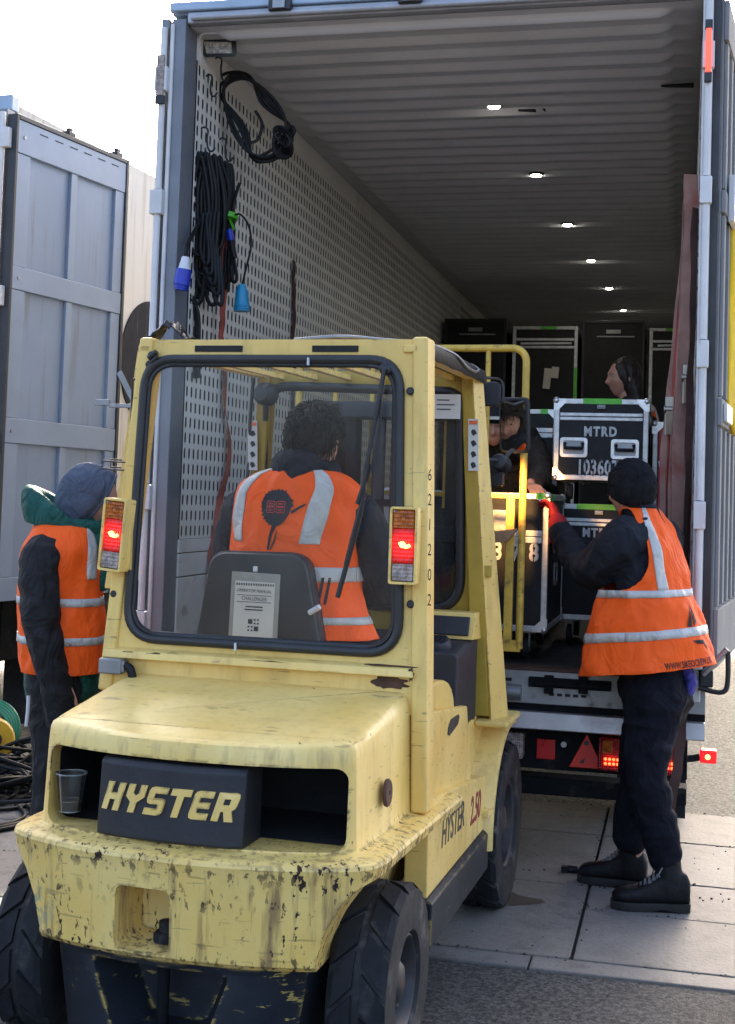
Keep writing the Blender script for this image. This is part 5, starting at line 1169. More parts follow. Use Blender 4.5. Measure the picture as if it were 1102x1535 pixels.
paths.append(spline([(-2.40, .18, 3.0), (-2.385, .0, 2.86), (-2.372, -.08, 2.80), (-2.372, -.085, 2.755)], 20)); paths.append(spline([(-2.42, .22, 2.68), (-2.43, .20, 2.58), (-2.41, .19, 2.48), (-2.415, .20, 2.36), (-2.41, .2, 2.2)], 20)); paths.append(spline([(-2.44, .20, 2.72), (-2.445, .18, 2.63), (-2.40, .18, 2.52), (-2.39, .18, 2.36), (-2.385, .18, 2.2)], 20))
cable("cable_hank", "thick hank of black cable hanging in long loops near the left post", "cable", paths, "cable black", .0105, (-2.39, .2, 3.3))
paths = []
for k_ in range(12):
    bx = -2.385+rnd.uniform(-.018, .018); L = rnd.uniform(.35, .62); y_ = .45+rnd.uniform(-.04, .05); w_ = rnd.uniform(.012, .026); zt = 3.345+rnd.uniform(-.02, .01)
    P = [(bx-w_*.5, y_, zt-.05), (bx, y_, zt), (bx+w_*.6, y_, zt-.05), (bx+w_*.9, y_, zt-L*.4), (bx+w_+.03*rnd.random(), y_, zt-L), (bx+.02, y_, zt-L-.02), (bx-w_*.9, y_, zt-L*.6), (bx-w_*.5, y_, zt-.05)]
    paths.append(spline(P, 36))
paths.append(spline([(-2.345, .43, 3.03), (-2.33, .43, 3.10), (-2.315, .43, 3.17), (-2.295, .43, 3.235)], 12)); paths.append(spline([(-2.34, .42, 3.0), (-2.31, .41, 2.86), (-2.285, .41, 2.74), (-2.305, .41, 2.72), (-2.32, .41, 2.80)], 20))
cable("cable_hank", "narrower hank of black cable tied with green tape, right of the thick hank", "cable", paths, "cable black", .009, (-2.32, .45, 3.3))
o0 = (-2.362, .43, 3.06); q = MB(); q.lathe([(.060, -.014), (.062, 0), (.060, .014)], (0, 0, 0), (0, 0.1, 1), 18); q.obox((.035, -.01, -.04), (1, 0, .5), (0, 1, 0), (-.5, 0, 1), .010, .012, .07); o = q.build("tape_wrap", "tape green", None, smooth=40); o.matrix_world = TF @ Matrix.Translation(o0); o.scale = (1, 1, 1); tag(o, "bright green tape wrapped round the narrower cable hank", "tape")
# plugs
def plug(lbl, top, d, parts, r):
    t = thing("cable_plug", lbl, "plug", TF @ Matrix.Translation(top), "plugs hanging with the wall cables"); d = Vector(d).normalized(); h = 0
    for nm, L, r0, r1, mt in parts:
        q = MB(); n_ = 5; prof = [(0, h)]
        for i in range(n_+1): prof.append(((r0+(r1-r0)*i/n_)*(1+(.06 if i % 2 and nm != "sleeve" else 0)), h+L*i/n_))
        prof.append((0, h+L)); q.lathe(prof, (0, 0, 0), d, 14); q.build(nm, mt, t, smooth=30); h += L
    return t
plug("big blue and white mains plug hanging against the grey left post", (-2.372, -.085, 2.755), (-.12, 0, -1), (("cable_grip", .060, .018, .028, "plug white"), ("plug_body", .075, .036, .038, "plug blue"), ("plug_collar", .026, .035, .030, "plug blue")), .05)
plug("turquoise socket dangling on a thin cable from the narrower hank", (-2.218, .30, 2.685), (.03, 0, -1), (("cable_grip", .03, .018, .026, "plug cyan"), ("plug_body", .075, .030, .038, "plug cyan"), ("plug_collar", .03, .040, .040, "plug cyan")), .05)
plug("small blue and black connector tucked in the narrower cable hank", (-2.335, .40, 2.985), (.25, 0, -1), (("plug_body", .06, .020, .020, "plug blue"), ("sleeve", .09, .018, .016, "cable black")), .02)
cable("thin_cable", "thin black cable curving down from the tied hank to the turquoise socket", "cable", [spline([(-2.335, .43, 3.06), (-2.27, .38, 3.06), (-2.205, .33, 2.99), (-2.178, .30, 2.88), (-2.198, .29, 2.76), (-2.218, .30, 2.68)], 26)], "cable black", .0055, (-2.25, .4, 3.0))
# black sheet bunched behind the cab roof
b = MB(); nn = 22
R_ = [[(-.505+.16*i/nn, -1.10-.08*j/6+.02*noise.noise((i*.5, j*.7, 2)), 2.152+(.062*sin(pi*min(1, i/nn*1.25))**1.2*(1-(j/6-.4)**2)+.016*noise.noise((i*.45, j*.9, 7))) if i/nn < .8 else 2.152+.01*noise.noise((i*.4, j, 3))) for i in range(nn+1)] for j in range(7)]
b.loft(R_, closed=False); o = b.build("bin_bag", "bin bag", None, smooth=50); sdd = o.modifiers.new("thick", 'SOLIDIFY'); sdd.thickness = .004
o.matrix_world = FF; tag(o, "crumpled black plastic sheet bunched on the left corner of the forklift roof", "plastic sheet")

# ---- drink left in the opening of the forklift's rear weight
cup = thing("plastic_cup", "clear plastic cup with a little water in the forklift's rear opening", "cup", FF @ Matrix.Translation((-.385, -1.825, .7065)))
q = MB(); q.lathe([(0, .002), (.029, .002), (.031, .004), (.0425, .106), (.0445, .108), (.0445, .112), (.0415, .112), (.0405, .107), (.0292, .006), (0, .006)], (0, 0, 0), (0, 0, 1), 36); q.build("cup_wall", "cup plastic", cup, smooth=50)
q = MB(); q.lathe([(0, .0065), (.0285, .0065), (.0312, .032), (0, .032)], (0, 0, 0), (0, 0, 1), 30); q.build("water", "water in cup", cup, smooth=50)
for nm, r_, z_, t_ in (("cup_rim", .0440, .110, .0020), ("cup_base", .0300, .004, .0016), ("water_glint", .0318, .033, .0010)):
    q = MB(); q.tube([(r_*cos(a_), r_*sin(a_), z_) for a_ in [2*pi*i/32 for i in range(32)]], t_, 6, closed=True); q.build(nm, "cup glint", cup, smooth=60)  # whitened rings: bright glints of rim, base and water line put into colour
# ---- cable heap on the pavement at the left
heap = []; rnd = random.Random(3)
hx, hy = -1.98, 7.2
for i in range(34):
    r_ = rnd.uniform(.18, .42); cx, cy = hx+rnd.uniform(-.22, .22), hy+rnd.uniform(-.25, .25); z_ = .02+.17*rnd.random()**1.5; a0 = rnd.uniform(0, 6); tl_ = rnd.uniform(-.35, .35)
    heap.append([(cx+r_*cos(t+a0), cy+r_*.8*sin(t+a0), max(.014, z_+tl_*r_*sin(t)+.03*sin(2*t+i))) for t in [5.6*k_/30 for k_ in range(31)]])
q = MB()
for P in heap: q.tube(P, .0105, 7)
for i in range(3): q.tube(spline([(hx+.25+.05*i, hy-.3, .014), (hx+.35+.05*i, hy-.55, .014), (hx+.25, hy-.75-.05*i, .014), (hx-.05, hy-.70, .014), (hx-.5, hy-.6, .014)], 30), .012, 7)
o = q.build("cable_heap", "cable black", None, smooth=70); tag(o, "tangled heap of black cable on the paving beside the forklift's left flank", "cable heap")
q = MB()
for i in range(5): q.tube([(-2.16+(.14+.012*i)*cos(t), 7.80+.08*sin(t)+.012*i, .21+(.14+.012*i)*sin(t)*.9) for t in [2*pi*k_/32 for k_ in range(32)]], .010, 6, closed=True)
o = q.build("hose_coil", "green hose", None, smooth=70); tag(o, "coil of green hose leaning behind the black cable heap", "hose")
t = thing("cable_drum", "round yellow drum half buried in the cable heap at the left edge", "drum", Matrix.Translation((-2.07, 7.60, .205)))
q = MB(); q.lathe([(0, -.08), (.11, -.08), (.125, -.06), (.125, .06), (.11, .08), (0, .08)], (0, 0, 0), (.5, -.85, .2), 28); q.build("drum_shell", "crate yellow", t, smooth=40)
q = MB(); q.lathe([(0, .08), (.04, .08), (.04, .10), (0, .10)], (0, 0, 0), (.5, -.85, .2), 18); q.build("drum_hub", "black plastic", t, smooth=40)
b = MB(); R_ = []
for j in range(11):
    R_.append([(-2.02+.16*cos(2*pi*i/18)*(sin(pi*(j+.6)/11.5)**.6)+.02*noise.noise((i, j*.7, 1)), 7.00+.11*sin(2*pi*i/18)*(sin(pi*(j+.6)/11.5)**.6)+.02*noise.noise((i*.8, j, 4)), 0.12+.16*j/10+.02*noise.noise((i*.9, j*.8, 8))) for i in range(18)])
b.loft(R_); o = b.build("plastic_bag", "white bag", None, smooth=50); tag(o, "crumpled white plastic bag lying on the black cable heap", "bag")
# ---- cable end by the boots
q = MB(); q.tube(spline([(-.395, .02, .012), (-.43, .05, .012), (-.47, .062, .012)], 12), .008, 7); q.tube([(-.465, .062, .014), (-.505, .056, .014)], [.016, .018], 10); q.box(-.535, -.505, .036, .070, .002, .028)
o = q.build("cable_end", "cable black", None, smooth=50); o.matrix_world = TF; tag(o, "black cable end with a connector lying on the slab by the worker's far boot", "cable")
# ---- yellow cloth on the folded door
b = MB(); R_ = [[(.150+.085*(i/6)*(1-.55*(j/16)**2)+.010*noise.noise((i*.7, j*.4, 3)), .25+.12*i/6+.01*noise.noise((i, j*.5, 6)), 3.10-1.02*j/16-.10*(i/6)*(j/16)) for i in range(7)] for j in range(17)]
b.loft(R_, closed=False); o = b.build("yellow_jacket", "yellow cloth", None, smooth=60); sdd = o.modifiers.new("thick", 'SOLIDIFY'); sdd.thickness = .02
o.matrix_world = TF; tag(o, "bright yellow cloth hanging on the folded door at the right edge", "cloth")
# ================================================================== PEOPLE
def ring(c, u, v, a, b, seg, pw=2.0):
    R = []
    for i in range(seg):
        t = 2*pi*i/seg; ct, st = cos(t), sin(t)
        R.append(c+u*a*(abs(ct)**(2/pw))*(1 if ct >= 0 else -1)+v*b*(abs(st)**(2/pw))*(1 if st >= 0 else -1))
    return R
def sweep(mb, ctrl, n=14, seg=20, up=(0, 1, 0), pw=2.0, caps=True):
    """limb or trunk: ctrl = (x, y, z, ru, rv); u follows `up`"""
    S = spline([tuple(c) for c in ctrl], n); P = [Vector(s[:3]) for s in S]; rings = []; u = Vector(up)
    for i, s in enumerate(S):
        t = (P[min(i+1, n-1)]-P[max(i-1, 0)]).normalized(); uu = Vector(up) if abs(Vector(up).normalized().dot(t)) < .95 else u
        uu = (uu-t*uu.dot(t)).normalized(); u = uu; v = t.cross(uu)
        rings.append(ring(P[i], uu, v, s[3], s[4], seg, pw))
    mb.loft(rings, cap0=caps, cap1=caps); return rings
def endcaps(ctrl):
    """round off both ends of a sweep"""
    a, b = ctrl[0], ctrl[1]; c, d = ctrl[-1], ctrl[-2]
    def ext(p, q):
        t = (Vector(p[:3])-Vector(q[:3])).normalized(); r = min(p[3], p[4])
        return [tuple(Vector(p[:3])+t*r*.6)+(p[3]*.72, p[4]*.72), tuple(Vector(p[:3])+t*r*.95)+(p[3]*.25, p[4]*.25)]
    e0 = ext(a, b); e1 = ext(c, d)
    return e0[::-1]+list(ctrl)+e1
def limb(mb, ctrl, n=22, seg=18, up=(0, 1, 0), pw=2.0): return sweep(mb, endcaps(ctrl), n, seg, up, pw)
def fuse(mb, name, mt, parent, voxel=.008, wr=0, wf=9, seed=0, stretch=(1, 1, 1), smooth_it=2):
    """join overlapping volumes into one skin; optional cloth folds"""
    bmesh.ops.recalc_face_normals(mb.bm, faces=mb.bm.faces)
    me = bpy.data.meshes.new(name); mb.bm.to_mesh(me); mb.bm.free()
    o = bpy.data.objects.new(name, me); COL.objects.link(o)
    r = o.modifiers.new("r", 'REMESH'); r.mode = 'VOXEL'; r.voxel_size = voxel
    s_ = o.modifiers.new("s", 'SMOOTH'); s_.factor = .5; s_.iterations = smooth_it
    dg = bpy.context.evaluated_depsgraph_get(); dg.update()
    m2 = bpy.data.meshes.new_from_object(o.evaluated_get(dg)); o.modifiers.clear(); o.data = m2; bpy.data.meshes.remove(me)
    if wr: folds(m2, wr, wf, seed, stretch)
    m2.materials.clear(); m2.materials.append(MAT[mt]); m2.shade_smooth(); o.parent = parent; o.name = name; m2.name = name
    return o
def folds(me, amp, freq, seed=0, stretch=(1, 1, 1)):
    nn = [v.normal.copy() for v in me.vertices]
    for v, nv in zip(me.vertices, nn):
        p = Vector((v.co.x*stretch[0], v.co.y*stretch[1], v.co.z*stretch[2]))*freq+Vector((seed, seed*2.3, seed*.7))
        w_ = p+Vector((noise.noise(p*.6), noise.noise(p*.6+Vector((9, 0, 0))), noise.noise(p*.6+Vector((0, 9, 0)))))*.9
        a = 1-abs(noise.noise(w_))*2.4
        v.co += nv*amp*(a*.7+.28*noise.noise(p*2.3))
def head(mb, c, f, up=(0, 0, 1), s=1.0):
    """head with brow, sockets, nose, mouth, chin and ears; f = facing"""
    f = Vector(f).normalized(); up = Vector(up); up = (up-f*up.dot(f)).normalized(); r = f.cross(up); c = Vector(c)
    def W(p): return c+(r*p[0]+f*p[1]+up*p[2])*s
    nu, nv = 64, 48; rings = []
    def g_(x, z, x0, z0, sx, sz): return math.exp(-((x-x0)/sx)**2-((z-z0)/sz)**2)
    for j in range(nv+1):
        a = -pi/2+pi*j/nv; R = []
        for i in range(nu):
            b = 2*pi*i/nu; q = max(cos(a), 1e-3); x = .076*q*cos(b); y = .098*q*sin(b); z = .118*sin(a)
            if z < -.01: t = min(1, (-z-.01)/.105); x *= 1-.28*t*t; y = y*(1-.10*t)+(.014*t if y > 0 else .030*t*t)
            if y > 0: y = .098*sin(b)*(q**.62) if z < .10 else .098*sin(b)*q**(.62+.38*min(1, (z-.10)/.018)); y -= .012*max(0, (z-.03)/.09)
            if y > 0 and z < -.01: t = min(1, (-z-.01)/.105); y = y*(1-.16*t)
            if y > .02:
                fy = min(1, (y-.02)/.05); xx = abs(x)
                y += fy*(.021*g_(x, z, 0, -.032, .0125, .016)+.010*g_(x, z, 0, -.012, .009, .026)+.006*g_(x, z, 0, .030, .05, .012)
                         -.010*g_(xx, z, .031, .006, .015, .012)+.008*g_(x, z, 0, -.066, .020, .007)+.007*g_(x, z, 0, -.078, .018, .006)-.004*g_(x, z, 0, -.072, .02, .003)+.010*g_(x, z, 0, -.105, .022, .014)+.004*g_(xx, z, .045, -.025, .018, .018))
            R.append(W((x, y, z)))
        rings.append(R)
    mb.loft(rings)
    for s_ in (1, -1):
        rg = []
        for j in range(7):
            a = -pi/2+pi*j/6; q = max(cos(a), .05)
            rg.append([W((s_*(.074+.012*q*(.6+.4*cos(b))), -.012+.016*q*sin(b)-.006*sin(a), -.008+.032*sin(a))) for b in [2*pi*i/10 for i in range(10)]])
        mb.loft(rg)
    return W
def eyes(parent, W):
    for s_ in (1, -1):
        q = MB(); p = W((s_*.031, .0735, .006)); q.sphere(p, .0115, 10, 8); e = q.build("eye", "eye white", parent, smooth=180)
        q = MB(); p = W((s_*.031, .0810, .006)); q.sphere(p, .0050, 8, 6); q.build("iris", "iris", e, smooth=180)
def hand(mb, wrist, d, nrm, side=1, curl=.5, s=1.0, thumb_out=.7):
    """palm, four bent fingers, thumb. d = towards the fingertips, nrm = out of the back of the hand"""
    d = Vector(d).normalized(); n_ = Vector(nrm); n_ = (n_-d*n_.dot(d)).normalized(); a = d.cross(n_)*side; w0 = Vector(wrist)
    P = lambda x, y, z: w0+(a*x+d*y+n_*z)*s          # x across (thumb side +), y along, z back of hand
    rg = []
    for y, hw, th in ((-.02, .026, .020), (.0, .027, .019), (.03, .036, .017), (.065, .041, .015), (.088, .040, .012)):
        rg.append([P(hw*cos(t), y, th*sin(t)) for t in [2*pi*i/16 for i in range(16)]])
    mb.loft(rg)
    for k_, (x, L, r_) in enumerate(((.030, .070, .0088), (.010, .079, .0092), (-.011, .073, .0088), (-.030, .057, .0078))):
        p = P(x, .078, 0); ang = .15; pts = [tuple(p)+(r_*s, r_*s)]
        for seg_, fr in enumerate((.45, .30, .25)):
            ang += curl*(.55, .75, .5)[seg_]; q = (d*cos(ang)-n_*sin(ang)+a*(x*1.2 if seg_ == 0 else 0)).normalized(); p = p+q*L*fr*s; pts.append(tuple(p)+(r_*s*(.96, .90, .78)[seg_],)*2)
        limb(mb, pts, 16, 10, up=tuple(n_))
    p0 = P(.022, .018, -.006); p1 = P(.022+.030*thumb_out, .045, -.014); p2 = P(.028+.036*thumb_out, .074, -.020-.012*curl); p3 = P(.026+.034*thumb_out, .098, -.024-.020*curl)
    limb(mb, [tuple(p0)+(.014*s,)*2, tuple(p1)+(.0115*s,)*2, tuple(p2)+(.0098*s,)*2, tuple(p3)+(.008*s,)*2], 16, 10, up=tuple(n_))
def boot(parent, heel, toe, ankle_top, mt="boot leather", far=False):
    heel = Vector(heel); toe = Vector(toe); d = (toe-heel).normalized(); L = (toe-heel).length; r = d.cross(Vector((0, 0, 1)))
    P = lambda y, x, z: heel+d*y*L+r*x+Vector((0, 0, z+heel.z))-Vector((0, 0, heel.z))
    mb = MB(); rg = []
    for y, w_, z0, z1 in ((-.02, .026, .030, .12), (.02, .038, .028, .15), (.15, .044, .028, .165), (.34, .045, .028, .150), (.50, .047, .028, .120), (.68, .053, .028, .094), (.84, .053, .028, .084), (.94, .046, .028, .074), (1.0, .026, .030, .058)):
        rg.append([P(y, w_*(abs(cos(t))**.7)*(1 if cos(t) > 0 else -1), (z0+z1)/2+(z1-z0)/2*(abs(sin(t))**.75)*(1 if sin(t) > 0 else -1)) for t in [2*pi*i/20 for i in range(20)]])
    mb.loft(rg); a = Vector(ankle_top); b = P(.24, 0, .07)
    limb(mb, [tuple(b)+(.056, .048), tuple(b.lerp(a, .5))+(.054, .048), tuple(a)+(.050, .045)], 12, 18, up=tuple(d))
    o = fuse(mb, "boot", mt, parent, .007, .0022, 26)
    q = MB(); rg = []
    for z, k_ in ((0.001, .97), (.012, 1.0), (.030, 1.0), (.034, .97)):
        out = []
        for y, w_ in ((-.03, .02), (-.01, .036), (.12, .044), (.34, .043), (.5, .046), (.68, .054), (.85, .053), (.95, .043), (1.015, .02)): out.append((y, w_))
        pts = [P(y, w_*k_, z+(.012 if .26 < y < .45 and z < .01 else 0)) for y, w_ in out]+[P(y, -w_*k_, z+(.012 if .26 < y < .45 and z < .01 else 0)) for y, w_ in out[::-1]]
        rg.append(pts)
    q.loft(rg); q.build("boot_sole", "boot sole", o, smooth=40)
    q = MB()
    for i in range(6):
        y = .34+.055*i; z = .164-.0125*i
        q.tube([P(y, -.032, z-.012), P(y+.012, 0, z+.004), P(y+.03, .032, z-.016)], .0042, 5); q.tube([P(y+.03, -.032, z-.016), P(y+.012, 0, z+.005), P(y, .032, z-.012)], .0042, 5)
    q.tube(spline([P(.33, 0, .160), P(.36, .03, .185), P(.42, .045, .16), P(.46, .05, .12)], 10), .003, 5); q.tube(spline([P(.33, 0, .160), P(.34, -.03, .185), P(.42, -.045, .15)], 10), .003, 5)
    q.build("lace", "lace grey", o, smooth=60); return o
def vest(parent, ctrl, lat, fwd, n=64, seg=108, pw=2.3, stripes=(), shoulder=(), wr=.005, wf=9, seed=1, holes=(), zoff=0, name="safety_vest"):
    """ctrl rings (x, y, z, lateral half, depth half, tilt towards fwd). Column angle 0 = lat side, 90 = fwd.
    stripes: (z0, z1) bands; shoulder: (angle0, angle1, ring fraction0, fraction1)"""
    lat = Vector(lat).normalized(); fwd = Vector(fwd).normalized(); S = spline(ctrl, n)
    def pt(i, j, off=0):
        s = S[i]; t = 2*pi*j/seg; ct, st = cos(t), sin(t); a, b = s[3]+off, s[4]+off
        return Vector(s[:3])+lat*a*(abs(ct)**(2/pw))*(1 if ct >= 0 else -1)+fwd*b*(abs(st)**(2/pw))*(1 if st >= 0 else -1)+Vector((0, 0, s[5]*st*b))
    G = [[pt(i, j) for j in range(seg)] for i in range(n)]
    def fold(p):
        q = Vector((p.x, p.y, p.z*.55))*wf+Vector((seed*3.1, seed, 0)); w_ = q+Vector((noise.noise(q*.7), noise.noise(q*.7+Vector((5, 5, 5))), noise.noise(q*.7+Vector((0, 9, 0)))))*.8
        return wr*((1-abs(noise.noise(w_))*2.3)*.8+.5*noise.noise(q*3))
    for i in range(n):
        c = Vector(S[i][:3])
        for j in range(seg):
            d_ = (G[i][j]-c); d_.z = 0; d_.normalize(); G[i][j] = G[i][j]+d_*fold(G[i][j])
    mb = MB(); VV = [[mb.bm.verts.new(p) for p in G[i]] for i in range(n)]
    def inside(i, j):
        for a0, da, z0, dz in holes:
            d_ = ((j*360/seg-a0+180) % 360)-180
            if (d_/da)**2+((S[i][2]-zoff*-1*0-z0+zoff)/dz)**2 < 1: return True
        return False
    for i in range(n-1):
        for j in range(seg):
            if not inside(i+.5 if False else i, j+.5): mb.bm.faces.new((VV[i][j], VV[i][(j+1) % seg], VV[i+1][(j+1) % seg], VV[i+1][j]))
    bmesh.ops.delete(mb.bm, geom=[v for v in mb.bm.verts if not v.link_faces], context='VERTS')
    rim = [v for v in mb.bm.verts if v.is_boundary]
    for _ in range(12): bmesh.ops.smooth_vert(mb.bm, verts=rim, factor=.5, use_axis_x=True, use_axis_y=True, use_axis_z=True)
    me = mb.mesh(name, "orange vest", 180); o = obj(name, me, parent); sm = o.modifiers.new("cloth", 'SOLIDIFY'); sm.thickness = .003; sm.offset = 0
    def band(rows, cols, off=.0035, slant=0):
        q = MB(); vv = {}
        for a in rows:
            for b in cols:
                c = Vector(S[a][:3]); d_ = G[a][b % seg]-c; d_.z = 0; d_.normalize(); bb_ = b+slant*(a-rows[0])/max(1, rows[-1]-rows[0]); b0_ = int(math.floor(bb_)); fr_ = bb_-b0_; pt_ = G[a][b0_ % seg].lerp(G[a][(b0_+1) % seg], fr_); vv[a, b] = q.bm.verts.new(pt_+d_*off)
        for a, a2 in zip(rows, rows[1:]):
            for b, b2 in zip(cols, cols[1:]): q.bm.faces.new((vv[a, b], vv[a, b2], vv[a2, b2], vv[a2, b]))
        ob = q.build("reflective_strip", "reflective strip", o, smooth=180); x_ = ob.modifiers.new("cloth", 'SOLIDIFY'); x_.thickness = .0015; x_.offset = 1
        return ob
    for z0, z1 in stripes:
        rows = [i for i in range(n) if z0-zoff-1e-4 <= S[i][2] <= z1-zoff+1e-4]
        if len(rows) > 1: band(rows, list(range(seg+1)))
    for a0, a1, f0, f1, *sl in shoulder:
        c0, c1 = int(round(a0/360*seg)), int(round(a1/360*seg)); band(list(range(int(f0*(n-1)), int(f1*(n-1))+1)), list(range(c0, c1+1)), slant=(sl[0]/360*seg if sl else 0))
    return o
def decal_on(o, me, d, off=.004, parent=None, name="print"):
    dg = bpy.context.evaluated_depsgraph_get(); dg.update(); ev = o.evaluated_get(dg).to_mesh()
    b = BVHTree.FromPolygons([v.co.copy() for v in ev.vertices], [tuple(p.vertices) for p in ev.polygons]); d = Vector(d).normalized()
    bm_ = bmesh.new(); bm_.from_mesh(me)
    bmesh.ops.triangulate(bm_, faces=bm_.faces); 
    for _ in range(2):
        lg = [e for e in bm_.edges if e.calc_length() > .012]
        if lg: bmesh.ops.subdivide_edges(bm_, edges=lg, cuts=1, use_grid_fill=False); bmesh.ops.triangulate(bm_, faces=bm_.faces)
    dead = []
    for v in bm_.verts:
        h = b.ray_cast(v.co-d*.4, d)
        if h[0] is None: dead.append(v)
        else: v.co = h[0]-d*off
    bmesh.ops.delete(bm_, geom=dead, context='VERTS')
    bm_.to_mesh(me); bm_.free(); o.evaluated_get(dg).to_mesh_clear()
    return obj(name, me, parent or o)
def flat(polys, m, o, xd, yd):
    """flat printed shapes (lists of 2D outlines) as one mesh, laid out on a plane"""
    x = Vector(xd).normalized(); y = Vector(yd).normalized(); q = MB()
    for P in polys: q.face([Vector(o)+x*a+y*b for a, b in P])
    me = bpy.data.meshes.new("print"); q.bm.to_mesh(me); q.bm.free(); me.materials.append(MAT[m]); return me
def crown(mb, c, f, r, up=(0, 0, 1), cut=-.2, nu=36, nv=18, lump=.006, fr=14, seed=0):
    """cap / hair shell: the part of an ellipsoid above `cut`, with soft lumps; cut may be a function of the facing angle"""
    f = Vector(f).normalized(); up = Vector(up); up = (up-f*up.dot(f)).normalized(); rr = f.cross(up); c = Vector(c); rings = []
    for j in range(nv+1):
        R = []
        for i in range(nu):
            b = 2*pi*i/nu; lo = cut(b) if callable(cut) else cut; a = lo+(pi/2-lo)*j/nv; q = max(cos(a), 1e-3)
            p = Vector((r[0]*q*cos(b), r[1]*q*sin(b), r[2]*sin(a))); p *= 1+lump*10*noise.noise(p*fr+Vector((seed, 0, 0)))
            R.append(c+rr*p.x+f*p.y+up*p.z)
        rings.append(R)
    mb.loft(rings)

# ------------------------------------------------------------------ the worker at the tail of the trailer
pc = thing("person", "person in black beanie, jeans and orange vest standing at the trailer tail, red gloves", "person", TF @ Matrix.Translation((-.15, -.25, 0)))
def loc(o): return lambda *p: (p[0]-o[0], p[1]-o[1], p[2]-o[2])+tuple(p[3:])
q_ = loc((-.15, -.25, 0)); fC = Vector((-.94, .34, 0)); lC = Vector((-.34, -.94, 0))
b = MB()
limb(b, [q_(-.13, -.26, .92, .13, .10), q_(-.15, -.26, 1.15, .125, .09), q_(-.18, -.26, 1.40, .15, .10), q_(-.19, -.26, 1.50, .11, .08)], 24, 24, up=lC)
limb(b, [q_(-.20, -.26, 1.50, .06, .06), q_(-.235, -.25, 1.62, .055, .06)], 10, 16)
headC = q_(-.258, -.25, 1.705); fHC = Vector((-.84, .54, -.10)); WC = head(b, headC, fHC)
limb(b, [q_(-.25, -.40, 1.50, .05, .05), q_(-.43, -.25, 1.36, .042, .042), q_(-.565, .0, 1.49, .030, .030), q_(-.60, .06, 1.55, .022, .028)], 22, 14)
limb(b, [q_(-.12, -.10, 1.50, .05, .05), q_(-.34, .10, 1.34, .042, .042), q_(-.57, .24, 1.46, .030, .030)], 22, 14)
limb(b, [q_(-.13, -.35, .90, .085, .085), q_(-.17, -.36, .52, .055, .055), q_(-.065, -.355, .12, .034, .034)], 22, 16)
limb(b, [q_(-.13, -.16, .90, .085, .085), q_(-.20, -.13, .52, .055, .055), q_(-.215, -.088, .12, .034, .034)], 22, 16)
body = fuse(b, "body", "skin", pc, .007)
eyes(body, WC)
b = MB()   # sweater
limb(b, [q_(-.14, -.26, .98, .17, .13), q_(-.17, -.26, 1.25, .175, .125), q_(-.19, -.26, 1.44, .185, .115), q_(-.20, -.26, 1.53, .125, .09), q_(-.215, -.255, 1.60, .068, .072), q_(-.225, -.252, 1.63, .060, .068)], 26, 26, up=lC)
limb(b, [q_(-.235, -.35, 1.505, .10, .10), q_(-.30, -.375, 1.455, .100, .098), q_(-.405, -.27, 1.365, .078, .080), q_(-.45, -.20, 1.37, .068, .072), q_(-.545, -.03, 1.475, .052, .054), q_(-.572, .015, 1.515, .046, .048)], 30, 20)
limb(b, [q_(-.13, -.12, 1.50, .09, .09), q_(-.34, .09, 1.34, .072, .072), q_(-.55, .22, 1.45, .05, .05)], 26, 18)
jk = fuse(b, "sweater", "navy cloth", pc, .0085, .015, 9, 2, (1, 1, .8))
b = MB(); limb(b, [q_(-.566, .006, 1.506, .045, .047), q_(-.585, .035, 1.54, .043, .044), q_(-.592, .05, 1.555, .042, .042)], 10, 16)
hand(b, q_(-.592, .055, 1.556), (-.28, .55, .78), (.9, -.25, .30), side=1, curl=.75, s=1.06, thumb_out=.6); fuse(b, "glove", "red glove", pc, .0045, .0015, 40)
b = MB(); hand(b, q_(-.57, .235, 1.463), (-.8, .5, .28), (.3, -.2, .9), side=-1, curl=.5, s=1.05); fuse(b, "glove", "red glove", pc, .005)
b = MB()   # jeans
limb(b, [q_(-.13, -.265, .985, .165, .135), q_(-.13, -.265, .90, .18, .15), q_(-.135, -.265, .82, .165, .135)], 16, 26, up=lC)
limb(b, [q_(-.135, -.345, .90, .110, .132), q_(-.145, -.355, .76, .094, .112), q_(-.166, -.365, .57, .074, .082), q_(-.130, -.36, .40, .068, .077), q_(-.095, -.355, .26, .059, .067), q_(-.082, -.352, .20, .062, .069)], 34, 22, up=lC)
limb(b, [q_(-.135, -.165, .90, .115, .130), q_(-.165, -.155, .74, .090, .106), q_(-.200, -.135, .53, .073, .079), q_(-.218, -.12, .38, .066, .073), q_(-.232, -.100, .25, .058, .065), q_(-.234, -.095, .205, .061, .067)], 34, 22, up=lC)
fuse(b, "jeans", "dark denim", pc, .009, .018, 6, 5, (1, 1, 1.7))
boot(pc, q_(.010, -.350, 0), q_(-.290, -.400, 0), q_(-.078, -.360, .25)); boot(pc, q_(-.165, -.085, 0), q_(-.45, -.055, 0), q_(-.235, -.092, .25))
q = MB(); q.obox(q_(-.045, -.388, .085), (1, .17, 0), (0, 1, 0), (0, 0, 1), .022, .006, .010); q.build("boot_tab", "crate yellow", pc)
vc = vest(pc, [q_(-.215, -.255, 1.628)+(.075, .060, 0), q_(-.205, -.258, 1.600)+(.115, .075, .05), q_(-.195, -.26, 1.55)+(.165, .100, .05), q_(-.185, -.26, 1.46)+(.190, .130, .0), q_(-.185, -.262, 1.29)+(.205, .170, -.06), q_(-.182, -.265, 1.13)+(.222, .222, -.14), q_(-.172, -.27, .945)+(.240, .275, -.17)],
          lC, fC, stripes=((1.245, 1.30), (1.075, 1.13)), shoulder=((-44, -25, 0, .672, -12), (205, 224, 0, .655)), wr=.019, wf=8, seed=3, holes=((30, 58, 1.46, .165), (150, 45, 1.47, .13)))
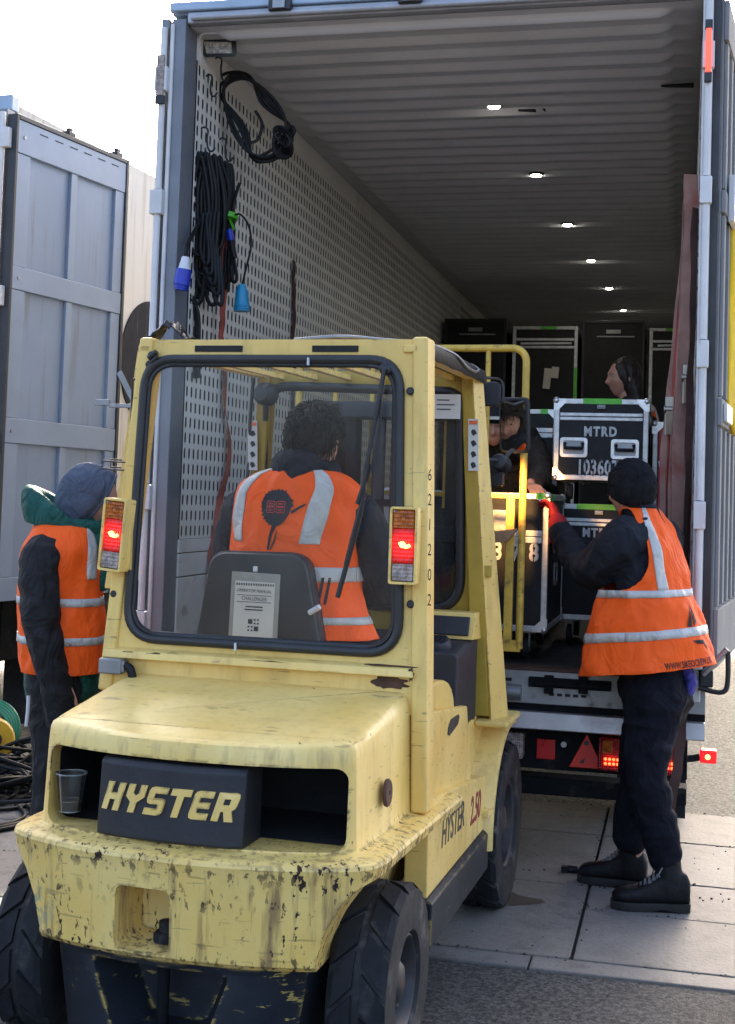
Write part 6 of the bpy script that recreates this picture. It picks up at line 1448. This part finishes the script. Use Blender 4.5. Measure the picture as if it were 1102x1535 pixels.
# scarf of blue cloth in the back pocket, knitted hat
b = MB(); limb(b, [q_(-.02, -.33, .97, .035, .02), q_(.005, -.33, .93, .05, .025), q_(-.005, -.34, .88, .03, .018)], 14, 16); fuse(b, "blue_rag", "blue cloth", pc, .006, .008, 30)
b = MB(); crown(b, Vector(headC)+Vector((.006, 0, .012)), fHC, (.089, .113, .125), cut=lambda t: -.85 if sin(t) < -.2 else (-.62 if sin(t) < .25 else -.62+.75*(sin(t)-.25)), lump=.003, fr=22, seed=4)
be = fuse(b, "beanie", "beanie knit", pc, .006, .003, 30, 1, (1, 1, .4))
# web address on the back hem and a printed quill
me = text_mesh("WWW.SIKEOCREW.UK", .036, "vest print", ext=.0001, offset=.0006)
o_ = Vector(q_(.012, -.49, 1.010)); xd = Vector((.80, .55, .10)); place(me, o_, xd, (-.05, 0, 1), .62)
decal_on(vc, me, (-.45, .89, 0), .0045)
def quill(o, s_=1.0):
    return [[(-.095*s_+o[0], .022*s_+o[1]), (-.06*s_+o[0], .005*s_+o[1]), (-.01*s_+o[0], .004*s_+o[1]), (.03*s_+o[0], -.03*s_+o[1]), (.034*s_+o[0], -.026*s_+o[1]), (-.004*s_+o[0], .026*s_+o[1])]]
me = flat(quill((0, 0), .75), "vest print", q_(.085, -.45, 1.085), (.80, .55, .0), (0, 0, 1)); decal_on(vc, me, (-.45, .89, 0), .0045)
me = flat([[(-.035, -.03), (-.008, .05), (-.012, -.03)], [(.0, -.03), (-.004, .06), (.028, -.028), (.016, -.012)]], "vest print", q_(.03, -.45, 1.185), (.80, .55, .0), (0, 0, 1)); decal_on(vc, me, (-.45, .89, 0), .0045)

# ------------------------------------------------------------------ the hooded worker on the left
pa = thing("person", "person in blue-grey hood and orange vest over a teal jacket, standing between trailers", "person", Matrix.Translation((-1.25, 5.62, 0)))
q_ = loc((-1.25, 5.62, 0)); fA = Vector((.985, .17, 0)); lA = Vector((.17, -.985, 0))      # lA = his right, towards us
b = MB()
limb(b, [q_(-1.25, 5.62, .88, .13, .10), q_(-1.26, 5.62, 1.15, .125, .09), q_(-1.27, 5.62, 1.36, .15, .10), q_(-1.25, 5.62, 1.44, .10, .08)], 24, 24, up=lA)
limb(b, [q_(-1.22, 5.62, 1.42, .06, .06), q_(-1.18, 5.62, 1.53, .055, .055)], 10, 16)
headA = q_(-1.148, 5.63, 1.592); WA = head(b, headA, fA+Vector((0, .12, -.22)))
for s_ in (1, -1):
    y_ = 5.62-.19*s_
    limb(b, [q_(-1.285, y_+.06*s_, 1.34, .045, .045), q_(-1.275, y_-.035*s_, 1.10, .04, .04), q_(-1.19, y_-.02*s_, .86, .03, .03)], 22, 14)
    hand(b, q_(-1.185, y_-.02*s_, .84), (.3, 0, -.95), (-.3*s_, -.95*s_, 0), side=s_, curl=.5)
    limb(b, [q_(-1.25, 5.62-.09*s_, .86, .085, .085), q_(-1.24, 5.62-.10*s_, .48, .055, .055), q_(-1.26, 5.62-.10*s_, .08, .042, .042)], 22, 16)
body = fuse(b, "body", "skin", pa, .007); eyes(body, WA)
b = MB()   # jacket trunk
limb(b, [q_(-1.24, 5.62, .80, .17, .15), q_(-1.25, 5.62, 1.05, .175, .15), q_(-1.265, 5.62, 1.30, .19, .14), q_(-1.25, 5.62, 1.42, .13, .11), q_(-1.20, 5.62, 1.48, .085, .09)], 28, 26, up=lA)
fuse(b, "jacket", "teal cloth", pa, .009, .008, 11, 7)
# teal hood lying open behind the neck: a folded sheet that rises, rolls over and falls back, plus the collar front
R_ = []
for d_, z_, k_ in spline([(.100, 1.385, .9), (.118, 1.43, 1.0), (.120, 1.475, 1.0), (.128, 1.515, 1.05), (.150, 1.545, 1.1), (.178, 1.545, 1.12), (.196, 1.515, 1.12), (.196, 1.465, 1.1), (.180, 1.42, 1.05)], 20):
    R = []
    for i in range(41):
        t = radians(-160+320*i/40); back = max(0, cos(t))        # t = 0 points backwards
        rad = d_*(.80+.30*back); zz = z_-1.40; zz = 1.425+zz*(.52+.68*back**.8)+.035*back
        p = Vector((-1.215-rad*cos(t)*1.02, 5.62+rad*sin(t)*.92, zz)); q3 = p*13
        p += Vector((-cos(t), sin(t), .5))*.016*(1-2.3*abs(noise.noise(Vector((q3.x, q3.y, q3.z*.45))))) ; R.append(q_(*p))
    R_.append(R)
m = MB(); m.loft(R_, closed=False); o = m.build("jacket_hood", "teal cloth", pa, smooth=180); t_ = o.modifiers.new("cloth", 'SOLIDIFY'); t_.thickness = .006
sb_ = o.modifiers.new("round", 'SUBSURF'); sb_.levels = 1; sb_.render_levels = 1
b = MB(); limb(b, [q_(-1.13, 5.58, 1.445, .05, .07), q_(-1.105, 5.57, 1.36, .045, .06), q_(-1.085, 5.58, 1.24, .03, .05)], 14, 16); fuse(b, "jacket_front", "teal cloth", pa, .007, .006, 18)
for s_ in (1, -1):
    b = MB(); y_ = 5.62-.185*s_
    limb(b, [q_(-1.275, y_+.06*s_, 1.385, .066, .064), q_(-1.298, y_+.0*s_, 1.355, .084, .074), q_(-1.300, y_-.025*s_, 1.25, .080, .074), q_(-1.285, y_-.045*s_, 1.10, .069, .070), q_(-1.245, y_-.045*s_, .95, .062, .064), q_(-1.205, y_-.03*s_, .80, .057, .058), q_(-1.19, y_-.02*s_, .69, .055, .056)], 34, 20, up=(1, 0, 0))
    fuse(b, "sleeve", "black cloth", pa, .0085, .014, 9, 4+s_, (1, 1, 1.1))
b = MB()
limb(b, [q_(-1.24, 5.62, .92, .165, .135), q_(-1.24, 5.62, .80, .17, .14)], 14, 24, up=lA)
for s_ in (1, -1): limb(b, [q_(-1.245, 5.62-.09*s_, .84, .105, .12), q_(-1.235, 5.62-.10*s_, .48, .08, .085), q_(-1.25, 5.62-.10*s_, .14, .07, .075)], 26, 20, up=lA)
fuse(b, "trousers", "black cloth", pa, .010, .008, 10, 9)
for s_ in (1, -1): boot(pa, q_(-1.34, 5.62-.10*s_, 0), q_(-1.06, 5.63-.11*s_, 0), q_(-1.26, 5.62-.10*s_, .18))
va = vest(pa, [q_(-1.235, 5.62, 1.490)+(.100, .095, -.12), q_(-1.25, 5.62, 1.470)+(.165, .125, -.05), q_(-1.26, 5.62, 1.40)+(.212, .155, 0), q_(-1.262, 5.62, 1.32)+(.216, .163, 0), q_(-1.262, 5.62, 1.20)+(.205, .165, 0), q_(-1.252, 5.62, 1.02)+(.212, .172, 0), q_(-1.242, 5.62, .87)+(.21, .162, 0)],
          lA, fA, stripes=((1.135, 1.185), (.990, 1.040)), shoulder=((36, 56, 0, .60), (124, 144, 0, .60)), wr=.014, wf=8, seed=8, holes=())
# fleece hood: an open shell from the rim round the face back to the nape, and a skirt down to the collar
f_ = (fA+Vector((0, .10, -.22))).normalized(); up_ = Vector((0, 0, 1)); up_ = (up_-f_*up_.dot(f_)).normalized(); r_ = f_.cross(up_); hc = Vector(headA); S_ = []
for d_, lat_, top_, bot_, sh in spline([(.052, .080, .108, .125, .0), (.046, .088, .120, .135, -.002), (.01, .101, .136, .150, .0), (-.05, .103, .138, .175, .004), (-.10, .082, .112, .20, .0), (-.135, .045, .070, .21, -.01), (-.150, .012, .03, .20, -.02)], 22):
    R = []
    for i in range(40):
        t = 2*pi*i/40; st = sin(t); p = hc+f_*(d_*(1 if d_ < 0 else .75)+(.024*max(0, st)-.060*max(0, -st))*max(0, min(1, (d_+.06)/.1)))+r_*lat_*cos(t)*(1 if st > 0 else 1-.25*st*st)+up_*((top_ if st > 0 else bot_)*st+.006)
        q3 = (p+Vector((.3, 0, 0)))*15; n_ = (p-hc).normalized(); p = p+n_*.006*(1-2.2*abs(noise.noise(Vector((q3.x*.8, q3.y, q3.z*.5))))) ; R.append(p)
    S_.append(R)
m = MB(); m.loft(S_, cap0=False, cap1=True); hd = m.build("hood", "hood fleece", pa, smooth=180); t_ = hd.modifiers.new("cloth", 'SOLIDIFY'); t_.thickness = .010; t_.offset = -1
sb_ = hd.modifiers.new("round", 'SUBSURF'); sb_.levels = 1; sb_.render_levels = 1
q = MB(); q.tube([tuple(p+f_*.002) for p in S_[0]], .0075, 8, closed=True); q.build("hood_hem", "hood fleece", hd, smooth=180)
q = MB(); q.tube([q_(-1.32, 5.38, .80), q_(-1.318, 5.37, .74), q_(-1.322, 5.37, .68)], .007, 6); q.build("drawcord", "plug white", pa, smooth=60)

# ------------------------------------------------------------------ the driver
pd = thing("person", "forklift driver seen from behind through the cab window, dark hair, printed orange vest", "person", FF @ Matrix.Translation((-.10, -.72, 1.09)))
q_ = loc((-.10, -.72, 1.09)); fD = Vector((.12, .99, 0)); lD = Vector((.99, -.12, 0))
b = MB()
limb(b, [q_(-.12, -.72, 1.15, .14, .10), q_(-.11, -.74, 1.35, .13, .09), q_(-.10, -.73, 1.56, .15, .10), q_(-.09, -.72, 1.65, .10, .08)], 24, 24, up=lD)
limb(b, [q_(-.085, -.71, 1.64, .06, .06), q_(-.07, -.68, 1.77, .055, .06)], 10, 16)
fH = Vector((.50, .85, -.28)); headD = q_(-.062, -.675, 1.832); WD = head(b, headD, fH)
limb(b, [q_(.10, -.72, 1.58, .05, .05), q_(.19, -.64, 1.33, .042, .042), q_(.08, -.44, 1.27, .030, .030)], 22, 14); hand(b, q_(.08, -.44, 1.27), (-.4, .7, .1), (.2, .1, .9), -1, .9)
limb(b, [q_(-.31, -.70, 1.58, .05, .05), q_(-.38, -.60, 1.34, .042, .042), q_(-.25, -.42, 1.26, .030, .030)], 22, 14); hand(b, q_(-.25, -.42, 1.26), (.4, .7, .1), (-.2, .1, .9), 1, .9)
for s_ in (1, -1): limb(b, [q_(-.12+.10*s_, -.72, 1.14, .08, .08), q_(-.12+.13*s_, -.32, 1.10, .06, .06), q_(-.12+.12*s_, -.26, .72, .045, .045)], 22, 16)
body = fuse(b, "body", "skin", pd, .007); eyes(body, WD)
b = MB()   # jacket
limb(b, [q_(-.12, -.72, 1.10, .18, .14), q_(-.11, -.74, 1.35, .18, .13), q_(-.10, -.73, 1.56, .19, .12), q_(-.09, -.72, 1.65, .13, .10), q_(-.08, -.71, 1.70, .09, .09)], 28, 26, up=lD)
limb(b, [q_(.08, -.72, 1.59, .085, .085), q_(.135, -.71, 1.54, .086, .084), q_(.20, -.65, 1.36, .075, .075), q_(.205, -.60, 1.30, .070, .070), q_(.09, -.45, 1.27, .048, .048)], 28, 20)
limb(b, [q_(-.28, -.71, 1.59, .085, .085), q_(-.325, -.70, 1.54, .084, .082), q_(-.375, -.62, 1.36, .070, .070), q_(-.25, -.43, 1.26, .048, .048)], 28, 20)
fuse(b, "jacket", "navy cloth", pd, .0085, .008, 12, 6)
b = MB(); P = [Vector(q_(-.075, -.715, 1.715))+Vector((.088*cos(t), .075*sin(t), .014*sin(2*t)-.02*sin(t))) for t in [2*pi*k_/24 for k_ in range(24)]]
b.tube([tuple(p) for p in P], [.040+.012*max(0, -sin(t)) for t in [2*pi*k_/24 for k_ in range(24)]], 14, closed=True)
limb(b, [q_(-.09, -.76, 1.76, .075, .05), q_(-.085, -.79, 1.725, .10, .05), q_(-.085, -.80, 1.68, .095, .04)], 14, 18, up=lD); fuse(b, "collar", "navy cloth", pd, .0075, .010, 16, 3)
b = MB()
for s_ in (1, -1): limb(b, [q_(-.12+.09*s_, -.74, 1.15, .10, .10), q_(-.12+.13*s_, -.33, 1.12, .085, .085), q_(-.12+.12*s_, -.27, .72, .065, .065)], 26, 20)
fuse(b, "trousers", "black cloth", pd, .010, .006, 12)
for s_ in (1, -1): boot(pd, q_(-.12+.12*s_, -.36, .63), q_(-.12+.13*s_, -.09, .63), q_(-.12+.12*s_, -.27, .80))
vd = vest(pd, [q_(-.085, -.735, 1.725)+(.115, .085, 0), q_(-.09, -.735, 1.700)+(.180, .105, 0), q_(-.092, -.735, 1.655)+(.232, .125, 0), q_(-.096, -.735, 1.585)+(.243, .140, 0), q_(-.10, -.735, 1.45)+(.236, .150, 0), q_(-.095, -.735, 1.30)+(.240, .160, 0), q_(-.075, -.73, 1.13)+(.29, .17, 0)],
          lD, fD, n=90, stripes=((1.330, 1.388), (1.176, 1.224)), shoulder=((219, 236, 0, .66), (-57, -38, 0, .66, -17)), wr=.013, wf=7, seed=5, zoff=1.09)
# hair: a cap of short locks
b = MB(); crown(b, Vector(headD)+Vector((0, -.006, .014)), fH, (.088, .106, .124), cut=lambda t: -.55 if sin(t) < .25 else .35, lump=.010, fr=16, seed=7)
hr = fuse(b, "hair", "hair brown", pd, .006, .006, 30, 2)
q = MB(); f_ = fH.normalized(); up_ = Vector((0, 0, 1)); up_ = (up_-f_*up_.dot(f_)).normalized(); r_ = f_.cross(up_); rnd = random.Random(5)
for i in range(1150):
    b_ = rnd.uniform(0, 2*pi); a_ = math.asin(rnd.uniform(-.45, 1))
    if sin(b_) > .35 and a_ < .35: continue
    n_ = (r_*cos(a_)*cos(b_)+f_*cos(a_)*sin(b_)+up_*sin(a_)); p = Vector(headD)+Vector((0, -.006, .014))+r_*.086*cos(a_)*cos(b_)+f_*.104*cos(a_)*sin(b_)+up_*.122*sin(a_)
    t_ = (n_.cross(Vector((rnd.uniform(-1, 1), rnd.uniform(-1, 1), rnd.uniform(-1, 1))))*.6-up_*.75+r_*rnd.uniform(-.4, .7)); t_ = (t_-n_*t_.dot(n_)).normalized(); L = rnd.uniform(.03, .06)
    q.tube([p-n_*.004, p+n_*.010+t_*L*.35, p+n_*.014+t_*L*.7, p+n_*rnd.uniform(.004, .016)+t_*L], [.0027, .0025, .0019, .0006], 4)
q.build("hair_locks", "hair brown", hr, smooth=60, kind="stuff")
# printed emblem: bristly disc, quill strokes, two outlined letters
rnd = random.Random(2); P = []
for i in range(54):
    t = 2*pi*i/54; r = .062*(1+.06*sin(3*t)+(.16*rnd.random() if (sin(t) > .1 or cos(t) < -.3) and i % 2 else 0)); P.append((r*cos(t)*.92, r*sin(t)*1.02))
o_ = q_(-.128, -.95, 1.588); X_, Y_ = (1, -.05, 0), (0, 0, 1)
me = flat([P, [(-.01, -.060), (.01, -.058), (-.010, -.095), (-.018, -.150), (-.026, -.150), (-.022, -.10)], [(.006, -.085), (.010, -.083), (.004, -.12), (-.010, -.150), (-.014, -.148), (-.004, -.12)], [(.055, -.012), (.085, .006), (.108, .016), (.108, .010), (.086, -.003), (.06, -.022)]], "vest print", o_, X_, Y_); decal_on(vd, me, (0, 1, 0), .0045)
def bee(cx, sg):
    L = []
    def rr_(x0, x1, z0, z1, w_):
        a = rrect(x0, x1, z0, z1, .005, 3); i_ = rrect(x0+w_, x1-w_, z0+w_, z1-w_, .003, 3); n_ = len(a)
        for k_ in range(n_): L.append([a[k_], a[(k_+1) % n_], i_[(k_+1) % n_], i_[k_]])
    for z0, z1 in ((-.022, -.0005), (.0005, .020)):
        rr_(cx-.017, cx+.017, z0, z1, .0022); rr_(cx-.009, cx+.009, z0+.007, z1-.007, .0018)
    return L
me = flat(bee(-.020, -1)+bee(.019, 1), "vest print red", (o_[0], o_[1], o_[2]+.002), X_, Y_); decal_on(vd, me, (0, 1, 0), .0062)
me = flat([[(-.006, -.05), (.004, -.05), (.016, .05), (.006, .05)], [(.016, -.045), (.026, -.04), (.036, .05), (.028, .05)]], "vest print", q_(.045, -.95, 1.30), X_, Y_); decal_on(vd, me, (0, 1, 0), .0045)

# ------------------------------------------------------------------ the one leaning over the case inside the trailer
pe = thing("person", "person in black bending over the case, half hidden by the forklift mirror", "person", TF @ Matrix.Translation((-.95, 1.55, .90)))
q_ = loc((-.95, 1.55, .90)); fE = Vector((.1, -.99, 0)); lE = Vector((.99, .1, 0)); b = MB()
limb(b, [q_(-1.02, 1.62, 1.72, .14, .10), q_(-1.01, 1.50, 1.93, .13, .10), q_(-1.0, 1.36, 2.0, .15, .10)], 20, 22, up=lE)
limb(b, [q_(-1.0, 1.36, 2.0, .06, .06), q_(-1.03, 1.28, 2.03, .055, .055)], 10, 14)
headE = q_(-1.055, 1.22, 2.06); WE = head(b, headE, fE+Vector((0, 0, -.25)))
limb(b, [q_(-.84, 1.36, 1.93, .05, .05), q_(-.78, 1.05, 1.79, .042, .042), q_(-.80, .80, 1.735, .028, .026)], 22, 14); hand(b, q_(-.80, .785, 1.725), (.35, -.93, -.10), (0, -.1, 1), side=-1, curl=.22, s=1.05)
limb(b, [q_(-1.16, 1.38, 1.94, .05, .05), q_(-1.12, 1.05, 1.80, .042, .042), q_(-1.05, .85, 1.725, .030, .030)], 22, 14); hand(b, q_(-1.05, .83, 1.725), (0, -1, -.05), (0, 0, 1), side=1, curl=.3)
for s_ in (1, -1): limb(b, [q_(-.93+.09*s_, 1.64, 1.68, .08, .08), q_(-.93+.10*s_, 1.58, 1.36, .055, .055), q_(-.93+.10*s_, 1.60, .98, .042, .042)], 20, 14)
body = fuse(b, "body", "skin", pe, .0065); eyes(body, WE)
b = MB()
limb(b, [q_(-1.02, 1.63, 1.64, .18, .14), q_(-1.01, 1.52, 1.92, .18, .13), q_(-1.0, 1.38, 1.99, .18, .12), q_(-1.02, 1.33, 2.02, .11, .10)], 24, 24, up=lE)
limb(b, [q_(-.87, 1.38, 1.94, .085, .085), q_(-.81, 1.20, 1.85, .075, .075), q_(-.78, 1.06, 1.79, .063, .063), q_(-.785, .84, 1.745, .046, .044)], 28, 18)
limb(b, [q_(-1.14, 1.38, 1.95, .085, .085), q_(-1.12, 1.06, 1.80, .065, .065), q_(-1.055, .87, 1.735, .046, .044)], 26, 18)
jk = fuse(b, "jacket", "black cloth", pe, .009, .008, 12, 3)
b = MB()
for s_ in (1, -1): limb(b, [q_(-.93+.08*s_, 1.64, 1.68, .11, .12), q_(-.93+.10*s_, 1.58, 1.36, .08, .085), q_(-.93+.10*s_, 1.60, 1.0, .07, .07)], 22, 18)
fuse(b, "trousers", "black cloth", pe, .011, .006, 12)
for s_ in (1, -1): boot(pe, q_(-.93+.10*s_, 1.68, .90), q_(-.93+.11*s_, 1.40, .90), q_(-.93+.10*s_, 1.60, 1.06))
b = MB(); crown(b, Vector(headE)+Vector((0, 0, .012)), fE+Vector((0, 0, -.2)), (.090, .112, .124), cut=.05, lump=.002); cp = fuse(b, "cap", "black cloth", pe, .007)
q = MB(); c0 = Vector(headE)+Vector((.02, -.10, .04)); q.loft([[c0+Vector((x_, -.075*sqrt(max(0, 1-(x_/.075)**2))*k_, -.02*k_+z_)) for x_ in (-.075, -.05, -.02, 0, .02, .05, .075)] for k_, z_ in ((0, 0), (.5, .004), (1, 0))], closed=False)
pk = q.build("cap_peak", "paper", cp, smooth=60); sdf = pk.modifiers.new("thick", 'SOLIDIFY'); sdf.thickness = .005
for c_, s_ in (((-.842, 1.19, 1.865), .05), ((-.79, 1.16, 1.775), .045)):
    q = MB(); q.obox(q_(*c_), (1, 0, .5), (0, 1, .3), (-.5, -.2, 1), s_*.7, .004, s_); q.build("pocket_patch", "paper", jk)

# ------------------------------------------------------------------ the long-haired one further inside
pf = thing("person", "person with long dark hair in profile, deep inside the trailer behind the stacked cases", "person", TF @ Matrix.Translation((-.36, 2.3, .90)))
q_ = loc((-.36, 2.3, .90)); fF = Vector((-.94, -.34, 0)); lF = Vector((.34, -.94, 0)); b = MB()
limb(b, [q_(-.34, 2.3, 1.75, .14, .10), q_(-.34, 2.3, 2.0, .13, .09), q_(-.34, 2.3, 2.15, .16, .10), q_(-.36, 2.3, 2.22, .10, .08)], 20, 22, up=lF)
limb(b, [q_(-.37, 2.3, 2.2, .055, .055), q_(-.39, 2.3, 2.34, .052, .055)], 10, 14)
headF = q_(-.412, 2.30, 2.425); WF = head(b, headF, fF)
for s_ in (1, -1):
    sh = Vector((-.34, 2.3, 2.14))+lF*.18*s_; el = sh+Vector((-.02, 0, -.27)); ha = el+Vector((-.20, -.05, -.05))
    limb(b, [q_(*sh, .05, .05), q_(*el, .042, .042), q_(*ha, .03, .03)], 20, 14); hand(b, q_(*ha), (-1, -.1, -.1), (0, 0, 1), s_, .5)
    hp = Vector((-.34, 2.3, 1.72))+lF*.09*s_; limb(b, [q_(*hp, .08, .08), q_(hp.x, hp.y, 1.34, .055, .055), q_(hp.x, hp.y, .98, .042, .042)], 20, 14)
body = fuse(b, "body", "skin", pf, .0065); eyes(body, WF)
b = MB(); limb(b, [q_(-.34, 2.3, 1.66, .17, .13), q_(-.34, 2.3, 2.0, .17, .12), q_(-.345, 2.3, 2.17, .18, .115), q_(-.36, 2.3, 2.26, .09, .085)], 24, 24, up=lF)
for s_ in (1, -1):
    sh = Vector((-.34, 2.3, 2.14))+lF*.165*s_; el = sh+Vector((-.02, 0, -.27))+lF*.03*s_; ha = el+Vector((-.19, -.05, -.05)); limb(b, [q_(*sh, .08, .08), q_(*el, .065, .065), q_(*ha, .045, .045)], 24, 18)
fuse(b, "jacket", "black cloth", pf, .010, .007, 12, 3)
b = MB()
for s_ in (1, -1):
    hp = Vector((-.34, 2.3, 1.72))+lF*.085*s_; limb(b, [q_(*hp, .11, .12), q_(hp.x, hp.y, 1.34, .08, .08), q_(hp.x, hp.y, 1.0, .07, .07)], 22, 18); boot(pf, q_(hp.x+.08, hp.y, .90), q_(hp.x-.18, hp.y-.06, .90), q_(hp.x, hp.y, 1.06))
fuse(b, "trousers", "black cloth", pf, .011, .006, 12)
vest(pf, [q_(-.35, 2.3, 2.27)+(.09, .085, 0), q_(-.345, 2.3, 2.24)+(.15, .115, 0), q_(-.34, 2.3, 2.14)+(.185, .14, 0), q_(-.33, 2.3, 1.95)+(.20, .15, 0), q_(-.33, 2.3, 1.68)+(.20, .15, 0)], lF, fF, n=30, seg=48, stripes=((1.95, 2.0),), shoulder=((36, 54, 0, .6), (-54, -36, 0, .6)), seed=9, zoff=.90)
b = MB(); crown(b, Vector(headF)+Vector((.010, 0, .010)), fF, (.086, .104, .124), cut=lambda t: -.9 if sin(t) < .3 else -.9+1.7*((sin(t)-.3)/.7)**.8, lump=.004)
limb(b, [tuple(Vector(headF)+Vector((.05, 0, -.03)))+(.085, .06), tuple(Vector(headF)+Vector((.065, 0, -.14)))+(.095, .05), tuple(Vector(headF)+Vector((.075, 0, -.26)))+(.09, .035)], 16, 18, up=lF); fuse(b, "hair", "hair brown", pf, .007, .008, 22, 2, (1, 1, .3))
